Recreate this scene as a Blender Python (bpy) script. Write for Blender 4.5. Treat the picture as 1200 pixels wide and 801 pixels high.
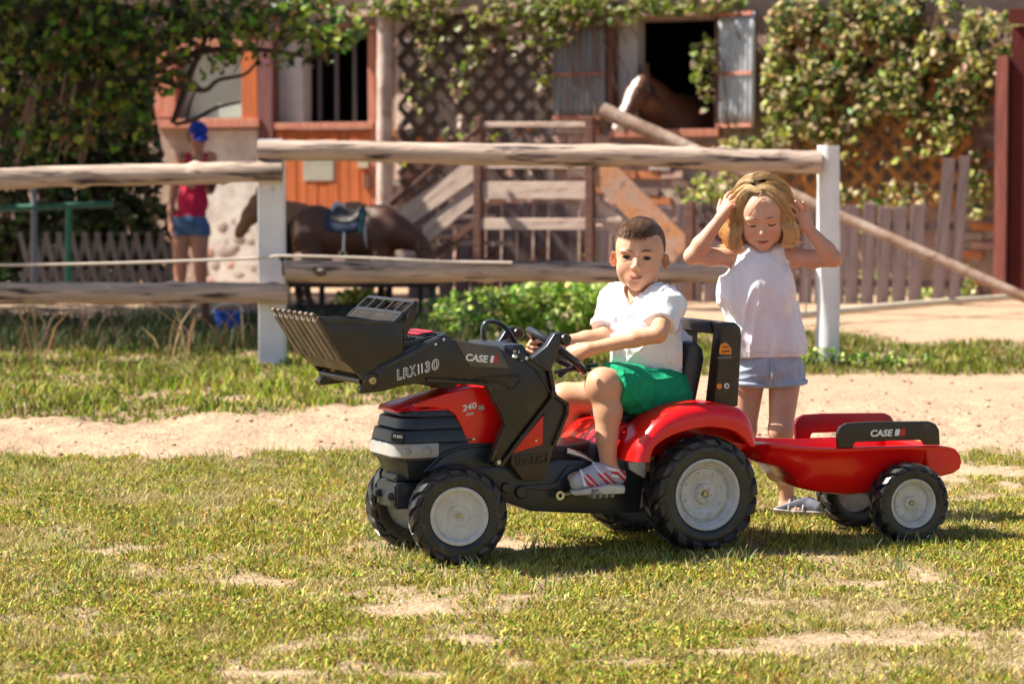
import bpy, bmesh, math, random, time
import numpy as np
from mathutils import Vector, Matrix, Euler
T0 = time.time()
R = math.radians
random.seed(7)
rng = np.random.default_rng(11)
scene = bpy.context.scene
COL = scene.collection
for o in list(bpy.data.objects):
    bpy.data.objects.remove(o)

# ---------------------------------------------------------------- camera
CAM_H, FPX, PITCH = 1.0, 3000.0, math.atan((400.5 - 217) / 3000.0)
cam_d = bpy.data.cameras.new('camera')
cam = bpy.data.objects.new('camera', cam_d)
COL.objects.link(cam)
cam.location = (0, 0, CAM_H)
cam.rotation_euler = (math.pi / 2 - PITCH, 0, 0)
cam_d.lens, cam_d.sensor_width = 90, 36
cam_d.clip_end = 600
cam_d.dof.use_dof = True
cam_d.dof.focus_distance = 6.95
cam_d.dof.aperture_fstop = 5.2
scene.camera = cam

# ---------------------------------------------------------------- light
SUN = Vector((-0.64, 0.05, 0.765)).normalized()
elev = math.asin(SUN.z)
azim = math.atan2(SUN.x, SUN.y)
world = bpy.data.worlds.new('World')
scene.world = world
world.use_nodes = True
wn = world.node_tree.nodes
sky = wn.new('ShaderNodeTexSky')
sky.sky_type = 'NISHITA'
sky.sun_disc = False
sky.sun_elevation = elev
sky.sun_rotation = azim
sky.dust_density = 1.5
wn['Background'].inputs[1].default_value = 0.060
world.node_tree.links.new(sky.outputs[0], wn['Background'].inputs[0])
sl = bpy.data.lights.new('sun', 'SUN')
sl.energy = 5.0
sl.angle = R(0.55)
sl.color = (1.0, 0.93, 0.80)
so = bpy.data.objects.new('sun', sl)
COL.objects.link(so)
so.rotation_euler = SUN.to_track_quat('Z', 'Y').to_euler()
so.location = (-5, 1, 8)
scene.view_settings.view_transform = 'Standard'
scene.view_settings.look = 'None'
scene.view_settings.exposure = 1.24
scene.view_settings.gamma = 1
scene.render.engine = 'CYCLES'
scene.cycles.max_bounces = 6
scene.cycles.transparent_max_bounces = 6
scene.cycles.use_denoising = True

# ---------------------------------------------------------------- picture -> place helpers
FW = Vector((0, math.cos(PITCH), -math.sin(PITCH)))
UP = Vector((0, math.sin(PITCH), math.cos(PITCH)))
def ray(px, py):
    return FW * FPX + Vector((1, 0, 0)) * (px - 600) + UP * (400.5 - py)
def W(px, py, Y):
    d = ray(px, py)
    return Vector((0, 0, CAM_H)) + d * (Y / d.y)
def G(px, py, z=0.0):
    d = ray(px, py)
    return Vector((0, 0, CAM_H)) + d * ((z - CAM_H) / d.z)

class Frame:
    """a thing's own frame: origin on the ground, x along it, y into depth"""
    def __init__(s, ox, oy, th):
        s.o = Vector((ox, oy, 0)); s.th = th
        s.ex = Vector((math.cos(th), math.sin(th), 0))
        s.ey = Vector((-math.sin(th), math.cos(th), 0))
    def at(s, px, py, yl):          # point of the plane y = yl seen at that spot -> own (x, z)
        d = ray(px, py)
        c = Vector((0, 0, CAM_H))
        q = s.o + s.ey * yl
        t = (q - c).dot(s.ey) / d.dot(s.ey)
        p = c + d * t
        return ((p - s.o).dot(s.ex), p.z)
    def pt(s, px, py, yl):
        x, z = s.at(px, py, yl)
        return Vector((x, yl, z))
    def world(s, px, py, yl):
        x, z = s.at(px, py, yl)
        return s.o + s.ex * x + s.ey * yl + Vector((0, 0, z))
    def poly(s, pts, yl):
        return [s.at(a, b, yl) for a, b in pts]

# ---------------------------------------------------------------- noise in numpy
_perm = rng.permutation(512)
_vals = rng.random(512)
def vnoise(x, y, z=0.0):
    x = np.asarray(x, float); y = np.asarray(y, float); z = np.asarray(z, float) + 0 * x
    xi, yi, zi = np.floor(x).astype(int), np.floor(y).astype(int), np.floor(z).astype(int)
    xf, yf, zf = x - xi, y - yi, z - zi
    u, v, w = [t * t * (3 - 2 * t) for t in (xf, yf, zf)]
    def h(a, b, c):
        return _vals[_perm[(_perm[(_perm[a & 511] + b) & 511] + c) & 511]]
    def lx(b, c):
        return h(xi, b, c) * (1 - u) + h(xi + 1, b, c) * u
    a = lx(yi, zi) * (1 - v) + lx(yi + 1, zi) * v
    b = lx(yi, zi + 1) * (1 - v) + lx(yi + 1, zi + 1) * v
    return (a * (1 - w) + b * w) * 2 - 1
def fbm(x, y, z=0.0, o=4):
    s, a = 0, 0.5
    for i in range(o):
        s = s + a * vnoise(np.asarray(x) * 2 ** i + 17.3 * i, np.asarray(y) * 2 ** i + 5.1 * i, np.asarray(z) * 2 ** i)
        a *= 0.5
    return s

# ---------------------------------------------------------------- materials
def new_mat(name):
    m = bpy.data.materials.new(name)
    m.use_nodes = True
    return m, m.node_tree.nodes, m.node_tree.links, m.node_tree.nodes['Principled BSDF']
def rgba(c): return (c[0], c[1], c[2], 1)
MATS = {}
def mat(name, c1, c2=None, scale=8.0, rough=0.6, bump=0.0, bscale=None, metal=0.0, stretch=(1, 1, 1),
        thr=(0.35, 0.65), attr=None, spec=0.5, coat=0.0, c3=None, s3=40.0, t3=(0.55, 0.7), sss=0.0, transl=0.0, rvar=0.0):
    if name in MATS: return MATS[name]
    m, n, l, b = new_mat(name)
    tc = n.new('ShaderNodeTexCoord')
    mp = n.new('ShaderNodeMapping'); mp.inputs['Scale'].default_value = stretch
    l.new(tc.outputs['Object'], mp.inputs[0])
    if attr:
        at = n.new('ShaderNodeAttribute'); at.attribute_name = attr
        base = at.outputs['Color']
    else:
        rgb = n.new('ShaderNodeRGB'); rgb.outputs[0].default_value = rgba(c1)
        base = rgb.outputs[0]
    def noise(sc, det=5):
        t = n.new('ShaderNodeTexNoise'); t.inputs['Scale'].default_value = sc
        t.inputs['Detail'].default_value = det; t.inputs['Roughness'].default_value = 0.6
        l.new(mp.outputs[0], t.inputs['Vector']); return t
    def layer(base, col, sc, th):
        t = noise(sc)
        r = n.new('ShaderNodeMapRange'); r.inputs[1].default_value = th[0]; r.inputs[2].default_value = th[1]
        l.new(t.outputs[0], r.inputs[0])
        mx = n.new('ShaderNodeMix'); mx.data_type = 'RGBA'
        l.new(r.outputs[0], mx.inputs[0]); l.new(base, mx.inputs[6]); mx.inputs[7].default_value = rgba(col)
        return mx.outputs[2]
    if c2 is not None: base = layer(base, c2, scale, thr)
    if c3 is not None: base = layer(base, c3, s3, t3)
    l.new(base, b.inputs['Base Color'])
    b.inputs['Roughness'].default_value = rough
    b.inputs['Metallic'].default_value = metal
    b.inputs['Specular IOR Level'].default_value = spec
    b.inputs['Coat Weight'].default_value = coat
    b.inputs['Coat Roughness'].default_value = 0.08
    if sss:
        b.inputs['Subsurface Weight'].default_value = sss
        b.inputs['Subsurface Radius'].default_value = (0.02, 0.008, 0.005)
        b.inputs['Subsurface Scale'].default_value = 0.4
    if rvar:
        t = noise(scale * 1.7)
        r = n.new('ShaderNodeMapRange'); r.inputs[3].default_value = max(0, rough - rvar); r.inputs[4].default_value = min(1, rough + rvar)
        l.new(t.outputs[0], r.inputs[0]); l.new(r.outputs[0], b.inputs['Roughness'])
    if bump:
        t = noise(bscale or scale * 3, 6)
        bp = n.new('ShaderNodeBump'); bp.inputs['Strength'].default_value = min(1, bump); bp.inputs['Distance'].default_value = 0.01 * max(1, bump)
        l.new(t.outputs[0], bp.inputs['Height']); l.new(bp.outputs[0], b.inputs['Normal'])
    if transl:
        tr = n.new('ShaderNodeBsdfTranslucent'); ms = n.new('ShaderNodeMixShader'); ms.inputs[0].default_value = transl
        l.new(base, tr.inputs[0]); l.new(b.outputs[0], ms.inputs[1]); l.new(tr.outputs[0], ms.inputs[2])
        l.new(ms.outputs[0], n['Material Output'].inputs[0])
    MATS[name] = m
    return m

# ---------------------------------------------------------------- object helpers
def mesh_np(name, V, F, smooth=False):
    """V (n,3), F (m,k) same-size faces"""
    me = bpy.data.meshes.new(name)
    V = np.asarray(V, np.float32); F = np.asarray(F, np.int32)
    me.vertices.add(len(V)); me.vertices.foreach_set('co', V.ravel())
    k = F.shape[1]
    me.loops.add(F.size); me.loops.foreach_set('vertex_index', F.ravel())
    me.polygons.add(len(F))
    me.polygons.foreach_set('loop_start', np.arange(0, F.size, k, dtype=np.int32))
    me.polygons.foreach_set('loop_total', np.full(len(F), k, np.int32))
    if smooth: me.polygons.foreach_set('use_smooth', np.ones(len(F), bool))
    me.update(calc_edges=True)
    return me
def link(name, me, m=None, parent=None, loc=None, rot=None):
    o = bpy.data.objects.new(name, me)
    COL.objects.link(o)
    if m is not None and me is not None and not me.materials: me.materials.append(m)
    if parent is not None: o.parent = parent
    if loc is not None: o.location = loc
    if rot is not None: o.rotation_euler = rot
    return o
def tag(o, label, cat, group=None, kind=None):
    if label: o['label'] = label
    if cat: o['category'] = cat
    if group: o['group'] = group
    if kind: o['kind'] = kind
    return o
def thing(name, label, cat, loc=(0, 0, 0), rz=0.0, group=None):
    o = bpy.data.objects.new(name, None)
    COL.objects.link(o)
    o.location = loc; o.rotation_euler = (0, 0, rz); o.empty_display_size = 0.1
    return tag(o, label, cat, group)
def bm_mesh(name, bm, smooth=False, angle=None):
    me = bpy.data.meshes.new(name)
    bmesh.ops.recalc_face_normals(bm, faces=bm.faces)
    bm.to_mesh(me); bm.free()
    if smooth:
        me.polygons.foreach_set('use_smooth', np.ones(len(me.polygons), bool))
        me.set_sharp_from_angle(angle=R(angle if angle else 38))
    return me
def prism(pts, y0, y1, bevel=0.003, seg=2, taper=None, smooth=True, name='prism'):
    """outline in (x, z), thickness from y0 to y1 (y0 the near face)"""
    bm = bmesh.new()
    a = [bm.verts.new((p[0], y0, p[1])) for p in pts]
    q = pts if taper is None else taper
    b = [bm.verts.new((p[0], y1, p[1])) for p in q]
    n = len(pts)
    bm.faces.new(a); bm.faces.new(b[::-1])
    for i in range(n):
        bm.faces.new((a[i], b[i], b[(i + 1) % n], a[(i + 1) % n]))
    bmesh.ops.recalc_face_normals(bm, faces=bm.faces)
    if bevel:
        ed = [e for e in bm.edges if len(e.link_faces) == 2 and e.calc_face_angle(0) > 0.35]
        bmesh.ops.bevel(bm, geom=ed, offset=bevel, segments=seg, affect='EDGES', profile=0.6, clamp_overlap=True)
    bmesh.ops.triangulate(bm, faces=[f for f in bm.faces if len(f.verts) > 4])
    return bm_mesh(name, bm, smooth)
def box_bm(bm, c, s, rot=None):
    M = Matrix.Translation(Vector(c))
    if rot is not None: M = M @ Euler(rot).to_matrix().to_4x4()
    M = M @ Matrix.Diagonal((s[0], s[1], s[2], 1))
    return bmesh.ops.create_cube(bm, size=1, matrix=M)['verts']
def box(name, c, s, rot=None, bevel=0.0, seg=1, m=None, parent=None, smooth=False):
    bm = bmesh.new(); box_bm(bm, (0, 0, 0), s)
    if bevel: bmesh.ops.bevel(bm, geom=list(bm.edges), offset=bevel, segments=seg, affect='EDGES')
    return link(name, bm_mesh(name, bm, smooth), m, parent, c, rot)
def tube_np(P, r, n=8, cap=True, flat=1.0):
    """tube along points P with radii r -> V, F (quads, tri caps as degenerate quads)"""
    P = [Vector(p) for p in P]; m = len(P)
    if not hasattr(r, '__len__'): r = [r] * m
    V = []; F = []
    T = [(P[min(i + 1, m - 1)] - P[max(i - 1, 0)]).normalized() for i in range(m)]
    ref = Vector((0, 0, 1)) if abs(T[0].z) < 0.9 else Vector((1, 0, 0))
    N = (ref - T[0] * ref.dot(T[0])).normalized()
    for i in range(m):
        N = (N - T[i] * N.dot(T[i])).normalized()
        B = T[i].cross(N)
        for k in range(n):
            a = 2 * math.pi * k / n
            V.append(P[i] + (N * math.cos(a) * flat + B * math.sin(a)) * r[i])
    for i in range(m - 1):
        for k in range(n):
            F.append((i * n + k, i * n + (k + 1) % n, (i + 1) * n + (k + 1) % n, (i + 1) * n + k))
    return V, F
def tube_bm(bm, P, r, n=8, flat=1.0):
    V, F = tube_np(P, r, n, flat=flat)
    vs = [bm.verts.new(v) for v in V]
    for f in F: bm.faces.new([vs[i] for i in f])
    bm.faces.new(vs[:n][::-1]); bm.faces.new(vs[-n:])
def tube(name, P, r, n=10, m=None, parent=None, flat=1.0):
    bm = bmesh.new(); tube_bm(bm, P, r, n, flat)
    return link(name, bm_mesh(name, bm, True, 60), m, parent)
def lathe_bm(bm, prof, n=48, close=True, M=None):
    """profile (r, y) turned about the y axis"""
    rings = []
    for r, y in prof:
        if r < 1e-6: rings.append([bm.verts.new((0, y, 0))])
        else: rings.append([bm.verts.new((r * math.cos(2 * math.pi * k / n), y, r * math.sin(2 * math.pi * k / n))) for k in range(n)])
    vs = [v for q in rings for v in q]
    for a, b in zip(rings[:-1], rings[1:]):
        for k in range(n):
            k2 = (k + 1) % n
            if len(a) == 1 and len(b) == 1: continue
            if len(a) == 1: bm.faces.new((a[0], b[k2], b[k]))
            elif len(b) == 1: bm.faces.new((a[k], a[k2], b[0]))
            else: bm.faces.new((a[k], a[k2], b[k2], b[k]))
    if M is not None: bmesh.ops.transform(bm, matrix=M, verts=vs)
    return vs
def smooth_path(P, k=6):
    """Catmull-Rom through the points"""
    P = [np.array(p, float) for p in P]
    Q = [2 * P[0] - P[1]] + P + [2 * P[-1] - P[-2]]
    out = []
    for i in range(1, len(Q) - 2):
        for j in range(k):
            t = j / k
            a, b, c, d = Q[i - 1], Q[i], Q[i + 1], Q[i + 2]
            out.append(0.5 * ((2 * b) + (c - a) * t + (2 * a - 5 * b + 4 * c - d) * t * t + (3 * b - a - 3 * c + d) * t ** 3))
    out.append(Q[-2])
    return out
def text_mesh(s, size, depth, shear=0.0, bold=0.0, spacing=1.0):
    cu = bpy.data.curves.new('lettering', 'FONT')
    cu.body = s; cu.size = size; cu.extrude = depth; cu.shear = shear; cu.offset = bold * size * 0.55; cu.space_character = spacing
    cu.align_x = 'LEFT'; cu.resolution_u = 4
    o = bpy.data.objects.new('tmp_text', cu); COL.objects.link(o)
    dg = bpy.context.evaluated_depsgraph_get(); dg.update()
    me = bpy.data.meshes.new_from_object(o.evaluated_get(dg))
    bpy.data.objects.remove(o)
    return me
def lettering(s, p0, p1, height, y, m, parent, shear=0.0, bold=0.0, depth=0.0008, name='lettering', spacing=1.0, ey=None):
    """letters on the plane y, baseline from p0 to p1 in (x, z), stretched to fit, facing -y"""
    me = text_mesh(s, height * 1.37, depth, shear, bold, spacing)
    V = np.array([v.co[:] for v in me.vertices])
    w = V[:, 0].max() - V[:, 0].min()
    dx, dz = p1[0] - p0[0], p1[1] - p0[1]
    L = math.hypot(dx, dz)
    V[:, 0] = (V[:, 0] - V[:, 0].min()) * (L / w)
    cu, su = dx / L, dz / L
    out = np.stack([p0[0] + V[:, 0] * cu - V[:, 1] * su, y - V[:, 2], p0[1] + V[:, 0] * su + V[:, 1] * cu], 1)
    me.vertices.foreach_set('co', out.astype(np.float32).ravel()); me.update()
    me.materials.clear()
    return link(name, me, m, parent)

# ---------------------------------------------------------------- implicit surfaces (bodies, clothes, animals)
class Field:
    def __init__(s, lo, hi, h):
        s.lo = np.array(lo, float); s.h = h
        s.n = np.ceil((np.array(hi) - s.lo) / h).astype(int) + 1
        s.D = np.full(s.n, 1.0, np.float32)
    def _sub(s, lo, hi):
        a = np.clip(np.floor((np.array(lo) - s.lo) / s.h).astype(int), 0, s.n)
        b = np.clip(np.ceil((np.array(hi) - s.lo) / s.h).astype(int) + 1, 0, s.n)
        if (b <= a).any(): return None
        g = [(s.lo[i] + np.arange(a[i], b[i]) * s.h).astype(np.float32) for i in range(3)]
        X = np.stack(np.meshgrid(*g, indexing='ij'), -1)
        return (slice(a[0], b[0]), slice(a[1], b[1]), slice(a[2], b[2])), X
    def _put(s, sl, d, k, op):
        D = s.D[sl]
        if op == 'add':
            if k > 0:
                hh = np.clip(0.5 + 0.5 * (D - d) / k, 0, 1)
                s.D[sl] = D * (1 - hh) + d * hh - k * hh * (1 - hh)
            else: s.D[sl] = np.minimum(D, d)
        elif op == 'sub':
            if k > 0:
                hh = np.clip(0.5 - 0.5 * (D + d) / k, 0, 1)
                s.D[sl] = D * (1 - hh) - d * hh + k * hh * (1 - hh)
            else: s.D[sl] = np.maximum(D, -d)
    def cap(s, a, b, ra, rb=None, k=0.01, op='add', flat=None):
        """tapered capsule"""
        a = np.array(a, np.float32); b = np.array(b, np.float32)
        rb = ra if rb is None else rb
        m = max(ra, rb) + k + 3 * s.h
        q = s._sub(np.minimum(a, b) - m, np.maximum(a, b) + m)
        if q is None: return s
        sl, X = q
        ab = b - a; L = max(float(ab @ ab), 1e-9)
        t = np.clip(((X - a) @ ab) / L, 0, 1)
        P = X - a - t[..., None] * ab
        if flat is not None:
            ax, f = flat; ax = np.array(ax, np.float32)
            c = P @ ax; P = P + (c * (f - 1))[..., None] * ax
        d = np.sqrt((P * P).sum(-1)) - (ra + (rb - ra) * t)
        s._put(sl, d, k, op); return s
    def chain(s, P, r, k=0.01):
        for i in range(len(P) - 1): s.cap(P[i], P[i + 1], r[i], r[i + 1], k)
        return s
    def ell(s, c, r, M=None, k=0.01, op='add'):
        """ellipsoid, M rows = its axes"""
        c = np.array(c, np.float32); r = np.array(r, np.float32)
        M = np.eye(3, dtype=np.float32) if M is None else np.array(M, np.float32)
        ext = np.sqrt(((M.T * r) ** 2).sum(1)) + k + 3 * s.h
        q = s._sub(c - ext, c + ext)
        if q is None: return s
        sl, X = q
        L = (X - c) @ M.T
        k0 = np.sqrt(((L / r) ** 2).sum(-1)); k1 = np.sqrt(((L / (r * r)) ** 2).sum(-1)) + 1e-9
        s._put(sl, k0 * (k0 - 1) / k1, k, op); return s
    def coords(s):
        g = [(s.lo[i] + np.arange(s.n[i]) * s.h).astype(np.float32) for i in range(3)]
        return np.meshgrid(*g, indexing='ij', sparse=True)
    def plane(s, p, nrm, k=0.0):
        """keep only what lies on the -nrm side"""
        X, Y, Z = s.coords()
        n = np.array(nrm, float); n = n / np.linalg.norm(n)
        d = (X - p[0]) * n[0] + (Y - p[1]) * n[1] + (Z - p[2]) * n[2]
        s.D = np.maximum(s.D, d.astype(np.float32)); return s
    def disp(s, fn):
        """displace near the surface by fn(X, Y, Z)"""
        idx = np.nonzero(np.abs(s.D) < 6 * s.h)
        P = [s.lo[i] + idx[i] * s.h for i in range(3)]
        s.D[idx] -= fn(*P).astype(np.float32); return s
    def sample(s, P):
        q = np.clip(((np.asarray(P) - s.lo) / s.h), 0, np.array(s.n) - 1.001)
        i = np.round(q).astype(int)
        return s.D[i[:, 0], i[:, 1], i[:, 2]]
    def vf(s, relax=2):
        D = s.D; h = s.h
        neg = D < 0
        a = neg[:-1, :-1, :-1].astype(np.int8).copy()
        for dx in (0, 1):
            for dy in (0, 1):
                for dz in (0, 1):
                    if dx + dy + dz: a += neg[dx:D.shape[0] - 1 + dx, dy:D.shape[1] - 1 + dy, dz:D.shape[2] - 1 + dz]
        cell = (a > 0) & (a < 8)
        ci = np.argwhere(cell)
        idm = np.full(cell.shape, -1, np.int32)
        idm[ci[:, 0], ci[:, 1], ci[:, 2]] = np.arange(len(ci))
        acc = np.zeros((len(ci), 3)); cnt = np.zeros(len(ci))
        corners = [(x, y, z) for x in (0, 1) for y in (0, 1) for z in (0, 1)]
        val = {c: D[ci[:, 0] + c[0], ci[:, 1] + c[1], ci[:, 2] + c[2]].astype(float) for c in corners}
        for c in corners:
            for ax in range(3):
                if c[ax] == 0:
                    c2 = list(c); c2[ax] = 1; c2 = tuple(c2)
                    v0, v1 = val[c], val[c2]
                    m = (v0 < 0) != (v1 < 0)
                    t = np.where(m, v0 / np.where(m, v0 - v1, 1), 0)
                    p = np.tile(np.array(c, float), (len(ci), 1)); p[:, ax] = t
                    acc[m] += p[m]; cnt[m] += 1
        V = (ci + acc / np.maximum(cnt, 1)[:, None]) * h + s.lo
        F = []
        for ax in range(3):
            o1, o2 = [i for i in range(3) if i != ax]
            sl0 = [slice(None)] * 3; sl1 = [slice(None)] * 3
            sl0[ax] = slice(0, D.shape[ax] - 1); sl1[ax] = slice(1, D.shape[ax])
            e = neg[tuple(sl0)] != neg[tuple(sl1)]
            ei = np.argwhere(e)
            ok = (ei[:, o1] > 0) & (ei[:, o2] > 0) & (ei[:, o1] < D.shape[o1] - 1) & (ei[:, o2] < D.shape[o2] - 1)
            ei = ei[ok]
            def g(d1, d2):
                q = ei.copy(); q[:, o1] -= d1; q[:, o2] -= d2
                return idm[q[:, 0], q[:, 1], q[:, 2]]
            q = np.stack([g(1, 1), g(0, 1), g(0, 0), g(1, 0)], 1)
            inside = neg[ei[:, 0], ei[:, 1], ei[:, 2]]
            flip = inside if ax != 1 else ~inside
            q[~flip] = q[~flip][:, ::-1]
            F.append(q)
        F = np.concatenate(F)
        F = F[(F >= 0).all(1)]
        # relax
        E = np.concatenate([F[:, [0, 1]], F[:, [1, 2]], F[:, [2, 3]], F[:, [3, 0]]])
        for it in range(relax):
            S = np.zeros_like(V); C = np.zeros(len(V))
            for ax in range(3):
                S[:, ax] = np.bincount(E[:, 0], V[E[:, 1], ax], len(V)) + np.bincount(E[:, 1], V[E[:, 0], ax], len(V))
            C = np.bincount(E[:, 0], minlength=len(V)) + np.bincount(E[:, 1], minlength=len(V))
            V = V * 0.5 + 0.5 * S / np.maximum(C, 1)[:, None]
        return V, F
    def mesh(s, name, relax=2):
        V, F = s.vf(relax)
        return mesh_np(name, V, F, True)
def merge_np(name, L):
    VV, FF, k = [], [], 0
    for V, F in L:
        VV.append(V); FF.append(F + k); k += len(V)
    return mesh_np(name, np.concatenate(VV), np.concatenate(FF), True)
def set_color(me, fn, attr='tint'):
    n = len(me.vertices); co = np.empty(n * 3, np.float32); me.vertices.foreach_get('co', co)
    c = fn(co.reshape(-1, 3))
    a = me.color_attributes.new(attr, 'FLOAT_COLOR', 'POINT')
    a.data.foreach_set('color', np.concatenate([c, np.ones((n, 1))], 1).astype(np.float32).ravel())
def shift(me, d):
    n = len(me.vertices); co = np.empty(n * 3, np.float32); me.vertices.foreach_get('co', co)
    co = co.reshape(-1, 3) - np.array(d, np.float32)
    me.vertices.foreach_set('co', co.ravel()); me.update()
def nrmz(v):
    v = np.array(v, float); return v / np.linalg.norm(v)
# ================================================================ ground, path and grass
X0A, X1A, Y0A, Y1A = -6.5, 7.5, 3.6, 27.0
def smooth01(x, a, b):
    t = np.clip((x - a) / (b - a), 0, 1); return t * t * (3 - 2 * t)
BARE = []
for px, py, rx, ry in ((500, 709, 0.17, 0.16), (1015, 682, 0.12, 0.09), (700, 772, 0.22, 0.05), (300, 786, 0.12, 0.04), (480, 784, 0.12, 0.03), (560, 747, 0.16, 0.05), (905, 700, 0.10, 0.05), (270, 680, 0.10, 0.06),
                       (135, 640, 0.16, 0.10), (600, 636, 0.12, 0.15), (1160, 580, 0.14, 0.10), (1130, 555, 0.3, 0.25), (850, 762, 0.16, 0.04), (60, 790, 0.15, 0.04), (1100, 740, 0.18, 0.05), (265, 592, 0.10, 0.07), (420, 640, 0.10, 0.08), (985, 750, 0.25, 0.05)):
    g = G(px, py); BARE.append((g.x, g.y, rx, ry))
def grass_amount(x, y):
    """1 thick grass, 0 bare earth"""
    n1 = fbm(x * 1.1, y * 0.9, 3.0, 4); n2 = fbm(x * 4.5, y * 3.4, 9.0, 3); n3 = fbm(x * 12, y * 9, 5.0, 2)
    near = 9.50 + 0.35 * n1 + 0.3 * n2 + 0.25 * n3
    farL = 10.85 + 0.30 * n1 + 0.35 * n2
    t = smooth01(x, -1.5, 1.1)
    far = farL * (1 - t) + (13.5 + 0.35 * n1 + 0.4 * n2) * t
    fore = 0.90 + 0.35 * n1 + 0.55 * n2 + 0.75 * n3
    for bx, by, rx, ry in BARE:
        d = ((x - bx) / rx) ** 2 + ((y - by) / ry) ** 2
        fore = fore - 0.85 * np.exp(-d * (1 + 0.8 * n3))
    fore = np.clip(fore, 0, 1)
    fore = fore * (1 - smooth01(y, near - 0.25, near + 0.12))
    midd = smooth01(y, far - 0.15, far + 0.25)
    # beyond the strip
    endL = 15.6 + 0.5 * n1; endR = 16.3 + 0.4 * n1 + 0.3 * n2
    tr = smooth01(x, 2.2, 2.7)
    yard = smooth01(y, endR - 0.2, endR + 0.3) * tr
    yard2 = smooth01(y, 17.3 + 0.4 * n1 - 0.3, 17.3 + 0.4 * n1 + 0.5) * (1 - tr) * 0.75
    midd = midd * (1 - 0.95 * yard) * (1 - yard2) * np.clip(0.8 + 0.6 * n2 + 0.5 * n3, 0.15, 1)
    path = 0.05 * np.clip(n2 * 3, 0, 1)
    return np.clip(np.maximum(np.maximum(fore, midd), path), 0, 1)
def ground_z(x, y):
    b = 0.010 * fbm(x * 1.6, y * 1.6, 1.0, 3) + 0.004 * vnoise(x * 9, y * 9, 2.0)
    p = np.exp(-((y - 10.6) / 1.6) ** 2)
    b = b + p * 0.012 * np.abs(vnoise(x * 22, y * 16, 14.0))
    b = b + p * 0.014 * (1 - np.abs(vnoise(x * 6, y * 4.5, 8.0))) ** 3
    b = b + p * (0.030 * fbm(x * 4.0, y * 3.0, 7.0, 4) + 0.016 * np.abs(vnoise(x * 14, y * 11, 4.0)))
    return b - 0.006
def ground():
    ys = [Y0A]
    while ys[-1] < Y1A: ys.append(ys[-1] + 0.022 * (ys[-1] / 6.0) ** 1.4)
    ys = np.array(ys); xs = np.arange(X0A, X1A, 0.030)
    xs = np.concatenate([[-90, -40, -20, -10], xs, [10, 20, 40, 90]])
    ys = np.concatenate([[-60, -25, -8, 0, 2.5], ys, [30, 40, 60, 100, 180]])
    XX, YY = np.meshgrid(xs, ys, indexing='ij')
    ins = (XX > X0A) & (XX < X1A) & (YY > Y0A) & (YY < Y1A)
    ZZ = np.where(ins, ground_z(XX, YY), -0.006)
    V = np.stack([XX, YY, ZZ], -1).reshape(-1, 3)
    nx, ny = len(xs), len(ys)
    i, j = np.meshgrid(np.arange(nx - 1), np.arange(ny - 1), indexing='ij')
    a = (i * ny + j).ravel()
    F = np.stack([a, a + ny, a + ny + 1, a + 1], 1)
    me = mesh_np('ground', V, F, True)
    g = grass_amount(V[:, 0], V[:, 1])
    n = fbm(V[:, 0] * 7, V[:, 1] * 6, 2.2, 4)[:, None]; n2 = fbm(V[:, 0] * 1.5, V[:, 1] * 1.5, 6.2, 3)[:, None]
    # sandy path, drier soil under the grass, yard earth beyond the fence
    sand = np.array([0.44, 0.300, 0.205]) * (1 + 0.22 * n + 0.12 * n2)
    soil = np.array([0.20, 0.145, 0.075]) * (1 + 0.30 * n)
    straw = np.array([0.42, 0.30, 0.19]) * (1 + 0.22 * n)
    farm = smooth01(V[:, 1], 8.6, 9.4)[:, None]
    bare = sand * farm + straw * (1 - farm)
    g1 = smooth01(g, 0.12, 0.90)[:, None]
    col = bare * (1 - g1) + soil * g1
    a = me.color_attributes.new('tint', 'FLOAT_COLOR', 'POINT')
    a.data.foreach_set('color', np.concatenate([col, np.ones((len(V), 1))], 1).astype(np.float32).ravel())
    m = mat('earth', (1, 1, 1), (0.26, 0.17, 0.10), 30, 0.95, 1.9, 38, attr='tint', spec=0.1, thr=(0.52, 0.75), c3=(0.60, 0.47, 0.37), s3=75, t3=(0.56, 0.70))
    tag(link('ground', me, m), None, None, kind='structure')
ground()

def leaf_color_attr(me, cols, per):
    c = np.repeat(cols, per, axis=0)
    a = me.color_attributes.new('tint', 'FLOAT_COLOR', 'POINT')
    a.data.foreach_set('color', np.concatenate([c, np.ones((len(c), 1))], 1).astype(np.float32).ravel())
def pick(cols, n, jit=0.25):
    cols = np.array(cols); i = rng.integers(0, len(cols), n)
    return cols[i] * (1 + jit * (rng.random((n, 1)) * 2 - 1)) * (1 + 0.08 * rng.standard_normal((n, 3)))
def blades(name, x, y, h, w, cols, m, lean=0.5, z=None):
    """bent grass blades, three faces' worth of quad + quad tip each"""
    n = len(x); z = ground_z(x, y) if z is None else z
    a = rng.random(n) * 2 * np.pi; b = rng.random(n) * 2 * np.pi
    dx, dy = np.cos(a) * w * 0.5, np.sin(a) * w * 0.5
    L = lean * h * (0.3 + rng.random(n)); lx, ly = np.cos(b) * L, np.sin(b) * L
    P = np.stack([x, y, z - 0.004], 1)
    D = np.stack([dx, dy, np.zeros(n)], 1)
    M = P + np.stack([lx * 0.35, ly * 0.35, h * 0.6], 1); T = P + np.stack([lx, ly, h], 1)
    V = np.stack([P - D, P + D, M + D * 0.75, M - D * 0.75, T + D * 0.12, T - D * 0.12], 1).reshape(-1, 3)
    k = np.arange(n) * 6
    F = np.concatenate([np.stack([k, k + 1, k + 2, k + 3], 1), np.stack([k + 3, k + 2, k + 4, k + 5], 1)])
    me = mesh_np(name, V, F, False)
    leaf_color_attr(me, cols, 6)
    return link(name, me, m)
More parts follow.
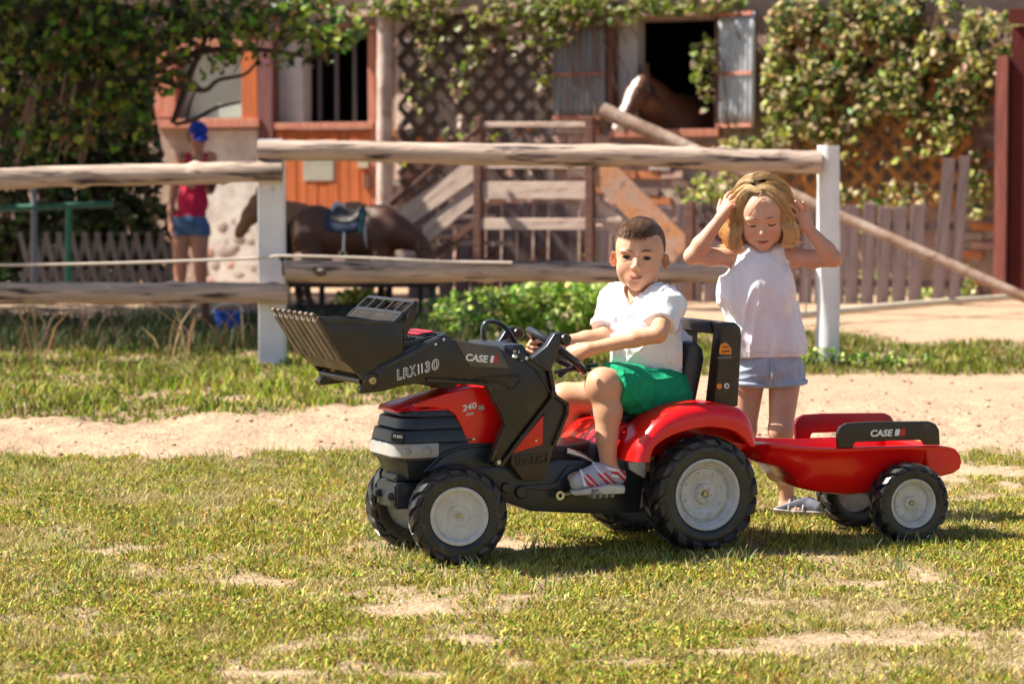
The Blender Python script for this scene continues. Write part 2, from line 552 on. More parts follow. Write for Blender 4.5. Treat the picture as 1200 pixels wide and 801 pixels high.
def leaves_mesh(name, P, size, cols, m, parent=None, up=0.3, nrm=None, curl=0.25, aspect=0.8, sub=None):
    """small folded leaves: two quads each sharing a midrib"""
    n = len(P); P = np.asarray(P)
    N = rng.standard_normal((n, 3)); N[:, 2] += up
    if nrm is not None: N += np.asarray(nrm)
    N /= np.linalg.norm(N, axis=1)[:, None]
    U = rng.standard_normal((n, 3)); U -= (U * N).sum(1)[:, None] * N; U /= np.linalg.norm(U, axis=1)[:, None]
    Vv = np.cross(N, U)
    s = (np.asarray(size) * (0.45 + 1.25 * rng.random(n) ** 1.6))[:, None]
    a = P - U * s * 0.5; b = P + U * s * 0.5
    c1 = P + Vv * s * 0.5 * aspect - N * s * curl; c2 = P - Vv * s * 0.5 * aspect - N * s * curl
    m1 = a * 0.3 + P * 0.7 + Vv * s * 0.42 * aspect - N * s * curl * 0.8
    # rhomb halves: a-c1-b, a-b-c2 with shoulder points
    q1 = P - U * s * 0.18 + Vv * s * 0.5 * aspect - N * s * curl; q2 = P + U * s * 0.22 + Vv * s * 0.36 * aspect - N * s * curl * 0.7
    q3 = P - U * s * 0.18 - Vv * s * 0.5 * aspect - N * s * curl; q4 = P + U * s * 0.22 - Vv * s * 0.36 * aspect - N * s * curl * 0.7
    V = np.stack([a, b, q1, q2, q3, q4], 1).reshape(-1, 3)
    k = np.arange(n) * 6
    F = np.concatenate([np.stack([k, k + 2, k + 3, k + 1], 1), np.stack([k, k + 1, k + 5, k + 4], 1)])
    me = mesh_np(name, V, F, False)
    leaf_color_attr(me, cols, 6)
    return link(name, me, m, parent)
M_GRASS = mat('grass_blades', (1, 1, 1), attr='tint', rough=0.55, spec=0.25, transl=0.28)
M_LEAF = mat('leaf', (1, 1, 1), attr='tint', rough=0.45, spec=0.4, transl=0.35)
def scatter(n, x0, x1, y0, y1, thresh=0.0, pw=1.0):
    """points with density following the grass and even in the picture's width"""
    y = rng.uniform(y0, y1, n); hw = 0.235 * y + 0.45
    x = rng.uniform(-1, 1, n) * hw
    k = (x > x0) & (x < x1); x, y = x[k], y[k]
    g = grass_amount(x, y)
    k = rng.random(len(x)) < np.clip((g - thresh), 0, 1) ** pw
    return x[k], y[k], g[k]
def all_grass():
    G1 = [(0.28, 0.33, 0.02), (0.42, 0.43, 0.04), (0.14, 0.20, 0.015), (0.58, 0.46, 0.10), (0.38, 0.20, 0.05), (0.62, 0.55, 0.14), (0.10, 0.12, 0.015)]
    # near lawn: short creeping leaves and thin blades
    def lawn(nm, n, y0, y1, h, w, pal, thr=0.1):
        x, y, g = scatter(n, -9, 9, y0, y1, thr, 1.5)
        c = pick(pal, len(x))
        p = fbm(x * 2.2, y * 1.8, 12.0, 3)
        p = p * 0.7 + 0.6 * fbm(x * 9, y * 7, 3.0, 3)
        dry = smooth01(p, -0.12, 0.32)[:, None] * 0.8
        c = c * (1 - dry) + np.array([0.50, 0.40, 0.19]) * dry * (0.8 + 0.4 * rng.random((len(x), 1)))
        hh = h * (0.4 + 0.9 * rng.random(len(x))) * (0.6 + 0.6 * g)
        return x, y, c, hh, w
    L = [lawn('a', 175000, 4.4, 6.2, 0.016, 0.0036, G1), lawn('b', 300000, 6.2, 9.9, 0.018, 0.0040, G1)]
    x = np.concatenate([l[0] for l in L]); y = np.concatenate([l[1] for l in L]); c = np.concatenate([l[2] for l in L]); h = np.concatenate([l[3] for l in L]); w = np.concatenate([np.full(len(l[0]), l[4]) for l in L])
    w = w * (0.7 + 0.8 * rng.random(len(w)))
    o = blades('lawn_grass', x, y, h, w, c, M_GRASS, 0.9); tag(o, 'short dry yellow green grass of the lawn in the foreground', 'grass', kind='stuff')
    # creeping clover-like leaves low in the lawn
    x, y, g = scatter(160000, -9, 9, 4.4, 9.8, 0.20)
    p = fbm(x * 3.7 + 4, y * 3.0, 22.0, 3); k = p > -0.16 + 0.2 * rng.random(len(x)); x, y, g = x[k], y[k], g[k]
    z = ground_z(x, y) + 0.003 + 0.016 * rng.random(len(x)) * g
    c = pick([(0.20, 0.29, 0.02), (0.36, 0.40, 0.04), (0.11, 0.17, 0.015), (0.54, 0.44, 0.10), (0.30, 0.17, 0.05)], len(x))
    o = leaves_mesh('creeping_weed', np.stack([x, y, z], 1), np.full(len(x), 0.0082), c, M_GRASS, up=0.8); tag(o, 'low creeping green weed leaves between the foreground grass', 'weeds', kind='stuff')
    # dry litter lying flat, thickest on the worn patches
    y = rng.uniform(4.4, 9.6, 120000); x = rng.uniform(-1, 1, 120000) * (0.215 * y + 0.35)
    g = grass_amount(x, y); k = (rng.random(len(x)) < 0.35 + 0.65 * np.exp(-((g - 0.3) / 0.3) ** 2)); k &= (g > 0.02); x, y = x[k], y[k]
    c = pick([(0.52, 0.40, 0.24), (0.40, 0.28, 0.15), (0.60, 0.50, 0.34), (0.26, 0.28, 0.07)], len(x))
    o = blades('dry_litter', x, y, 0.004 + 0.008 * rng.random(len(x)), np.full(len(x), 0.0038), c, M_GRASS, 2.2); tag(o, 'dead straw coloured grass litter on the worn patches of lawn', 'grass', kind='stuff')
    # taller tufts of weed on the near edge of the path and round the wheels
    xs, ys = [], []
    for _ in range(330):
        if random.random() < 0.62: ty = random.uniform(8.7, 9.55); tx = random.uniform(-0.24, 0.24) * ty
        else: ty = random.uniform(6.3, 8.7); tx = random.uniform(-0.23, 0.23) * ty
        n = random.randint(8, 26); r = random.uniform(0.02, 0.07)
        xs += list(tx + r * rng.standard_normal(n)); ys += list(ty + r * rng.standard_normal(n))
    for px, py in ((500, 664), (560, 668), (600, 662), (470, 650), (660, 655), (720, 652), (780, 660), (830, 662), (870, 655), (1000, 640), (1060, 640), (1100, 640), (760, 648), (455, 655)):
        g_ = G(px, py); n = 26
        xs += list(g_.x + 0.05 * rng.standard_normal(n)); ys += list(g_.y + 0.02 * rng.standard_normal(n) - 0.02)
    xs, ys = np.array(xs), np.array(ys)
    k = grass_amount(xs, ys) > 0.1; xs, ys = xs[k], ys[k]
    c = pick([(0.24, 0.30, 0.08), (0.36, 0.38, 0.12), (0.16, 0.24, 0.11), (0.48, 0.40, 0.18)], len(xs))
    o = blades('weed_tuft', xs, ys, 0.016 + 0.034 * rng.random(len(xs)) ** 1.5, np.full(len(xs), 0.0050), c, M_GRASS, 0.5); tag(o, 'scattered taller weed tufts along the near edge of the sandy path', 'weeds', kind='stuff')
    # strip of greener grass beyond the path
    x, y, g = scatter(130000, -9, 9, 10.8, 18.5, 0.12)
    c = pick([(0.18, 0.30, 0.02), (0.30, 0.38, 0.03), (0.38, 0.40, 0.05), (0.10, 0.16, 0.015), (0.46, 0.36, 0.12), (0.24, 0.16, 0.06)], len(x))
    p = smooth01(fbm(x * 0.9, y * 0.8, 31.0, 3), -0.15, 0.35)[:, None]
    c = c * (0.6 + 0.5 * p)
    o = blades('verge_grass', x, y, (0.014 + 0.030 * rng.random(len(x))) * (0.4 + g) * (0.55 + 0.9 * smooth01(fbm(x * 2.5, y * 2.0, 41.0, 3), -0.25, 0.35)), 0.009 + 0.006 * rng.random(len(x)), c, M_GRASS, 0.6); tag(o, 'bright green grass verge beyond the path under the rail fence', 'grass', kind='stuff')
    # dark rank weeds behind the left fence
    xs, ys = [], []
    for _ in range(420):
        ty = random.uniform(15.2, 18.6); tx = random.uniform(-0.235, -0.02) * ty
        n = 22; xs += list(tx + 0.12 * rng.standard_normal(n)); ys += list(ty + 0.12 * rng.standard_normal(n))
    xs, ys = np.array(xs), np.array(ys)
    c = pick([(0.025, 0.05, 0.015), (0.04, 0.07, 0.02), (0.06, 0.08, 0.03), (0.10, 0.07, 0.035)], len(xs))  # near-black greens and browns carry the shade behind the fence
    o = blades('rank_weeds', xs, ys, 0.04 + 0.12 * rng.random(len(xs)), np.full(len(xs), 0.014), c, M_GRASS, 0.5); tag(o, 'tall dark green and brown weeds behind the left part of the rail fence', 'weeds', kind='stuff')
    # dry stalks
    xs, ys = [], []
    for px, py in ((30, 420), (45, 412), (90, 405), (220, 418), (235, 412), (275, 405), (268, 415), (205, 415), (130, 400)):
        g_ = G(px, py); n = 5; xs += list(g_.x + 0.10 * rng.standard_normal(n)); ys += list(g_.y + 0.1 * rng.standard_normal(n))
    xs, ys = np.array(xs), np.array(ys)
    c = pick([(0.34, 0.22, 0.12), (0.26, 0.16, 0.09)], len(xs))
    o = blades('dry_stalks', xs, ys, 0.15 + 0.22 * rng.random(len(xs)), np.full(len(xs), 0.014), c, M_GRASS, 0.8); tag(o, 'dry brown weed stalks standing in front of the left fence', 'weeds', kind='stuff')
    # clods and pebbles on the path
    n = 2600; y = rng.uniform(9.3, 13.6, n); x = rng.uniform(-1, 1, n) * (0.215 * y + 0.3)
    k = grass_amount(x, y) < 0.3; x, y = x[k], y[k]; n = len(x)
    bm_ = bmesh.new(); bmesh.ops.create_icosphere(bm_, subdivisions=1, radius=1.0)
    sv = np.array([v.co[:] for v in bm_.verts]); bm_.verts.ensure_lookup_table(); sf = np.array([[v.index for v in f.verts] for f in bm_.faces]); bm_.free()
    r = (0.003 + 0.014 * rng.random(n) ** 5)[:, None, None] * np.array([1, 1, 0.6])
    V = (sv[None] * (0.75 + 0.5 * rng.random((n, len(sv), 1)))) * r + np.stack([x, y, ground_z(x, y)], 1)[:, None, :]
    F = (sf[None] + (np.arange(n) * len(sv))[:, None, None]).reshape(-1, 3)
    me = mesh_np('clods', V.reshape(-1, 3), F, True)
    leaf_color_attr(me, pick([(0.42, 0.29, 0.20), (0.30, 0.20, 0.13), (0.46, 0.33, 0.24), (0.22, 0.15, 0.09)], n), len(sv))
    tag(link('clods', me, mat('clod', (1, 1, 1), attr='tint', rough=0.95)), 'small earth clods and pebbles lying on the sandy path', 'pebbles', kind='stuff')
all_grass()
# ================================================================ the stable, its fences and plants
def wood(name, a, b, c=None, stretch=(5, 5, 0.5), scale=5, rough=0.8, bump=0.5, bs=14):
    return mat(name, a, b, scale, rough, bump, bs, stretch=stretch, c3=c, s3=11, t3=(0.55, 0.75), thr=(0.38, 0.62), spec=0.2)
M_LOG = mat('weathered_log', (0.56, 0.43, 0.34), (0.34, 0.26, 0.22), 7, 0.85, 0.9, 22, stretch=(0.35, 3, 3), c3=(0.06, 0.045, 0.045), s3=8, t3=(0.53, 0.64), spec=0.15)
M_WPAINT = mat('white_painted_wood', (0.78, 0.78, 0.80), (0.68, 0.68, 0.70), 5, 0.6, 0.15, 30, c3=(0.34, 0.33, 0.33), s3=14, t3=(0.62, 0.80), spec=0.25)
M_ROPE = mat('cream_rope', (0.62, 0.54, 0.46), (0.50, 0.42, 0.36), 60, 0.9)
M_GREYW = wood('grey_wood', (0.20, 0.14, 0.14), (0.14, 0.10, 0.10), (0.06, 0.045, 0.042))
M_PALEW = wood('pale_board', (0.60, 0.46, 0.38), (0.46, 0.34, 0.29), (0.22, 0.14, 0.11), stretch=(0.5, 3, 3))
M_REDW = wood('red_brown_wood', (0.17, 0.085, 0.065), (0.11, 0.055, 0.045))
M_ORANGEW = wood('orange_wood', (0.52, 0.14, 0.045), (0.40, 0.115, 0.045), (0.26, 0.075, 0.035))
M_RUST = wood('orange_patched_board', (0.36, 0.25, 0.20), (0.46, 0.20, 0.09), (0.16, 0.11, 0.09), stretch=(1, 1, 1), scale=6)

def log(name, pts, r, m, parent, seed=0, knots=5, n=18, seg=60, flat=0.0):
    """a peeled log: uneven girth, knots and worn ends"""
    P = [np.array(p, float) for p in pts]
    L = sum(np.linalg.norm(P[i + 1] - P[i]) for i in range(len(P) - 1))
    C = smooth_path(P, max(2, int(seg / max(1, len(P) - 1)))) if len(P) > 2 else [P[0] + (P[1] - P[0]) * t for t in np.linspace(0, 1, seg)]
    ax = nrmz(P[-1] - P[0])
    C = [c + np.array([0, 0, 1]) * 0.004 * math.sin(i * 0.13 + seed) + 0.004 * np.array([0, 1, 0]) * math.sin(i * 0.11 + seed * 2) for i, c in enumerate(C)]
    rs = np.interp(np.linspace(0, 1, len(C)), np.linspace(0, 1, len(r)) if hasattr(r, '__len__') else [0, 1], r if hasattr(r, '__len__') else [r, r])
    V, F = tube_np(C, list(rs), n)
    V = np.array([list(v) for v in V]); Cc = np.repeat(np.array(C), n, axis=0)
    d = (V - Cc)
    u = np.repeat(np.arange(len(C)), n) / len(C) * L
    ang = np.tile(np.arange(n) / n * 2 * np.pi, len(C))
    k = 1 + 0.10 * fbm(u * 2.2 + seed * 7, np.cos(ang) * 1.2, np.sin(ang) * 1.2 + seed, 3) + 0.05 * vnoise(u * 9 + seed, np.cos(ang) * 3, np.sin(ang) * 3)
    rs_ = random.Random(seed)
    for _ in range(knots):
        u0, a0 = rs_.uniform(0, L), rs_.uniform(0, 2 * math.pi)
        da = np.angle(np.exp(1j * (ang - a0)))
        k = k + 0.28 * np.exp(-((u - u0) / 0.035) ** 2 - (da / 0.4) ** 2)
    V = Cc + d * k[:, None]
    bm = bmesh.new(); vs = [bm.verts.new(v) for v in V]
    for f in F: bm.faces.new([vs[i] for i in f])
    for ring in (vs[:n], vs[-n:]):
        c = sum((v.co for v in ring), Vector()) / n; c = bm.verts.new(c)
        for i in range(n): bm.faces.new((ring[i], ring[(i + 1) % n], c))
    return link(name, bm_mesh(name, bm, True, 55), m, parent)

# ---- the rail fence
FF = Frame(-0.1, 14.45, R(-1))
fence = thing('rail_fence', 'weathered log rail fence with two white painted posts behind the children', 'fence', FF.o, FF.th)
def fp(px, py, y=0.0): return FF.pt(px, py, y)
a = fp(318, 163); pw = 0.073
bm = bmesh.new(); box_bm(bm, (a.x, 0, a.z / 2 - 0.05), (pw * 2, 0.13, a.z + 0.1)); bmesh.ops.bevel(bm, geom=list(bm.edges), offset=0.006, segments=2, affect='EDGES')
pl_ = link('post', bm_mesh('post', bm, True), M_WPAINT, fence); pl_['label'] = 'square white post at the left gap'
a = fp(971, 171)
log('post', [(a.x, -0.02, -0.1), (a.x, -0.02, 0.6), (a.x, -0.02, a.z)], [0.068, 0.066, 0.062], M_WPAINT, fence, 3, 0, 24, 30)['label'] = 'round white post beside the girl'
def rail(pxs, y, r, seed, kn=8):
    o = log('rail', [fp(px, py, y) for px, py in pxs], r, M_LOG, fence, seed, kn, 18, 110)
    return o
rail([(-260, 212), (0, 209), (180, 204), (331, 201)], -0.125, [0.066, 0.062, 0.060, 0.058], 1)
rail([(-260, 348), (0, 344), (170, 343), (337, 344)], -0.125, [0.064, 0.062, 0.060, 0.057], 2)
rail([(303, 176), (500, 179), (760, 184), (962, 190)], -0.10, [0.058, 0.061, 0.062, 0.064], 5)
rail([(335, 318.5), (500, 318), (700, 318), (905, 322)], -0.13, [0.063, 0.060, 0.056, 0.052], 8)
log('post', [fp(884, 430, 0.0), fp(884, 240, 0.0)], 0.045, M_LOG, fence, 12, 2, 12, 20)
rp = [fp(-200, 311, -0.21), fp(0, 310.5, -0.21), fp(150, 308, -0.21), fp(300, 302.5, -0.21), fp(332, 300, -0.21), fp(420, 302, -0.20), fp(520, 306.5, -0.19), fp(600, 308, -0.19)]
tube('rope', smooth_path(rp, 10), 0.0085, 8, M_ROPE, fence)
k = fp(331, 302, -0.20)
bm = bmesh.new(); lathe_bm(bm, [(0.008, -0.02), (0.018, -0.01), (0.018, 0.01), (0.008, 0.02)], 10, M=Matrix.Translation(k) @ Matrix.Rotation(math.pi / 2, 4, 'Z'))
tube_bm(bm, [k + Vector((0, 0, 0.02)), k + Vector((0.004, 0, -0.10))], 0.006, 6)
link('knot', bm_mesh('knot', bm, True), mat('dark_cord', (0.04, 0.035, 0.04), rough=0.8), fence)
tube('cord', [fp(945, 325, -0.1), fp(944.5, 372, -0.1)], 0.004, 6, M_ROPE, fence)

# ---- the stable
BF = Frame(0, 25.0, R(-25))
stable = thing('stable_building', 'plastered stable with open stall windows and ivy across its front', 'stable', BF.o, BF.th)
M_PLASTER = mat('old_plaster', (0.36, 0.26, 0.21), (0.25, 0.17, 0.145), 3, 0.9, 0.5, 12, c3=(0.50, 0.42, 0.38), s3=6, t3=(0.5, 0.7), spec=0.15)
M_WHITEP = mat('white_plaster', (0.62, 0.60, 0.60), (0.50, 0.47, 0.46), 4, 0.9, 0.3, 16, spec=0.15)
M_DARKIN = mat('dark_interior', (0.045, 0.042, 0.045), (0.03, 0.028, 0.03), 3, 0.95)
def bpt(px, py, y=0.0): return BF.pt(px, py, y)
def wall_holes(name, x0, x1, z0, z1, y0, y1, holes, m, parent):
    xs = sorted({x0, x1, *[h[0] for h in holes], *[h[1] for h in holes]}); zs = sorted({z0, z1, *[h[2] for h in holes], *[h[3] for h in holes]})
    bm = bmesh.new()
    full = lambda i, j: not any(h[0] - 1e-6 <= xs[i] and xs[i + 1] <= h[1] + 1e-6 and h[2] - 1e-6 <= zs[j] and zs[j + 1] <= h[3] + 1e-6 for h in holes)
    vs = {}
    def v(i, j, s):
        if (i, j, s) not in vs: vs[(i, j, s)] = bm.verts.new((xs[i], (y0, y1)[s], zs[j]))
        return vs[(i, j, s)]
    nx, nz = len(xs) - 1, len(zs) - 1
    for i in range(nx):
        for j in range(nz):
            if not full(i, j): continue
            bm.faces.new((v(i, j, 0), v(i + 1, j, 0), v(i + 1, j + 1, 0), v(i, j + 1, 0))); bm.faces.new((v(i, j, 1), v(i, j + 1, 1), v(i + 1, j + 1, 1), v(i + 1, j, 1)))
            for di, dj, a_, b_ in ((-1, 0, (i, j), (i, j + 1)), (1, 0, (i + 1, j), (i + 1, j + 1)), (0, -1, (i, j), (i + 1, j)), (0, 1, (i, j + 1), (i + 1, j + 1))):
                ii, jj = i + di, j + dj
                if 0 <= ii < nx and 0 <= jj < nz and full(ii, jj): continue
                bm.faces.new((v(*a_, 0), v(*b_, 0), v(*b_, 1), v(*a_, 1)))
    return link(name, bm_mesh(name, bm), m, parent)
def hole(xa, ya, xb, yb):
    a, b = bpt(xa, yb), bpt(xb, ya); return (a.x, b.x, a.z, b.z)
H1, H2, H3 = hole(205, 62, 283, 138), hole(322, 36, 433, 146), hole(718, 22, 838, 152)
wall_f = wall_holes('wall', -9.0, 9.0, -0.1, 3.4, 0.0, 0.30, [H1, H2, H3], M_PLASTER, stable)
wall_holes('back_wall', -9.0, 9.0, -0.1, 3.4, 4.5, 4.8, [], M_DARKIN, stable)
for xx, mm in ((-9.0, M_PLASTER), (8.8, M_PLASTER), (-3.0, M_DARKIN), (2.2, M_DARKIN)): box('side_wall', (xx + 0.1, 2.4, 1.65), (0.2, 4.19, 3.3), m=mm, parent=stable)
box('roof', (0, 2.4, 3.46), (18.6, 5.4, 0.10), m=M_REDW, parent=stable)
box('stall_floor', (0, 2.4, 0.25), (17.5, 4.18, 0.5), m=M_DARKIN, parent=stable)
def slab(name, px0, py0, px1, py1, y0, y1, m, parent=None, bev=0.004):
    a, b = bpt(px0, py1, y0), bpt(px1, py0, y0)
    bm = bmesh.new(); box_bm(bm, ((a.x + b.x) / 2, (y0 + y1) / 2, (a.z + b.z) / 2), (abs(b.x - a.x), abs(y1 - y0), abs(b.z - a.z)))
    if bev: bmesh.ops.bevel(bm, geom=list(bm.edges), offset=bev, segments=1, affect='EDGES')
    return link(name, bm_mesh(name, bm), m, parent or stable)
# left window
M_PINKW = wood('faded_red_frame', (0.44, 0.15, 0.10), (0.50, 0.24, 0.17), (0.26, 0.09, 0.06))
wd = bpy.data.objects.new('window', None); COL.objects.link(wd); wd.parent = stable
for q in ((180, 62, 205, 138), (283, 58, 301, 140)): slab('frame', *q, -0.06, 0.02, M_ORANGEW if q[0] > 200 else M_PINKW, wd)
slab('frame', 178, 44, 301, 61, -0.06, 0.02, M_PINKW, wd); slab('sill', 178, 139, 303, 150, -0.12, 0.02, M_PINKW, wd)
slab('mullion', 203, 62, 209, 138, 0.05, 0.10, M_PINKW, wd)
slab('pane', 205, 62, 283, 138, 0.10, 0.115, mat('dusty_glass', (0.36, 0.42, 0.38), (0.46, 0.50, 0.46), 2.5, 0.12, spec=0.6), wd, 0)  # pale reflection put into the pane colour along with the dust
slab('timber_post', 302, 30, 319, 165, -0.08, 0.05, wood('dark_pink_timber', (0.20, 0.085, 0.085), (0.14, 0.06, 0.06)), stable)
# left stall: white reveal, bars, half door of boards
slab('reveal', 321, 38, 354, 145, 0.06, 0.25, M_WHITEP)
slab('lintel', 318, 28, 440, 38, -0.05, 0.02, M_PINKW); slab('jamb', 431.5, 38, 440, 240, -0.05, 0.02, M_PINKW)
for px in (372, 392, 413): slab('bar', px, 38, px + 4, 143, 0.22, 0.25, mat('grey_iron', (0.10, 0.10, 0.10), rough=0.6))
dr = bpy.data.objects.new('half_door', None); COL.objects.link(dr); dr.parent = stable
slab('top_rail', 321, 143, 437, 152, -0.09, -0.02, M_PINKW, dr)
for i in range(9):
    x = 323 + i * 12.4
    slab('plank', x, 153, x + 11.6, 262, -0.055 - 0.006 * (i % 2), -0.01, M_ORANGEW, dr, 0.006)
slab('metal_plate', 355, 187, 391, 212, -0.072, -0.063, mat('dull_plate', (0.42, 0.40, 0.33), (0.33, 0.32, 0.27), 8, 0.5, metal=0.3), dr)
slab('latch', 419, 188, 431, 197, -0.10, -0.062, mat('pale_metal', (0.6, 0.55, 0.4), rough=0.4, metal=0.5), dr); slab('hinge', 426, 204, 433, 221, -0.08, -0.062, M_REDW, dr)
# white post with climbing stems
wp = log('timber_post', [bpt(451, 262, -0.18), bpt(451, 140, -0.18), bpt(451, 18, -0.18)], [0.085, 0.08, 0.078], mat('flaking_white_post', (0.60, 0.50, 0.47), (0.42, 0.30, 0.26), 7, 0.9, 0.6, 20, c3=(0.25, 0.16, 0.12), s3=12, t3=(0.58, 0.72)), stable, 5, 6, 14, 30)
slab('lintel', 380, 8, 560, 20, -0.24, -0.10, M_PALEW)
slab('lit_wall_panel', 464, 14, 649, 232, -0.012, 0.0, mat('lit_wall_pink', (0.74, 0.60, 0.52), (0.60, 0.44, 0.38), 4, 0.9, 0.4, 14))  # paler slab: sunlight on the wall behind the lattice put into colour
# lattice panel made of thin slats
def trellis(x0, y0, x1, y1, step, wpx, m, ybase, label, slope=1.15):
    t = thing('wall_trellis', label, 'trellis', BF.o, BF.th)
    k = 0
    h = (y1 - y0)
    for sgn in (1, -1):
        c = x0 - h / slope
        while c < x1 + h / slope:
            # line x = c + (y - y0) / slope * sgn  clipped to the rectangle
            pts = []
            for i in range(41):
                yy = y0 + h * i / 40; xx = (c + (yy - y0) / slope) if sgn > 0 else (c + h / slope - (yy - y0) / slope)
                if x0 <= xx <= x1: pts.append((xx, yy))
            if len(pts) > 4:
                a, b = bpt(*pts[0], ybase), bpt(*pts[-1], ybase)
                d = b - a; w = wpx / 120
                bm = bmesh.new(); yb = ybase - (0.012 if sgn > 0 else 0.0)
                box_bm(bm, ((a.x + b.x) / 2, yb, (a.z + b.z) / 2), (d.length, 0.010, w * random.uniform(0.85, 1.15)), (0, -math.atan2(d.z, d.x) + random.uniform(-0.01, 0.01), 0))
                link('slat', bm_mesh('slat', bm), m, t)
            c += step * random.uniform(0.93, 1.07)
    return t
M_SLATG = wood('grey_slat', (0.11, 0.078, 0.072), (0.08, 0.055, 0.05), None, stretch=(1, 1, 1))
M_SLATO = wood('orange_brown_slat', (0.56, 0.25, 0.08), (0.46, 0.18, 0.05), None, stretch=(1, 1, 1))
trellis(466, 18, 648, 232, 24, 7.5, M_SLATG, -0.045, 'grey diagonal lattice on the stable wall left of the closed metal shutter')
trellis(898, 40, 1140, 240, 23, 6.5, M_SLATO, -0.10, 'orange brown diagonal lattice under the ivy on the right of the stable')
slab('trellis_post', 964, 112, 973, 240, -0.17, -0.12, M_SLATO); slab('trellis_post', 977, 118, 983, 240, -0.17, -0.12, M_SLATO)
# shutters of corrugated sheet
M_TIN = mat('corrugated_tin', (0.30, 0.31, 0.34), (0.20, 0.19, 0.20), 4, 0.55, 0.1, 40, metal=0.35, c3=(0.26, 0.16, 0.12), s3=7, t3=(0.58, 0.74), stretch=(1, 1, 0.4))
M_TIN_LIT = mat('lit_corrugated_tin', (0.50, 0.54, 0.57), (0.38, 0.40, 0.42), 4, 0.5, 0.1, 40, metal=0.35, c3=(0.30, 0.22, 0.18), s3=7, t3=(0.62, 0.78), stretch=(1, 1, 0.4))  # lighter copy of the tin: sun on the open shutter painted in
def shutter(px0, py0, px1, py1, hinge, ang, m, lab):
    a, b = bpt(px0, py1, -0.09), bpt(px1, py0, -0.09)
    w, h = b.x - a.x, b.z - a.z
    o = bpy.data.objects.new('shutter', None); COL.objects.link(o); o.parent = stable; o['label'] = lab
    o.location = (a.x if hinge == 'l' else b.x, -0.09, a.z); o.rotation_euler = (0, 0, ang)
    s = 1 if hinge == 'l' else -1
    n = 90; xs = np.linspace(0, w, n); zs = np.linspace(0, h, 8)
    X, Z = np.meshgrid(xs, zs, indexing='ij'); per = 0.062
    Yv = 0.011 * np.sin(X / per * 2 * np.pi) - 0.012
    V = np.stack([X * s, Yv, Z + 0.01 * np.sin(X * 9)], -1).reshape(-1, 3)
    i, j = np.meshgrid(np.arange(n - 1), np.arange(7), indexing='ij'); q = (i * 8 + j).ravel()
    me = mesh_np('sheet', V, np.stack([q, q + 8, q + 9, q + 1], 1), True)
    sh = link('sheet', me, m, o); sm = sh.modifiers.new('thick', 'SOLIDIFY'); sm.thickness = 0.003
    for zz, hh in ((0.02, 0.035), (h * 0.47, 0.030), (h - 0.02, 0.035)):
        box('batten', (s * w / 2, -0.036, zz), (w, 0.022, hh), m=M_PINKW, parent=o)
    for xx in (0.012, w - 0.012): box('stile', (s * xx, 0.016, h / 2), (0.03, 0.03, h), m=M_REDW, parent=o)
shutter(650, 26, 710, 141, 'r', 0.04, M_TIN, 'dull grey shutter folded back on the left')
shutter(843, 14, 897, 150, 'l', -0.42, M_TIN_LIT, 'shutter in a painted sunlit tone, standing open on the right')
slab('jamb', 711, 18, 718, 150, -0.10, 0.04, M_REDW); slab('lintel', 700, 12, 845, 21, -0.10, 0.02, M_PALEW); slab('jamb', 838, 20, 843, 152, -0.06, 0.02, M_REDW)
slab('reveal', 718, 22, 747, 151, 0.08, 0.28, M_WHITEP); slab('sill', 715, 151, 842, 161, -0.10, 0.29, M_PINKW)
# right end: red timber frame and brick pier
slab('timber_post', 1164, 66, 1181, 345, -0.55, -0.35, wood('lit_red_timber', (0.26, 0.09, 0.07), (0.18, 0.06, 0.05)))  # paler strip: the sunlit side of the red post put into the colour
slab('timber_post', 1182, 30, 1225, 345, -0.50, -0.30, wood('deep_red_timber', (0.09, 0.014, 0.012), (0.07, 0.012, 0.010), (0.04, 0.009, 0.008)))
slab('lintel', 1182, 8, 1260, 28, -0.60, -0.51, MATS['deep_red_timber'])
# bricks and rubble set in the wall
BR = [mat('brick_orange', (0.60, 0.22, 0.08), (0.42, 0.16, 0.08), 14, 0.9, 0.4, 50), mat('brick_pink', (0.56, 0.34, 0.27), (0.36, 0.22, 0.19), 14, 0.9, 0.4, 50), mat('brick_brown', (0.22, 0.13, 0.11), (0.16, 0.10, 0.09), 14, 0.9, 0.4, 50), mat('stone_pale', (0.40, 0.34, 0.30), (0.30, 0.24, 0.21), 10, 0.9, 0.5, 30)]
def brick_meshes():
    out = []
    for m in BR:
        for v in range(2):
            bm = bmesh.new(); box_bm(bm, (0, 0, 0), (0.215, 0.05, 0.068))
            for vv in bm.verts: vv.co += Vector([random.uniform(-0.006, 0.006) for _ in range(3)])
            me = bm_mesh('brick', bm); me.materials.append(m); out.append(me)
    return out
BM_ = brick_meshes()
def bricks(x0, y0, x1, y1, prob, wts, jit=0.003, yb=-0.006):
    a, b = bpt(x0, y1), bpt(x1, y0); r = 0; z = a.z
    while z < b.z:
        x = a.x + (0.115 if r % 2 else 0)
        while x < b.x:
            if random.random() < prob:
                i = random.choices(range(4), wts)[0] * 2 + random.randint(0, 1)
                o = bpy.data.objects.new('brick', BM_[i]); COL.objects.link(o); o.parent = wall_f; o.location = (x, yb - random.uniform(0, 0.018), z + random.uniform(-jit, jit)); o.rotation_euler = (0, random.uniform(-0.02, 0.02), 0)
            x += 0.232
        z += 0.081; r += 1
bricks(466, 150, 705, 232, 0.62, (3, 4, 3, 1.5))
bricks(1138, 110, 1166, 340, 0.85, (4, 3, 1, 2))
bricks(722, 165, 900, 235, 0.5, (3, 4, 2, 2))
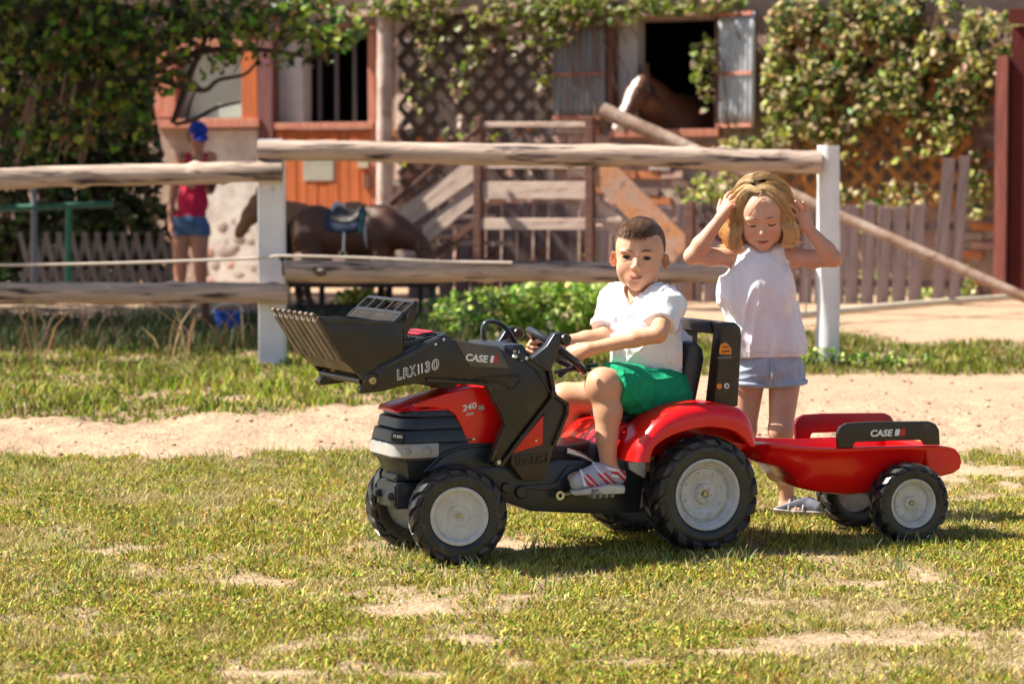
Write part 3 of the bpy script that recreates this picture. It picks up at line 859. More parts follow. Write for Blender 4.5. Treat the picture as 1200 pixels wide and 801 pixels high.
def stones(x0, y0, x1, y1, n):
    bm = bmesh.new(); bmesh.ops.create_icosphere(bm, subdivisions=2, radius=1)
    meshes = []
    base_v = [v.co.copy() for v in bm.verts]
    for k_ in range(4):
        b2 = bm.copy()
        for v in b2.verts: v.co = Vector((v.co.x, v.co.y * 0.4, v.co.z)) * (1 + 0.22 * float(vnoise(v.co.x * 1.7 + k_ * 9, v.co.y * 1.7, v.co.z * 1.7)))
        me = bm_mesh('stone', b2, True, 50); me.materials.append(BR[3] if k_ < 3 else BR[1]); meshes.append(me)
    bm.free()
    for _ in range(n):
        px, py = random.uniform(x0, x1), random.uniform(y0, y1)
        p = bpt(px, py, 0.0); o = bpy.data.objects.new('stone', random.choice(meshes)); COL.objects.link(o); o.parent = wall_f
        s = random.uniform(0.05, 0.10); o.location = (p.x, 0.012, p.z); o.scale = (s * random.uniform(1, 1.5), s, s * random.uniform(0.7, 1)); o.rotation_euler = (0, random.uniform(-0.4, 0.4), 0)
stones(238, 250, 322, 335, 26); stones(1138, 240, 1166, 340, 10); stones(465, 235, 560, 330, 30)
slab('whitewash', 240, 152, 320, 330, -0.010, 0.0, mat('patchy_whitewash', (0.60, 0.56, 0.52), (0.42, 0.37, 0.35), 5, 0.9, 0.5, 14))

# ---- picket fence
PF = Frame(0, 22.6, R(-18))
pick_f = thing('picket_fence', 'grey purple wooden picket fence with two taller boards at its right end', 'fence', PF.o, PF.th)
def picket(px0, w, top, tilt, parent=pick_f, m=M_GREYW, bot=352, F=PF, y=0.0):
    a, b = F.pt(px0, bot, y), F.pt(px0 + w, top, y); w_ = b.x - a.x; h = b.z - a.z + 0.06
    bm = bmesh.new(); box_bm(bm, (0, 0, h / 2), (w_, 0.022, h))
    for v in bm.verts:
        if v.co.z > h * 0.5: v.co.x += random.uniform(-0.006, 0.006); v.co.z += random.uniform(-0.012, 0.012)
    bmesh.ops.bevel(bm, geom=list(bm.edges), offset=0.003, segments=1, affect='EDGES')
    o = link('picket', bm_mesh('picket', bm), m, parent, (a.x + w_ / 2, y + random.uniform(-0.006, 0.006), a.z - 0.06), (0, tilt, 0))
    return o
px = 478
while px < 1080:
    picket(px, random.uniform(14.8, 16.8), random.uniform(236, 243), random.uniform(0.0, 0.035)); px += 18.3
picket(1092, 15, 186, 0.07); picket(1110, 15, 182, 0.07)
for py in (262, 325):
    a, b = PF.pt(470, py, 0.03), PF.pt(1128, py, 0.03)
    box('rail', ((a.x + b.x) / 2, 0.032, a.z), (b.x - a.x, 0.035, 0.06), m=M_GREYW, parent=pick_f)
# ---- landing with stair boards
LF_ = Frame(0, 21.2, R(-25))
land = thing('wooden_landing', 'weathered wooden stair landing with board rails in front of the lattice wall', 'landing', LF_.o, LF_.th)
def plank2(name, pa, pb, wpx, y, m, parent=land, th=0.03, F=None, extra=0.0):
    F = F or LF_
    a, b = F.pt(*pa, y), F.pt(*pb, y); d = b - a; w = wpx / 141.5
    bm = bmesh.new(); box_bm(bm, (0, 0, 0), (d.length + extra, th, w)); bmesh.ops.bevel(bm, geom=list(bm.edges), offset=0.004, segments=1, affect='EDGES')
    o = link(name, bm_mesh(name, bm), m, parent, (a + b) / 2); o.rotation_euler = (0, -math.atan2(d.z, d.x), 0); return o
for px in (561, 692): plank2('post', (px, 362), (px, 137), 9.5, 0.0, M_REDW, th=0.075)
for px in (563, 690): plank2('post', (px, 352), (px, 150), 8.5, 0.9, M_REDW, th=0.07)
plank2('rail_board', (566, 146), (688, 146), 6, 0, M_PALEW); plank2('rail_board', (652, 153), (688, 153), 6, 0.03, M_PALEW)
plank2('rail_board', (566, 194), (688, 194), 7, 0, M_PALEW); plank2('rail_board', (566, 223), (688, 223), 20, 0, M_PALEW); plank2('rail_board', (563, 262.5), (688, 262.5), 13, 0, M_PALEW, th=0.05)
a, b = LF_.pt(565, 266, 0), LF_.pt(690, 266, 0)
for k_ in range(7): box('deck_board', ((a.x + b.x) / 2, 0.10 + k_ * 0.13, a.z), (b.x - a.x, 0.12, 0.03), m=M_PALEW, parent=land)
plank2('stair_board', (452, 270), (557, 197), 24, 0.0, M_PALEW); plank2('stair_board', (462, 306), (557, 226), 20, 0.02, M_PALEW)
plank2('stair_board', (470, 330), (556, 262), 8, 0.04, M_REDW)
plank2('handrail', (458, 240), (563, 148), 4, -0.02, M_REDW, th=0.05)
for k_ in range(6): 
    p = LF_.pt(470 + k_ * 15, 312 - k_ * 11.5, 0.45); box('tread', (p.x, 0.45, p.z), (0.2, 0.80, 0.03), m=M_PALEW, parent=land)
plank2('stair_board', (701, 196), (800, 296), 34, 0.0, M_RUST); plank2('stair_board', (698, 240), (775, 318), 22, 0.05, M_PALEW)
plank2('brace', (600, 330), (640, 290), 5, 0.05, M_REDW); plank2('brace', (520, 285), (600, 285), 6, 0.1, M_PALEW); plank2('brace', (545, 330), (585, 290), 5, 0.06, M_REDW)
plank2('brace', (820, 262), (870, 300), 6, 0.2, M_REDW); plank2('rail_board', (696, 258), (730, 258), 5, 0.02, M_PALEW)
plank2('post', (809, 352), (809, 236), 10, 0.0, M_REDW, th=0.07)
# dark space board under the landing
# ---- the long leaning pole, the pale pole
o = log('leaning_pole', [LF_.world(706, 130, -0.12), LF_.world(800, 170, -0.12), LF_.world(985, 254, -0.12), LF_.world(1215, 354, -0.12)], [0.066, 0.056, 0.042, 0.040], mat('brown_pole', (0.22, 0.125, 0.08), (0.34, 0.25, 0.20), 6, 0.8, 0.6, 20, c3=(0.10, 0.06, 0.05), s3=14, t3=(0.55, 0.7)), None, 21, 8, 12, 60)
tag(o, 'long brown pole sloping from the stall window down to the ground at the right', 'pole')
a, b = G(925, 381), W(1190, 347.5, 20.2)
o = log('pale_pole', [(a.x, a.y, 0.07), (b.x, b.y, b.z)], [0.030, 0.026], mat('cream_pole', (0.62, 0.54, 0.40), (0.52, 0.44, 0.32), 9, 0.8, 0.3), None, 31, 2, 12, 30)
tag(o, 'straight cream pole lying low behind the round white post', 'pole')
# ---- table behind the lower rail
TBF = Frame(0, 19.0, 0)
tb = thing('trough_table', 'dark wooden table with a black trough beneath, behind the lower fence rail', 'table', TBF.o, 0)
M_DK = wood('dark_oiled_wood', (0.05, 0.03, 0.025), (0.035, 0.022, 0.02)); M_GRN = mat('dark_green_paint', (0.01, 0.06, 0.045), (0.012, 0.04, 0.035), 6, 0.5)
def tbx(name, x0, y0, x1, y1, yy, th, m, parent=tb):
    a, b = TBF.pt(x0, y1, yy), TBF.pt(x1, y0, yy)
    return box(name, ((a.x + b.x) / 2, yy + th / 2, (a.z + b.z) / 2), (b.x - a.x, th, b.z - a.z), bevel=0.004, m=m, parent=parent)
tbx('table_top', 336, 331, 512, 337, -0.1, 0.7, M_DK)
for x in (347, 374, 490, 503): tbx('leg', x, 337, x + 6, 376, 0.0 if x != 490 else 0.4, 0.05, M_DK if x < 400 else M_GRN)
tbx('trough', 337, 358, 448, 371, 0.05, 0.35, mat('black_rubber', (0.02, 0.02, 0.022), rough=0.6))
# ---- blue bucket
g_ = G(268, 397)
bu = thing('bucket', 'blue plastic bucket in the weeds behind the left fence rail', 'bucket', (g_.x, g_.y, 0))
bm = bmesh.new(); lathe_bm(bm, [(0, 0), (0.075, 0), (0.095, 0.17), (0.102, 0.172), (0.102, 0.182), (0.093, 0.182), (0.073, 0.012), (0, 0.012)], 28, M=Matrix.Rotation(math.pi / 2, 4, 'X'))
link('bucket_body', bm_mesh('bucket_body', bm, True), mat('blue_plastic', (0.01, 0.08, 0.42), rough=0.35), bu)
tube('handle', [(0.1 * math.cos(a), 0.05 * math.sin(a) * 0.5 - 0.02, 0.175 + 0.06 * math.sin(a)) for a in np.linspace(0, math.pi, 12)], 0.003, 6, M_WPAINT, bu)
g_ = G(241, 399); o = box('brown_stake', (g_.x, g_.y, 0.14), (0.045, 0.045, 0.34), m=M_REDW); tag(o, 'short brown wooden stake beside the blue bucket', 'stake')
# ---- green metal frame and low lattice fence at the left
GF = Frame(0, 21.5, 0)
gf = thing('green_metal_frame', 'green painted metal bar frame at the left under the dark tree', 'metal frame', GF.o, 0)
M_GP = mat('green_paint', (0.015, 0.22, 0.13), (0.02, 0.16, 0.10), 6, 0.4)
gt = lambda pts: [GF.pt(a, b, 0) for a, b in pts]
tube('crossbar', gt([(-40, 246), (60, 242), (132, 239)]), 0.028, 10, mat('dull_green_paint', (0.03, 0.14, 0.09), rough=0.5), gf)
tube('leg', gt([(81, 243), (80, 300), (80, 352)]), 0.028, 10, M_GP, gf); tube('leg', gt([(40, 212), (40, 300), (40, 352)]), 0.026, 10, mat('grey_blue_paint', (0.20, 0.22, 0.26), rough=0.5), gf)
XF = Frame(0, 22.9, 0)
xf = thing('lattice_fence', 'low grey crossed slat garden fence left of the woman', 'fence', XF.o, 0)
M_XG = wood('pale_grey_slat', (0.17, 0.165, 0.18), (0.11, 0.105, 0.12))
for i in range(12):
    x = 32 + i * 15
    for s in (-1, 1):
        a, b = XF.pt(x - s * 9, 345, 0.012 * s), XF.pt(x + s * 9, 272, 0.012 * s); d = b - a
        bx = box('slat', (a + b) / 2, (0.045, 0.012, d.length), m=M_XG, parent=xf); bx.rotation_euler = (0, math.atan2(d.x, d.z), 0)
a, b = XF.pt(22, 322, 0.03), XF.pt(205, 322, 0.03); box('rail', ((a.x + b.x) / 2, 0.035, a.z), (b.x - a.x, 0.03, 0.05), m=M_XG, parent=xf)

# ---------------------------------------------------------------- leaves
def blob_pts(regs, depth, yb, F=BF, dens=1.0, world_=True):
    """leaf centres filling ellipses given in the picture, at the depth of a plane of frame F"""
    out = []
    for px, py, rx, ry, n in regs:
        n = int(n * dens); t = rng.random(n) * 2 * np.pi; r = np.sqrt(rng.random(n))
        X = px + rx * r * np.cos(t); Y = py + ry * r * np.sin(t)
        for a, b in zip(X, Y):
            p = F.pt(a, b, yb); p.y = yb - depth * random.random(); out.append(p)
    out = np.array([list(p) for p in out])
    nz = fbm(out[:, 0] * 4.0, out[:, 2] * 4.0, 3.0, 3)
    k = nz > -0.22 + 0.25 * rng.standard_normal(len(out)) * 0.4
    return out[k]
def to_world(F, P):
    ex, ey = np.array(F.ex), np.array(F.ey)
    return np.array(F.o)[None] + P[:, :1] * ex + P[:, 1:2] * ey + P[:, 2:] * np.array([0, 0, 1.0])
# ivy on the right
ivyR = thing('ivy', 'dense pale and dark leaved ivy covering the right part of the stable front', 'ivy', BF.o, BF.th)
P = blob_pts([(1042, 60, 128, 75, 3400), (985, 110, 62, 60, 1400), (1080, 120, 80, 65, 1700), (1150, 60, 60, 50, 900), (1010, 160, 110, 36, 420), (880, 176, 40, 14, 240), (922, 90, 20, 85, 620), (1000, 20, 90, 28, 1200), (1150, 215, 14, 40, 200), (1050, 228, 70, 16, 200)], 0.30, -0.12)
c = pick([(0.34, 0.38, 0.08), (0.50, 0.46, 0.18), (0.07, 0.14, 0.02), (0.66, 0.54, 0.28), (0.06, 0.10, 0.03), (0.48, 0.34, 0.22), (0.40, 0.42, 0.08)], len(P), 0.3)
o = leaves_mesh('foliage', P, np.full(len(P), 0.058), c, M_LEAF, ivyR, up=0.5, nrm=(-0.3, -0.5, 0.2)); o['kind'] = 'stuff'
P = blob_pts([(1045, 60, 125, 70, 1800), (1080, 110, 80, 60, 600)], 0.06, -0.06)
c = pick([(0.03, 0.05, 0.018), (0.045, 0.07, 0.025)], len(P), 0.3)  # near-black leaf layer paints the shaded gaps in the ivy
o = leaves_mesh('gap_shade_foliage', P, np.full(len(P), 0.075), c, M_LEAF, ivyR); o['kind'] = 'stuff'
bm = bmesh.new()
for _ in range(46):
    x = random.uniform(860, 1160); y = random.uniform(150, 250); pts = [bpt(x, y, -0.14)]
    for s in range(5): x += random.uniform(-14, 14); y -= random.uniform(18, 40); pts.append(bpt(x, max(y, 5), -0.14 - 0.02 * s))
    tube_bm(bm, smooth_path([list(p) for p in pts], 2), 0.007, 4)
link('stem', bm_mesh('stem', bm), mat('vine_stem', (0.20, 0.11, 0.07), rough=0.9), ivyR)['kind'] = 'stuff'
ivyC = thing('ivy', 'thin ivy trailing along the eaves and down the grey lattice in the middle', 'ivy', BF.o, BF.th)
P = blob_pts([(560, 8, 130, 22, 900), (760, 4, 130, 14, 900), (640, 22, 60, 18, 260), (520, 45, 26, 30, 150), (545, 75, 14, 45, 110), (508, 100, 10, 60, 90), (580, 60, 40, 22, 90), (640, 80, 12, 30, 36), (830, 85, 12, 45, 110), (700, 20, 60, 12, 160), (645, 45, 30, 12, 60), (560, 155, 40, 10, 26), (850, 225, 60, 14, 160), (505, 10, 60, 14, 200), (745, 10, 40, 12, 160), (480, 140, 16, 60, 50)], 0.22, -0.14)
c = pick([(0.30, 0.36, 0.05), (0.20, 0.28, 0.04), (0.34, 0.30, 0.12), (0.42, 0.30, 0.22), (0.12, 0.17, 0.04)], len(P), 0.3)
o = leaves_mesh('foliage', P, np.full(len(P), 0.065), c, M_LEAF, ivyC, up=0.5, nrm=(-0.3, -0.6, 0.2)); o['kind'] = 'stuff'
bm = bmesh.new()
for _ in range(26):
    x = random.choice([random.uniform(480, 600), random.uniform(630, 735)]); y = 4; pts = [bpt(x, y, -0.16)]
    for s in range(random.randint(2, 5)): x += random.uniform(-12, 12); y += random.uniform(12, 34); pts.append(bpt(x, y, -0.16))
    tube_bm(bm, smooth_path([list(p) for p in pts], 2), 0.006, 4)
link('stem', bm_mesh('stem', bm), MATS['vine_stem'], ivyC)['kind'] = 'stuff'

# ---- the tree at the left, its limbs and hanging twigs
tree = thing('tree', 'dark overhanging tree at the left with bare forked branches across the window', 'tree', (W(-30, 300, 21).x, 21.0, 0))
tb_ = np.array(tree.location)
def tw(pts, r, n=8, y=0.0, name='branch', m=None):
    P = [np.array(W(a, b, 21.0 + y + (c_[0] if (c_ := rest) else 0))) - tb_ for a, b, *rest in pts]
    P = smooth_path(P, 5); rr = np.interp(np.linspace(0, 1, len(P)), np.linspace(0, 1, len(r)), r)
    return tube(name, P, list(rr), n, m or mat('dark_bark', (0.055, 0.035, 0.028), (0.09, 0.06, 0.045), 12, 0.9, 0.7, 30), tree)
tw([(-60, 380), (-45, 250), (-30, 120), (0, 20), (30, -90)], [0.17, 0.13, 0.11, 0.09, 0.07], 14, 0, 'trunk')
tw([(-38, 170), (40, 118), (110, 100), (160, 90), (230, 62), (300, 58), (380, 70)], [0.08, 0.06, 0.045, 0.040, 0.030, 0.02, 0.012])
tw([(150, 92), (180, 92), (212, 102), (240, 106), (256, 94), (285, 88), (297, 78), (304, 66)], [0.028, 0.022, 0.020, 0.020, 0.017, 0.014, 0.012, 0.01], y=-0.1)
tw([(202, 145), (214, 112), (224, 84), (238, 52), (250, 10)], [0.022, 0.028, 0.028, 0.022, 0.016], y=-0.05)
tw([(205, 146), (228, 140), (255, 126), (282, 120)], [0.016, 0.020, 0.015, 0.009], y=-0.12)
tw([(160, 96), (190, 84), (215, 88), (238, 106)], [0.02, 0.016, 0.014, 0.010], y=-0.15)
tw([(218, 146), (222, 125), (228, 108)], [0.010, 0.012, 0.008], y=-0.1)
tw([(0, 20), (120, 12), (250, 20), (330, 45), (420, 30)], [0.06, 0.05, 0.035, 0.02, 0.01])
for _ in range(34):
    x = random.choice([random.uniform(0, 110), random.uniform(0, 110), random.uniform(110, 330)]); y = random.uniform(70, 120) if x < 110 else random.uniform(0, 50); L = random.uniform(60, 100) if x < 110 else random.uniform(20, 50)
    tw([(x + 14, y, 0), (x + 6, y + L * 0.5, 0), (x - 6, y + L, 0)], [0.010, 0.009, 0.005], 5, random.uniform(-0.5, 0.3), 'twig', mat('tan_twig', (0.30, 0.18, 0.13), rough=0.9))
def crown(regs, y, depth, size, pal, name, thr=-0.1, up=0.4, jit=0.3):
    out = []
    for px, py, rx, ry, n in regs:
        t = rng.random(n) * 2 * np.pi; r = np.sqrt(rng.random(n))
        for a, b in zip(px + rx * r * np.cos(t), py + ry * r * np.sin(t)):
            out.append(W(a, b, y + depth * (random.random() - 0.5)))
    out = np.array([list(p) for p in out]); nz = fbm(out[:, 0] * 3.2, out[:, 2] * 3.2, out[:, 1] * 3.2, 3)
    out = out[nz > thr + 0.1 * rng.standard_normal(len(out))]
    o = leaves_mesh(name, out - tb_, np.full(len(out), size), pick(pal, len(out), jit), M_LEAF, tree, up=up); o['kind'] = 'stuff'; return o
PALD = [(0.03, 0.055, 0.012), (0.05, 0.09, 0.015), (0.08, 0.14, 0.02), (0.20, 0.22, 0.04), (0.26, 0.14, 0.06), (0.16, 0.34, 0.03), (0.03, 0.05, 0.015), (0.34, 0.42, 0.05)]
crown([(60, 20, 180, 60, 2600), (170, 60, 110, 50, 900), (300, 15, 110, 32, 1100), (380, 30, 50, 34, 330), (60, 130, 110, 60, 900), (340, 60, 60, 22, 120), (120, 150, 60, 50, 260)], 20.8, 1.0, 0.068, PALD, 'foliage', -0.12)
# unseen crown out of view, added to shade the left background
def shade_crown(boxes, name):
    out = []
    for (x, y, z, rx, ry, rz, n) in boxes:
        v = rng.standard_normal((n, 3)); v /= np.linalg.norm(v, axis=1)[:, None]; v *= rng.random((n, 1)) ** 0.4
        out.append(v * np.array([rx, ry, rz]) + np.array([x, y, z]))
    out = np.concatenate(out); nz = fbm(out[:, 0] * 1.5, out[:, 2] * 1.5, out[:, 1] * 1.5, 3); out = out[nz > -0.20]
    o = leaves_mesh(name, out - tb_, np.full(len(out), 0.13), pick(PALD, len(out), 0.3), M_LEAF, tree, up=0.6); o['kind'] = 'stuff'
shade_crown([(-4.4, 20.9, 3.75, 1.5, 1.2, 0.55, 3000), (-3.6, 23.0, 3.9, 1.5, 1.0, 0.5, 1500), (-6.3, 20.5, 4.6, 2.6, 2.6, 1.1, 5200), (-5.6, 18.0, 4.9, 2.4, 1.9, 0.9, 4200), (-4.6, 22.5, 3.9, 1.6, 1.6, 0.8, 2600), (-7.6, 19.0, 3.6, 1.6, 2.5, 1.3, 2600)], 'unseen_shade_foliage')
tube('limb', smooth_path([np.array(W(30, -90, 21.0)) - tb_, np.array([-5.6, 19.8, 4.1]) - tb_, np.array([-5.8, 18.0, 4.6]) - tb_], 5), 0.06, 8, MATS['dark_bark'], tree)  # limbs reaching up to the added unseen crown
tube('limb', smooth_path([np.array(W(10, -30, 21.0)) - tb_, np.array([-5.2, 21.5, 3.7]) - tb_, np.array([-6.8, 20.8, 4.6]) - tb_], 5), 0.06, 8, MATS['dark_bark'], tree)
# dark ivy hedge on the wall at the left
hedge = thing('ivy_hedge', 'dark green ivy and shrubs against the wall at the far left', 'hedge', (W(80, 330, 23.4).x, 23.4, 0))
hb_ = np.array(hedge.location)
out = []
for px, py, rx, ry, n in [(30, 240, 120, 100, 3200), (120, 200, 70, 110, 2400), (-40, 120, 120, 130, 1500), (60, 300, 130, 45, 1600), (190, 290, 30, 50, 420), (130, 90, 50, 90, 1800), (40, 60, 120, 90, 3600)]:
    t = rng.random(n) * 2 * np.pi; r = np.sqrt(rng.random(n))
    for a, b in zip(px + rx * r * np.cos(t), py + ry * r * np.sin(t)): out.append(W(a, b, 23.5 + 0.7 * random.random()))
out = np.array([list(p) for p in out]); out = out[out[:, 2] > 0.02]
o = leaves_mesh('foliage', out - hb_, np.full(len(out), 0.085), pick([(0.025, 0.05, 0.022), (0.04, 0.075, 0.03), (0.09, 0.15, 0.04), (0.09, 0.07, 0.045)], len(out), 0.35), M_LEAF, hedge, up=0.3, nrm=(0, -0.5, 0.1)); o['kind'] = 'stuff'
bm = bmesh.new()
for _ in range(30):
    x = random.uniform(-80, 190); P = [np.array(W(x + random.uniform(-8, 8), yy, 23.7)) - hb_ for yy in (345, 260, 180, 100)]; tube_bm(bm, P, 0.012, 5)
link('stem', bm_mesh('stem', bm), MATS['dark_bark'], hedge)['kind'] = 'stuff'
# ---- low bushes behind the lower rail
def bush(label, regs, Yb, size, pal, depth=0.5, cat='bush', name='nettle_bush', stem=14):
    c0 = regs[0]; t_ = thing(name, label, cat, (W(c0[0], 400, Yb).x, Yb, 0)); b0 = np.array(t_.location); out = []
    for px, py, rx, ry, n in regs:
        t = rng.random(n) * 2 * np.pi; r = np.sqrt(rng.random(n))
        for a, b in zip(px + rx * r * np.cos(t), py + ry * r * np.sin(t)): out.append(W(a, b, Yb + depth * (random.random() - 0.5)))
    out = np.array([list(p) for p in out]); out = out[out[:, 2] > 0.01]
    nz = fbm(out[:, 0] * 5, out[:, 2] * 5, out[:, 1] * 5, 3); out = out[nz > -0.18]
    o = leaves_mesh('foliage', out - b0, np.full(len(out), size), pick(pal, len(out), 0.3), M_LEAF, t_, up=0.9, nrm=(-0.2, -0.3, 0.2)); o['kind'] = 'stuff'
    bm = bmesh.new()
    for _ in range(stem):
        rg = random.choice(regs); x = rg[0] + random.uniform(-0.8, 0.8) * rg[2]
        p0 = G(x, 217 + 3000 / Yb); tube_bm(bm, [Vector((p0.x, Yb, 0)) - t_.location, W(x + 4, rg[1], Yb) - t_.location], 0.005, 4)
    link('stem', bm_mesh('stem', bm), mat('green_stem', (0.10, 0.14, 0.04), rough=0.8), t_)['kind'] = 'stuff'
    return t_
PG = [(0.32, 0.50, 0.05), (0.18, 0.36, 0.03), (0.44, 0.54, 0.10), (0.07, 0.15, 0.02), (0.56, 0.58, 0.22)]
bush('bright green leafy bush behind the boy under the lower rail', [(655, 362, 85, 36, 2000), (580, 368, 75, 32, 1300), (720, 358, 40, 36, 500)], 16.6, 0.045, PG, 0.6)
bush('smaller darker green bush right of the green table legs', [(535, 374, 46, 34, 700)], 17.6, 0.045, [(0.08, 0.17, 0.03), (0.12, 0.22, 0.03), (0.20, 0.30, 0.05)], 0.5)
bush('yellow green plant seen through the table legs', [(420, 352, 30, 14, 240)], 19.8, 0.05, [(0.34, 0.40, 0.05), (0.26, 0.34, 0.05)], 0.4)
bush('sparse plants along the foot of the picket fence', [(1000, 335, 16, 22, 60), (1080, 335, 20, 16, 60), (1050, 345, 60, 8, 80), (1130, 330, 16, 24, 90), (1005, 268, 8, 8, 16), (1020, 322, 8, 10, 20)], 22.2, 0.045, PG, 0.2)
bush('yellow green leaves in front of the picket fence left of the girl', [(845, 215, 40, 18, 140), (815, 225, 14, 22, 50), (690, 300, 8, 14, 16)], 22.1, 0.055, [(0.40, 0.40, 0.08), (0.26, 0.32, 0.06), (0.42, 0.34, 0.20)], 0.3)
bush('green grass clump under the round white post', [(965, 418, 30, 12, 260), (1040, 420, 60, 8, 320)], 14.3, 0.022, PG, 0.4, 'plant', 'grass_clump', 6)
# ================================================================ materials of the toys
M_BLK = mat('black_plastic', (0.020, 0.015, 0.012), (0.040, 0.029, 0.021), 9, 0.27, 0.03, 260, rvar=0.07, c3=(0.085, 0.062, 0.042), s3=22, t3=(0.60, 0.82))
M_BLK2 = mat('dark_blue_black_plastic', (0.020, 0.024, 0.032), (0.032, 0.036, 0.044), 12, 0.30, 0.05, 300, rvar=0.07)
M_RED = mat('red_plastic', (0.86, 0.008, 0.006), (0.76, 0.005, 0.005), 6, 0.24, 0.015, 60, rvar=0.06, coat=0.25)
M_MAROON = mat('dark_red_plastic', (0.20, 0.006, 0.014), (0.15, 0.005, 0.012), 6, 0.3)
M_TYRE = mat('dusty_tyre_plastic', (0.012, 0.014, 0.020), (0.040, 0.036, 0.034), 16, 0.32, 0.10, 90, rvar=0.08, c3=(0.12, 0.10, 0.08), s3=34, t3=(0.58, 0.8))
M_RIM = mat('silver_plastic_rim', (0.62, 0.61, 0.61), (0.50, 0.48, 0.46), 30, 0.38, 0.03, 120, c3=(0.30, 0.24, 0.18), s3=46, t3=(0.60, 0.8))
M_BRASS = mat('brass_bolt', (0.50, 0.40, 0.18), None, rough=0.35, metal=0.8)
M_STEEL = mat('steel', (0.55, 0.56, 0.60), None, rough=0.25, metal=1.0)
M_WHITE = mat('white_print', (0.88, 0.88, 0.88), rough=0.4)
M_SILV = mat('silver_sticker', (0.42, 0.41, 0.40), (0.34, 0.33, 0.32), 20, 0.35)
M_DRED = mat('red_print', (0.62, 0.02, 0.03), rough=0.4)
M_ORANGE = mat('orange_sticker', (0.85, 0.28, 0.02), rough=0.4)
M_BLKP = mat('black_print', (0.01, 0.01, 0.01), rough=0.5)
M_RIB = mat('dusty_bucket_plate', (0.07, 0.052, 0.038), (0.18, 0.135, 0.095), 14, 0.5, 0.06, 160, stretch=(1, 1, 0.35), c3=(0.26, 0.20, 0.14), s3=30, t3=(0.5, 0.8))

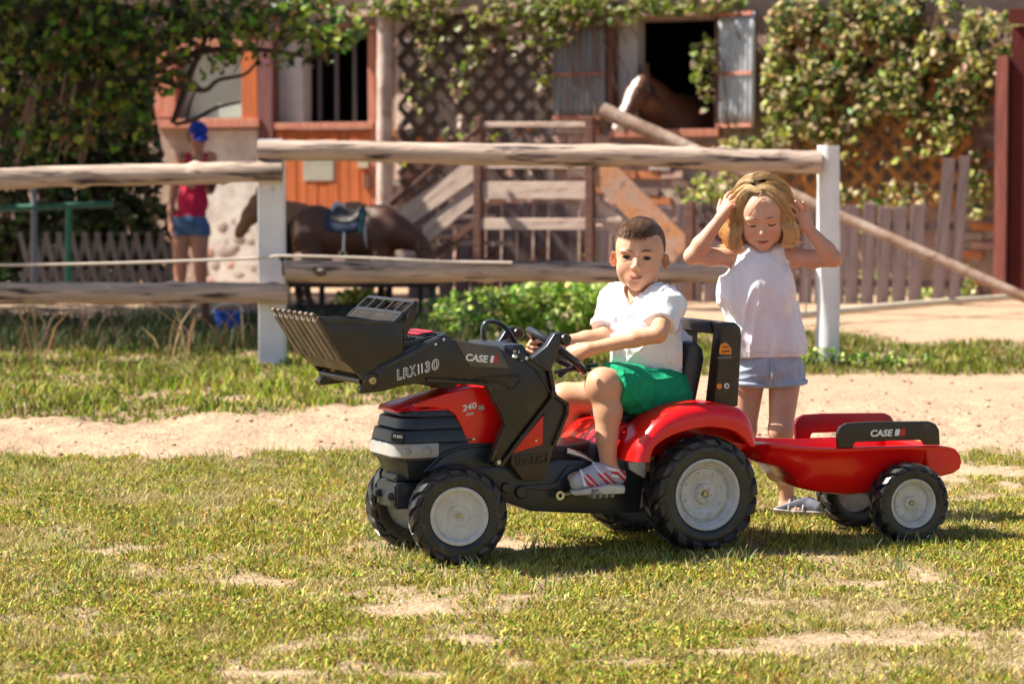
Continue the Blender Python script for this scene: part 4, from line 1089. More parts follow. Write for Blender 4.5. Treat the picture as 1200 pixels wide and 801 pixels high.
def make_wheel(parent, pos, Rw, T, rim_r, n_lug, side, yaw=0.0, style='rear'):
    """wheel part: its outer face looks along -y (side = 1) or +y (side = -1)"""
    w = bpy.data.objects.new('wheel', None); COL.objects.link(w); w.empty_display_size = 0.05
    w.parent = parent; w.location = pos
    w.rotation_euler = (0, random.uniform(0, 6.28), yaw + (0 if side > 0 else math.pi))
    w.rotation_mode = 'ZYX' if False else 'XYZ'
    key = 'wheel_%s' % style
    if key + 't' not in bpy.data.meshes:
        h = T / 2
        bm = bmesh.new()
        rr = rim_r
        prof = [(rr * 0.97, -h * 0.25), (rr * 1.0, -h * 0.80), (rr * 1.03, -h * 0.90), (rr * 1.10, -h * 0.97), (rr * 1.2, -h), (rr * 0.45 + Rw * 0.5, -h * 1.0),
                (Rw * 0.87, -h * 0.95), (Rw * 0.915, -h * 0.82), (Rw * 0.935, -h * 0.5), (Rw * 0.94, 0), (Rw * 0.935, h * 0.5), (Rw * 0.915, h * 0.82), (Rw * 0.87, h * 0.95),
                (Rw * 0.75, h), (rr, h * 0.9), (rr * 0.95, h * 0.3)]
        lathe_bm(bm, prof, 72)
        # ring ridges on the sidewall
        def lug(phi, sgn):
            secs = []
            N = 6
            for i in range(N):
                t = i / (N - 1)
                # t: 0 on the sidewall, 0.3 over the shoulder, 1 past the middle
                if t < 0.25: y = -h * (0.99 - 0.06 * t * 4); r_in = Rw * (0.82 + 0.08 * t * 4); r_out = Rw * (0.865 + 0.10 * t * 4)
                else:
                    q = (t - 0.25) / 0.75; y = -h * (0.93 - 0.98 * q); r_in = Rw * 0.90; r_out = Rw * (0.968 + 0.032 * min(1, q * 2.5))
                a0 = phi + sgn * 0 + t * (math.pi * 2 / n_lug) * 0.85
                wd = (math.pi * 2 / n_lug) * (0.29 - 0.07 * t)
                yo = y - (0.0055 if t < 0.25 else 0.002)
                secs.append([(r_in, a0 - wd * 1.15, y), (r_out, a0 - wd, yo), (r_out, a0 + wd, yo), (r_in, a0 + wd * 1.15, y)])
            vs = [[bm.verts.new((r * math.cos(a), y * sgn, r * math.sin(a))) for r, a, y in s] for s in secs]
            for a, b in zip(vs[:-1], vs[1:]):
                for k in range(4): bm.faces.new((a[k], a[(k + 1) % 4], b[(k + 1) % 4], b[k]))
            bm.faces.new(vs[0]); bm.faces.new(vs[-1])
        for k in range(n_lug):
            lug(2 * math.pi * k / n_lug, 1)
            lug(2 * math.pi * (k + 0.5) / n_lug, -1)
        me = bm_mesh(key + 't', bm, True, 32); me.materials.append(M_TYRE)
        # rim
        bm = bmesh.new()
        if style == 'front':
            prof = [(0, -h * 0.60), (rr * 0.10, -h * 0.60), (rr * 0.11, -h * 0.56), (rr * 0.17, -h * 0.55), (rr * 0.18, -h * 0.60), (rr * 0.34, -h * 0.62), (rr * 0.36, -h * 0.56), (rr * 0.38, -h * 0.56), (rr * 0.40, -h * 0.60), (rr * 0.80, -h * 0.62),
                    (rr * 0.83, -h * 0.70), (rr * 0.86, -h * 0.90), (rr * 0.93, -h * 0.97), (rr * 0.99, -h * 0.94), (rr * 1.01, -h * 0.80), (rr * 0.98, -h * 0.2)]
        else:
            prof = [(0, -h * 0.50), (rr * 0.07, -h * 0.50), (rr * 0.08, -h * 0.44), (rr * 0.12, -h * 0.44), (rr * 0.13, -h * 0.58), (rr * 0.26, -h * 0.58), (rr * 0.31, -h * 0.38), (rr * 0.40, -h * 0.36), (rr * 0.44, -h * 0.42), (rr * 0.70, -h * 0.47),
                    (rr * 0.74, -h * 0.36), (rr * 0.77, -h * 0.36), (rr * 0.82, -h * 0.62), (rr * 0.86, -h * 0.66), (rr * 0.88, -h * 0.86), (rr * 0.95, -h * 0.98), (rr * 1.0, -h * 0.96), (rr * 1.01, -h * 0.80), (rr * 0.98, -h * 0.2)]
        lathe_bm(bm, prof, 64)
        lathe_bm(bm, [(0, h * 0.3), (rr * 0.97, h * 0.3)], 32)
        if style != 'front':
            for k in range(8):
                a = 2 * math.pi * k / 8
                M = Matrix.Translation((rr * 0.60 * math.cos(a), -h * 0.46, rr * 0.60 * math.sin(a)))
                lathe_bm(bm, [(0, -h * 0.10), (rr * 0.035, -h * 0.10), (rr * 0.045, h * 0.02)], 8, M=M)
        else:
            for k in range(3):
                a = 2 * math.pi * k / 3
                M = Matrix.Translation((rr * 0.6 * math.cos(a), -h * 0.61, rr * 0.6 * math.sin(a)))
                lathe_bm(bm, [(0, -h * 0.02), (rr * 0.02, -h * 0.02), (rr * 0.025, h * 0.02)], 8, M=M)
        me = bm_mesh(key + 'r', bm, True, 40); me.materials.append(M_RIM)
        bm = bmesh.new()
        if style != 'front':
            lathe_bm(bm, [(0, -h * 0.62), (rr * 0.06, -h * 0.62), (rr * 0.075, -h * 0.55), (rr * 0.08, -h * 0.42)], 6)
            for k in range(6):
                a = 2 * math.pi * k / 6
                M = Matrix.Translation((rr * 0.19 * math.cos(a), -h * 0.58, rr * 0.19 * math.sin(a)))
                lathe_bm(bm, [(0, -h * 0.06), (rr * 0.025, -h * 0.06), (rr * 0.03, h * 0.02)], 6, M=M)
        else:
            lathe_bm(bm, [(0, -h * 0.70), (rr * 0.07, -h * 0.70), (rr * 0.09, -h * 0.60), (rr * 0.09, -h * 0.5)], 6)
        me = bm_mesh(key + 'h', bm, True, 30); me.materials.append(M_BRASS)
    link('tyre', bpy.data.meshes[key + 't'], parent=w)
    link('rim', bpy.data.meshes[key + 'r'], parent=w)
    link('hub_bolt', bpy.data.meshes[key + 'h'], parent=w)
    return w

# ================================================================ the pedal tractor
TH = R(24)
p0 = W(536, 608, 3000 / 446.0 * 1.0)
_c = Vector((p0.x, 3000 / 446.0, 0))
YFN = 0.095
_ey = Vector((-math.sin(TH), math.cos(TH), 0))
_o = _c - _ey * YFN
TR = Frame(_o.x, _o.y, TH)
RF, RR_ = 0.131, 0.160
tractor = thing('pedal_tractor', 'red and black toy pedal tractor with raised front loader bucket, ridden by the boy', 'pedal tractor', TR.o, TH)
XR = TR.at(821.5, 577, 0.045)[0]
# wheels
make_wheel(tractor, (0, YFN, RF), RF, 0.072, 0.078, 17, 1, R(-13), 'front')
make_wheel(tractor, (0, 0.41, RF), RF, 0.072, 0.078, 17, -1, R(-13), 'front')
make_wheel(tractor, (XR, 0.050, RR_), RR_, 0.095, 0.098, 17, 1, 0, 'rear')
make_wheel(tractor, (XR, 0.470, RR_), RR_, 0.095, 0.098, 17, -1, 0, 'rear')
tube('axle', [(0, 0.1, RF), (0, 0.40, RF)], 0.012, 12, M_BLK2, tractor)
tube('axle', [(XR, 0.05, RR_), (XR, 0.47, RR_)], 0.012, 12, M_STEEL, tractor)
tp = lambda pts, y: TR.poly(pts, y)
# ---- chassis
ch = tp([(560, 545), (607, 548), (654, 539), (690, 540), (700, 520), (752, 512), (756, 560), (750, 600), (700, 602), (622, 599), (592, 588), (560, 560)], 0.13)
link('chassis', prism(ch, 0.13, 0.37, 0.008), M_BLK2, tractor)
# raised frame on the chassis side, hub caps moulded in
ch2 = tp([(612, 568), (650, 566), (664, 545), (690, 545), (690, 574), (640, 574), (612, 572)], 0.13)
link('side_moulding', prism(ch2, 0.124, 0.132, 0.003), M_BLK2, tractor)
def disc(name, c, r, y0, y1, m, parent=tractor, n=24, prof=None):
    bm = bmesh.new()
    P = prof or [(0, y0), (r * 0.82, y0), (r, y0 + (y1 - y0) * 0.3), (r, y1)]
    lathe_bm(bm, P, n, M=Matrix.Translation((c[0], 0, c[1])))
    return link(name, bm_mesh(name, bm, True, 35), m, parent)
disc('cap', TR.at(610, 576, 0.13), 0.018, 0.120, 0.135, M_BLK2)
disc('cap', TR.at(592, 571, 0.13), 0.014, 0.120, 0.135, M_BLK2)
# floor tunnel between chassis and seat
tn = tp([(600, 520), (664, 522), (700, 515), (760, 505), (760, 545), (600, 552)], 0.18)
link('tunnel', prism(tn, 0.18, 0.33, 0.01), mat('maroon_black_plastic', (0.035, 0.012, 0.016), rough=0.35), tractor)

# ---- hood: loft of cross sections along x
def hood():
    YM = 0.25
    top = [(463, 484), (471, 475), (485, 470), (505, 463.5), (530, 456), (557, 452), (600, 449), (640, 452)]
    secs = []
    prof = []
    for px, py in top:
        x, z = TR.at(px, py, 0.20)
        prof.append((x, z))
    x0 = TR.at(456, 520, 0.17)[0]
    return prof, x0
def loft(name, secs, m, closed_ends=True, bevel=0, angle=40):
    bm = bmesh.new(); rings = [[bm.verts.new(p) for p in s] for s in secs]
    n = len(secs[0])
    for a, b in zip(rings[:-1], rings[1:]):
        for k in range(n): bm.faces.new((a[k], a[(k + 1) % n], b[(k + 1) % n], b[k]))
    if closed_ends: bm.faces.new(rings[0]); bm.faces.new(rings[-1])
    return link(name, bm_mesh(name, bm, True, angle), m, tractor)
def ringsec(x, zt, zb, half, bulge=0.0, n=9, ym=0.25, shrink=0.80, lean=0.0):
    """closed section: flat sides, rounded shoulders at the top"""
    pts = []
    r = min(0.045, (zt - zb) * 0.45)
    for k in range(n):                      # near shoulder
        a = math.pi / 2 * k / (n - 1)
        pts.append((x, ym - half + r * (1 - math.sin(a)) * 1.0 + (0.012 * (1 - k / (n - 1)) * 0), zt - r * (1 - math.cos(math.pi / 2 - a)) * 0 - r * (1 - math.sin(a)) * 0))
    return pts
def hood_section(x, zt, zb, hb, ht, crown):
    """bottom half-width hb, shoulder half-width ht, crown height"""
    ym = 0.25; P = []
    P.append((x, ym - hb, zb))
    zs = zt - crown
    for t in np.linspace(0, 1, 4)[1:]: P.append((x, ym - hb + (hb - ht) * t ** 2, zb + (zs - zb) * t))
    for a in np.linspace(0, math.pi, 15)[1:-1]:
        P.append((x, ym - ht * math.cos(a) , zs + crown * math.sin(a) ** 0.8))
    for t in np.linspace(1, 0, 4)[:-1]: P.append((x, ym + hb - (hb - ht) * t ** 2, zb + (zs - zb) * t))
    P.append((x, ym + hb, zb))
    return P
_top = [TR.at(a, b, 0.19) for a, b in [(463, 480), (468, 476), (480, 471), (500, 465), (525, 457), (557, 451), (600, 447), (645, 450)]]
xg0 = _top[0][0]
zb_ = TR.at(560, 521, 0.15)[1]
secs = []
for i, (x, z) in enumerate(_top):
    f = [0.66, 0.82, 0.93, 0.99, 1, 1, 1, 1][i]
    zb2 = zb_ if i > 4 else TR.at(500, 481, 0.14)[1]
    zb2 = min(zb2, z - 0.008)
    secs.append(hood_section(x, z, zb2, 0.108 * f, 0.104 * f, min(0.032, (z - zb2) * 0.8)))
loft('hood', secs, M_RED)
# red side cheek of the hood
for s, y0, y1 in ((1, 0.137, 0.150), (-1, 0.350, 0.363)):
    ck = TR.poly([(486, 473), (520, 461), (556, 453), (575, 453), (588, 488), (583, 521), (549, 521), (541, 499), (534, 486), (524, 479), (505, 477), (486, 477)], 0.137)
    if s < 0: ck = TR.poly([(540, 460), (556, 456), (575, 456), (588, 488), (583, 521), (549, 521), (541, 499)], 0.137)
    link('hood_side', prism(ck, y0, y1, 0.004, 3), M_RED, tractor)
# grille: stacked bands round the nose, each a little prouder than the one above
gy = [(477, 489), (490, 503.5), (504.5, 519.5)]
gx = [(471, 529), (465, 538), (459, 545)]
def nose_band(zt, zb, xf, xb, hw, m, name, rr=0.06, slope=0.006):
    """rounded-front band in plan between two heights"""
    def plan(z_, grow):
        P = []
        h2 = hw + grow * 0.6; x1 = xf - grow
        P.append((xb, 0.25 - h2, z_))
        for a in np.linspace(0, math.pi / 2, 7):
            P.append((x1 + rr - rr * math.sin(a), 0.25 - h2 + rr * 0.8 - rr * 0.8 * math.cos(a), z_))
        for a in np.linspace(math.pi / 2, 0, 7):
            P.append((x1 + rr - rr * math.sin(a), 0.25 + h2 - rr * 0.8 + rr * 0.8 * math.cos(a), z_))
        P.append((xb, 0.25 + h2, z_))
        return P
    dz = (zt - zb)
    L = [plan(zt, -0.003), plan(zt - dz * 0.08, 0.0), plan(zb + dz * 0.10, slope), plan(zb, slope - 0.003)]
    return loft(name, L, m, True, angle=35)
xs = TR.at(549, 500, 0.135)[0]
for i, ((ya, yb_), (xa, xb2)) in enumerate(zip(gy, gx)):
    zt = TR.at(500, ya, 0.135)[1]; zb3 = TR.at(500, yb_, 0.135)[1]
    xf = TR.at(xa, ya, 0.19)[0]
    nose_band(zt, zb3, xf, xs + 0.02 * i - 0.03, 0.102 + 0.004 * i, M_BLK2, 'grille_band')
z1 = TR.at(500, 482, 0.135)[1]; z2 = TR.at(500, 534, 0.135)[1]
nose_band(z1, z2, TR.at(472, 480, 0.19)[0] + 0.014, xs + 0.10, 0.098, M_BLKP, 'grille_core')
# lamp strip
zt = TR.at(500, 519.6, 0.135)[1]; zb3 = TR.at(500, 536, 0.135)[1]
lam = nose_band(zt, zb3, TR.at(455, 520, 0.19)[0], TR.at(514, 530, 0.135)[0], 0.116, M_SILV, 'lamp_strip', slope=0.0)
nose_band(TR.at(500, 519.6, 0.135)[1] - 0.001, TR.at(500, 540, 0.135)[1], TR.at(455, 520, 0.19)[0] + 0.004, xs + 0.09, 0.113, M_BLK2, 'nose_lower_trim', slope=0.0)
for px, py, r in ((500.5, 528.5, 0.013), (478, 529, 0.010)):
    x, z = TR.at(px, py, 0.134)
    yy = 0.134 if px > 490 else 0.139
    disc('headlight', (x, z), r, yy - 0.005, yy + 0.004, M_SILV, prof=[(0, yy - 0.002), (r * 0.7, yy - 0.002), (r * 0.8, yy - 0.006), (r, yy - 0.004), (r, yy + 0.006)])
# chin and front weight block
cx = lambda a, b, y=0.20: TR.at(a, b, y)
def chin():
    zz = [cx(480, 538)[1], cx(480, 550)[1], cx(480, 562)[1]]
    L = []
    for z, xa, xb, hw in ((zz[0], cx(459, 536)[0], cx(552, 536)[0], 0.108), (zz[1], cx(463, 550)[0], cx(545, 550)[0], 0.092), (zz[2], cx(470, 562)[0], cx(540, 560)[0], 0.062)):
        L.append([(xa + 0.02, 0.25 - hw, z), (xa, 0.25 - hw * 0.55, z), (xa, 0.25 + hw * 0.55, z), (xa + 0.02, 0.25 + hw, z), (xb, 0.25 + hw, z), (xb, 0.25 - hw, z)])
    loft('chin', L, M_BLK2, angle=30)
chin()
bz0, bz1 = TR.at(460, 593, 0.25)[1], TR.at(460, 563, 0.25)[1]
bx0, bx1 = TR.at(452, 575, 0.25)[0], TR.at(500, 575, 0.25)[0]
bmw = bmesh.new(); box_bm(bmw, ((bx0 + bx1) / 2, 0.25, (bz0 + bz1) / 2), (bx1 - bx0, 0.14, bz1 - bz0))
box_bm(bmw, ((bx0 + bx1) / 2 + 0.005, 0.25, bz1 + 0.011), (bx1 - bx0 - 0.004, 0.10, 0.016))
bmesh.ops.bevel(bmw, geom=list(bmw.edges), offset=0.006, segments=2, affect='EDGES')
link('front_weight', bm_mesh('front_weight', bmw, True), M_BLK2, tractor)
for dy in (-0.045, 0.045):
    bmw = bmesh.new(); box_bm(bmw, (bx0 - 0.006, 0.25 + dy, (bz0 + bz1) / 2), (0.02, 0.030, 0.020)); bmesh.ops.bevel(bmw, geom=list(bmw.edges), offset=0.004, segments=2, affect='EDGES')
    link('tow_lug', bm_mesh('tow_lug', bmw, True), M_BLK2, tractor)
# front mudguard arch of the body side
def arch(name, cx_, cz_, ra, rb, a0, a1, y0, y1, m, n=16):
    P = [(cx_ + ra * math.cos(a), cz_ + ra * math.sin(a)) for a in np.linspace(a0, a1, n)] + [(cx_ + rb * math.cos(a), cz_ + rb * math.sin(a)) for a in np.linspace(a1, a0, n)]
    return link(name, prism(P, y0, y1, 0.002), m, tractor)
sh = tp([(497, 553), (507, 545), (521, 533), (535, 526), (550, 523), (585, 521), (610, 535), (612, 560), (560, 562), (540, 556)], 0.14)
link('engine_side', prism(sh, 0.135, 0.365, 0.006), M_BLK2, tractor)
arc = [TR.pt(a, b, 0.134) for a, b in [(497, 553), (507, 543), (520, 532), (535, 525.5), (552, 522.5), (575, 521)]]
tube('mudguard_lip', smooth_path(arc, 4), 0.0045, 8, M_BLK2, tractor)

# ---- loader: near and far side panels, arms, bucket
panel_px = [(522, 393.5), (529, 395.5), (584, 403.5), (608, 420), (621, 423), (640, 407), (651, 391), (655.5, 389.5), (664, 390), (663, 403), (656, 405), (644, 434), (648, 455), (646, 466),
            (600, 525), (588, 545), (582, 548.5), (576, 545.5), (572, 538), (590, 497), (586, 486), (570, 452), (557, 449.5), (500, 445.5), (508, 420)]
core_px = [(524, 396), (529, 397.5), (582, 405.5), (607, 422), (622, 425), (640, 432), (644, 455), (643, 465), (598, 523), (585, 543), (580, 543), (576, 538), (593, 499), (589, 484), (572, 450), (557, 447), (515, 445), (515, 420)]
def loader_side(ya, yb, near):
    pn = TR.poly(panel_px, 0.085) ; cr = TR.poly(core_px, 0.085)
    lp = link('loader_panel', prism(cr, ya + 0.008, yb, 0.004), M_BLK, tractor)
    # raised rim that runs round the panel
    def rim(px, w, y0, name='panel_rim'):
        P = TR.poly(px, 0.085)
        bm = bmesh.new()
        for (x0, z0), (x1, z1) in zip(P[:-1], P[1:]):
            d = Vector((x1 - x0, z1 - z0)); L = d.length
            box_bm(bm, ((x0 + x1) / 2, y0 + 0.012, (z0 + z1) / 2), (L + w * 0.6, 0.030, w), (0, -math.atan2(d.y, d.x), 0))
        bmesh.ops.bevel(bm, geom=list(bm.edges), offset=0.0015, segments=1, affect='EDGES')
        return link(name, bm_mesh(name, bm, True), M_BLK2 if False else M_BLK, lp)
    rim([(500, 444.5), (557, 448.5), (571, 451), (588, 485), (592, 497), (575, 539)], 0.010, ya)
    rim([(586, 545), (601, 524), (646, 466), (647, 455), (643, 434), (622, 420)], 0.010, ya)
    # upright handle with round grip cap
    hp = TR.poly([(612, 423), (622, 420), (640, 405), (649, 390.5), (657, 389), (664, 391), (662, 402), (656, 404), (645, 434), (630, 436)], 0.085)
    link('grip', prism(hp, ya + 0.004, ya + 0.034, 0.005, 3), M_BLK2, lp)
    g = TR.at(662, 397.5, 0.085)
    bm = bmesh.new(); lathe_bm(bm, [(0, ya - 0.003), (0.013, ya - 0.003), (0.0165, ya + 0.002), (0.0165, ya + 0.048), (0, ya + 0.048)], 24, M=Matrix.Translation((g[0], 0, g[1])))
    link('grip_cap', bm_mesh('grip_cap', bm, True), M_BLK, lp)
    b = TR.at(582.5, 541, 0.085)
    disc('pivot_bolt', b, 0.007, ya - 0.003, ya + 0.02, M_STEEL, lp, 12)
    disc('pivot_boss', b, 0.014, ya + 0.001, yb, M_BLK, lp, 20)
    return lp
LN = loader_side(0.075, 0.115, True)
LF = loader_side(0.385, 0.425, False)
# moulded ridges on the near panel
for px in ([(556, 444), (575, 442), (602, 440), (609, 441)], [(566, 446), (590, 449), (600, 456), (610, 446)], [(622, 424), (640, 452), (646, 462)]):
    P = [TR.pt(a, b, 0.083) for a, b in px]
    tube('moulded_ridge', smooth_path(P, 4), 0.0035, 6, M_BLK, LN)
# badge plate
bp = TR.poly([(535, 399.5), (583, 406), (597, 430), (594, 434), (552, 430)], 0.0)
bp = TR.poly([(534, 399.5), (583, 405.5), (597, 431), (551, 429.5)], 0.08)
link('badge_plate', prism(bp, 0.0795, 0.086, 0.0015), mat('dark_grey_sticker', (0.09, 0.075, 0.065), (0.13, 0.11, 0.09), 20, 0.4), LN)
lettering('CASE', TR.at(545.5, 422, 0.079), TR.at(571.5, 424.5, 0.079), 0.0185, 0.0792, M_WHITE, LN, shear=0.12, bold=0.06)
def ih_logo(p, q, h, y, parent, s=1.0):
    """two upright bars, the second red, joined by a notch"""
    d = Vector((q[0] - p[0], q[1] - p[1])); L = d.length; ux = d / L; uz = Vector((-ux.y, ux.x))
    def bar(a0, a1, b0, b1, m, nm):
        P = [(p[0] + ux.x * L * a + uz.x * h * b, p[1] + ux.y * L * a + uz.y * h * b) for a, b in ((a0, b0), (a1, b0), (a1 + 0.10, b1), (a0 + 0.10, b1))]
        link(nm, prism(P, y - 0.0008, y + 0.0006, 0), m, parent)
    bar(0.0, 0.38, 0, 1, M_WHITE, 'emblem_bar')
    bar(0.47, 0.85, 0, 1, M_DRED, 'emblem_bar')
    bar(0.385, 0.465, 0.40, 0.60, M_DRED, 'emblem_bar')
    bar(0.66, 0.78, 1.02, 1.22, M_DRED, 'emblem_bar')
ih_logo(TR.at(574, 424.6, 0.079), TR.at(583.5, 425.2, 0.079), 0.019, 0.0792, LN)
# rear shield behind the panel
rs = TR.poly([(646, 461), (657, 466), (665, 472), (665, 484), (650, 521), (642, 555), (633, 563), (613, 563), (598, 543), (600, 530), (637, 486), (640, 470)], 0.10)
link('side_shield', prism(rs, 0.100, 0.400, 0.006), mat('warm_black_plastic', (0.040, 0.022, 0.018), (0.055, 0.032, 0.026), 12, 0.38, 0.02, 200), tractor)
rim_px = [(646, 460), (664, 473), (664, 484), (649, 521)]
bm = bmesh.new()
P = TR.poly(rim_px, 0.097)
for (x0, z0), (x1, z1) in zip(P[:-1], P[1:]):
    d = Vector((x1 - x0, z1 - z0)); box_bm(bm, ((x0 + x1) / 2, 0.102, (z0 + z1) / 2), (d.length + 0.004, 0.022, 0.008), (0, -math.atan2(d.y, d.x), 0))
link('shield_rim', bm_mesh('shield_rim', bm), M_BLK, tractor)
rt = TR.poly([(637, 486), (636, 520.5), (600, 531.5), (612, 516)], 0.095)
link('red_panel', prism(rt, 0.0955, 0.103, 0.003), M_RED, tractor)
disc('screw', TR.at(628, 516, 0.095), 0.004, 0.0925, 0.1, M_STEEL, n=8)
disc('screw', TR.at(555, 514, 0.135), 0.004, 0.134, 0.14, M_STEEL, n=8)
# FALK embossed plate
fp = TR.poly([(605, 534), (641, 531), (641, 541), (606, 545)], 0.097)
bm = bmesh.new()
fpp = fp + [fp[0]]
for (x0, z0), (x1, z1) in zip(fpp[:-1], fpp[1:]):
    d = Vector((x1 - x0, z1 - z0)); box_bm(bm, ((x0 + x1) / 2, 0.0985, (z0 + z1) / 2), (d.length + 0.002, 0.005, 0.002), (0, -math.atan2(d.y, d.x), 0))
link('embossed_frame', bm_mesh('embossed_frame', bm), M_BLK, tractor)
lettering('FALK', TR.at(609, 542.5, 0.097), TR.at(638, 539.5, 0.097), 0.014, 0.0975, M_BLK, tractor, bold=0.03, depth=0.002)

# arms from the panels to the bucket pivot
arm_px = [(433, 438), (443, 428), (452, 424), (500, 400), (519, 392), (528, 393.5), (526, 446), (510, 446.5), (470, 452), (450, 458), (423, 461.5), (421, 456), (427, 449)]
def loader_arm(ya, yb):
    a = TR.poly(arm_px, 0.085)
    ar = link('loader_arm', prism(a, ya, yb, 0.004), M_BLK, tractor)
    top = TR.poly([(443, 430), (452, 426), (500, 402), (517, 394), (521, 398), (500, 408), (455, 430)], 0.083)
    link('arm_ridge', prism(top, ya - 0.006, ya + 0.004, 0.002), M_BLK2, ar)
    c = TR.at(435, 445.5, 0.083)
    disc('pivot_boss', c, 0.021, ya - 0.006, ya + 0.01, M_BLK, ar, 24)
    disc('bucket_bolt', c, 0.010, ya - 0.012, ya - 0.002, M_BRASS, ar, 24, prof=[(0, ya - 0.008), (0.004, ya - 0.008), (0.0045, ya - 0.012), (0.009, ya - 0.012), (0.0105, ya - 0.009), (0.0105, ya)])
    for q in ((510, 403), (519.5, 397.5)): disc('bolt', TR.at(q[0], q[1], 0.08), 0.004, ya - 0.007, ya + 0.004, M_WHITE, ar, 10)
    return ar
AN = loader_arm(0.082, 0.110)
AF = loader_arm(0.390, 0.418)
_a, _b = Vector(TR.at(465.5, 445, 0.0805)), Vector(TR.at(516, 431, 0.0805))
for ch_, u0, u1 in (('L', 0.0, 0.125), ('R', 0.14, 0.30), ('X', 0.295, 0.475), ('1', 0.485, 0.55), ('1', 0.565, 0.63), ('3', 0.645, 0.80), ('0', 0.82, 1.0)):
    q0, q1 = _a.lerp(_b, u0), _a.lerp(_b, u1); e_ = (q1 - q0) * 0.07
    lettering(ch_, tuple(q0), tuple(q1), 0.0262, 0.0815, M_WHITE, AN, shear=0.25, bold=0.03 if ch_ == '1' else 0.08, name='letter')
    if ch_ != '1': lettering(ch_, tuple(q0 + e_ * 2), tuple(q1 - e_ * 1.6), 0.0256, 0.0803, M_BLKP, AN, shear=0.25, bold=-0.035, name='letter_inlay')
ctop = TR.poly([(466, 397), (474, 389.5), (480, 386.5), (527, 388.5), (530, 397), (522, 394), (505, 398), (500, 402)], 0.115)
# top deck joining the arms, with an open lattice
def deck():
    a = Vector(TR.pt(472, 402, 0.11)); b = Vector(TR.pt(522, 392.5, 0.11))
    bm = bmesh.new()
    ys = np.linspace(0.11, 0.39, 6)
    for t in (0.0, 0.5, 1.0):
        p = a.lerp(b, t); box_bm(bm, (p.x, 0.25, p.z), (0.008, 0.28, 0.010))
    d = b - a
    for y in ys:
        p = (a + b) / 2; box_bm(bm, (p.x, y, p.z - 0.001), (d.length, 0.008, 0.010), (0, -math.atan2(d.z, d.x), 0))
    bmesh.ops.bevel(bm, geom=list(bm.edges), offset=0.001, segments=1, affect='EDGES')
    link('deck_lattice', bm_mesh('deck_lattice', bm), M_BLK2, tractor)
    p = a.lerp(b, 0.75)
    box('deck_sticker', (p.x, 0.24, p.z + 0.0075), (d.length * 0.40, 0.13, 0.002), (0, -math.atan2(d.z, d.x), 0), m=M_DRED, parent=tractor)
deck()
hb = TR.poly([(500, 447), (545, 449), (575, 455), (585, 470), (530, 462), (512, 470)], 0.12)
link('cross_beam', prism(TR.poly([(508, 444), (545, 446), (532, 454), (514, 455)], 0.12), 0.12, 0.385, 0.006), M_BLKP, tractor)

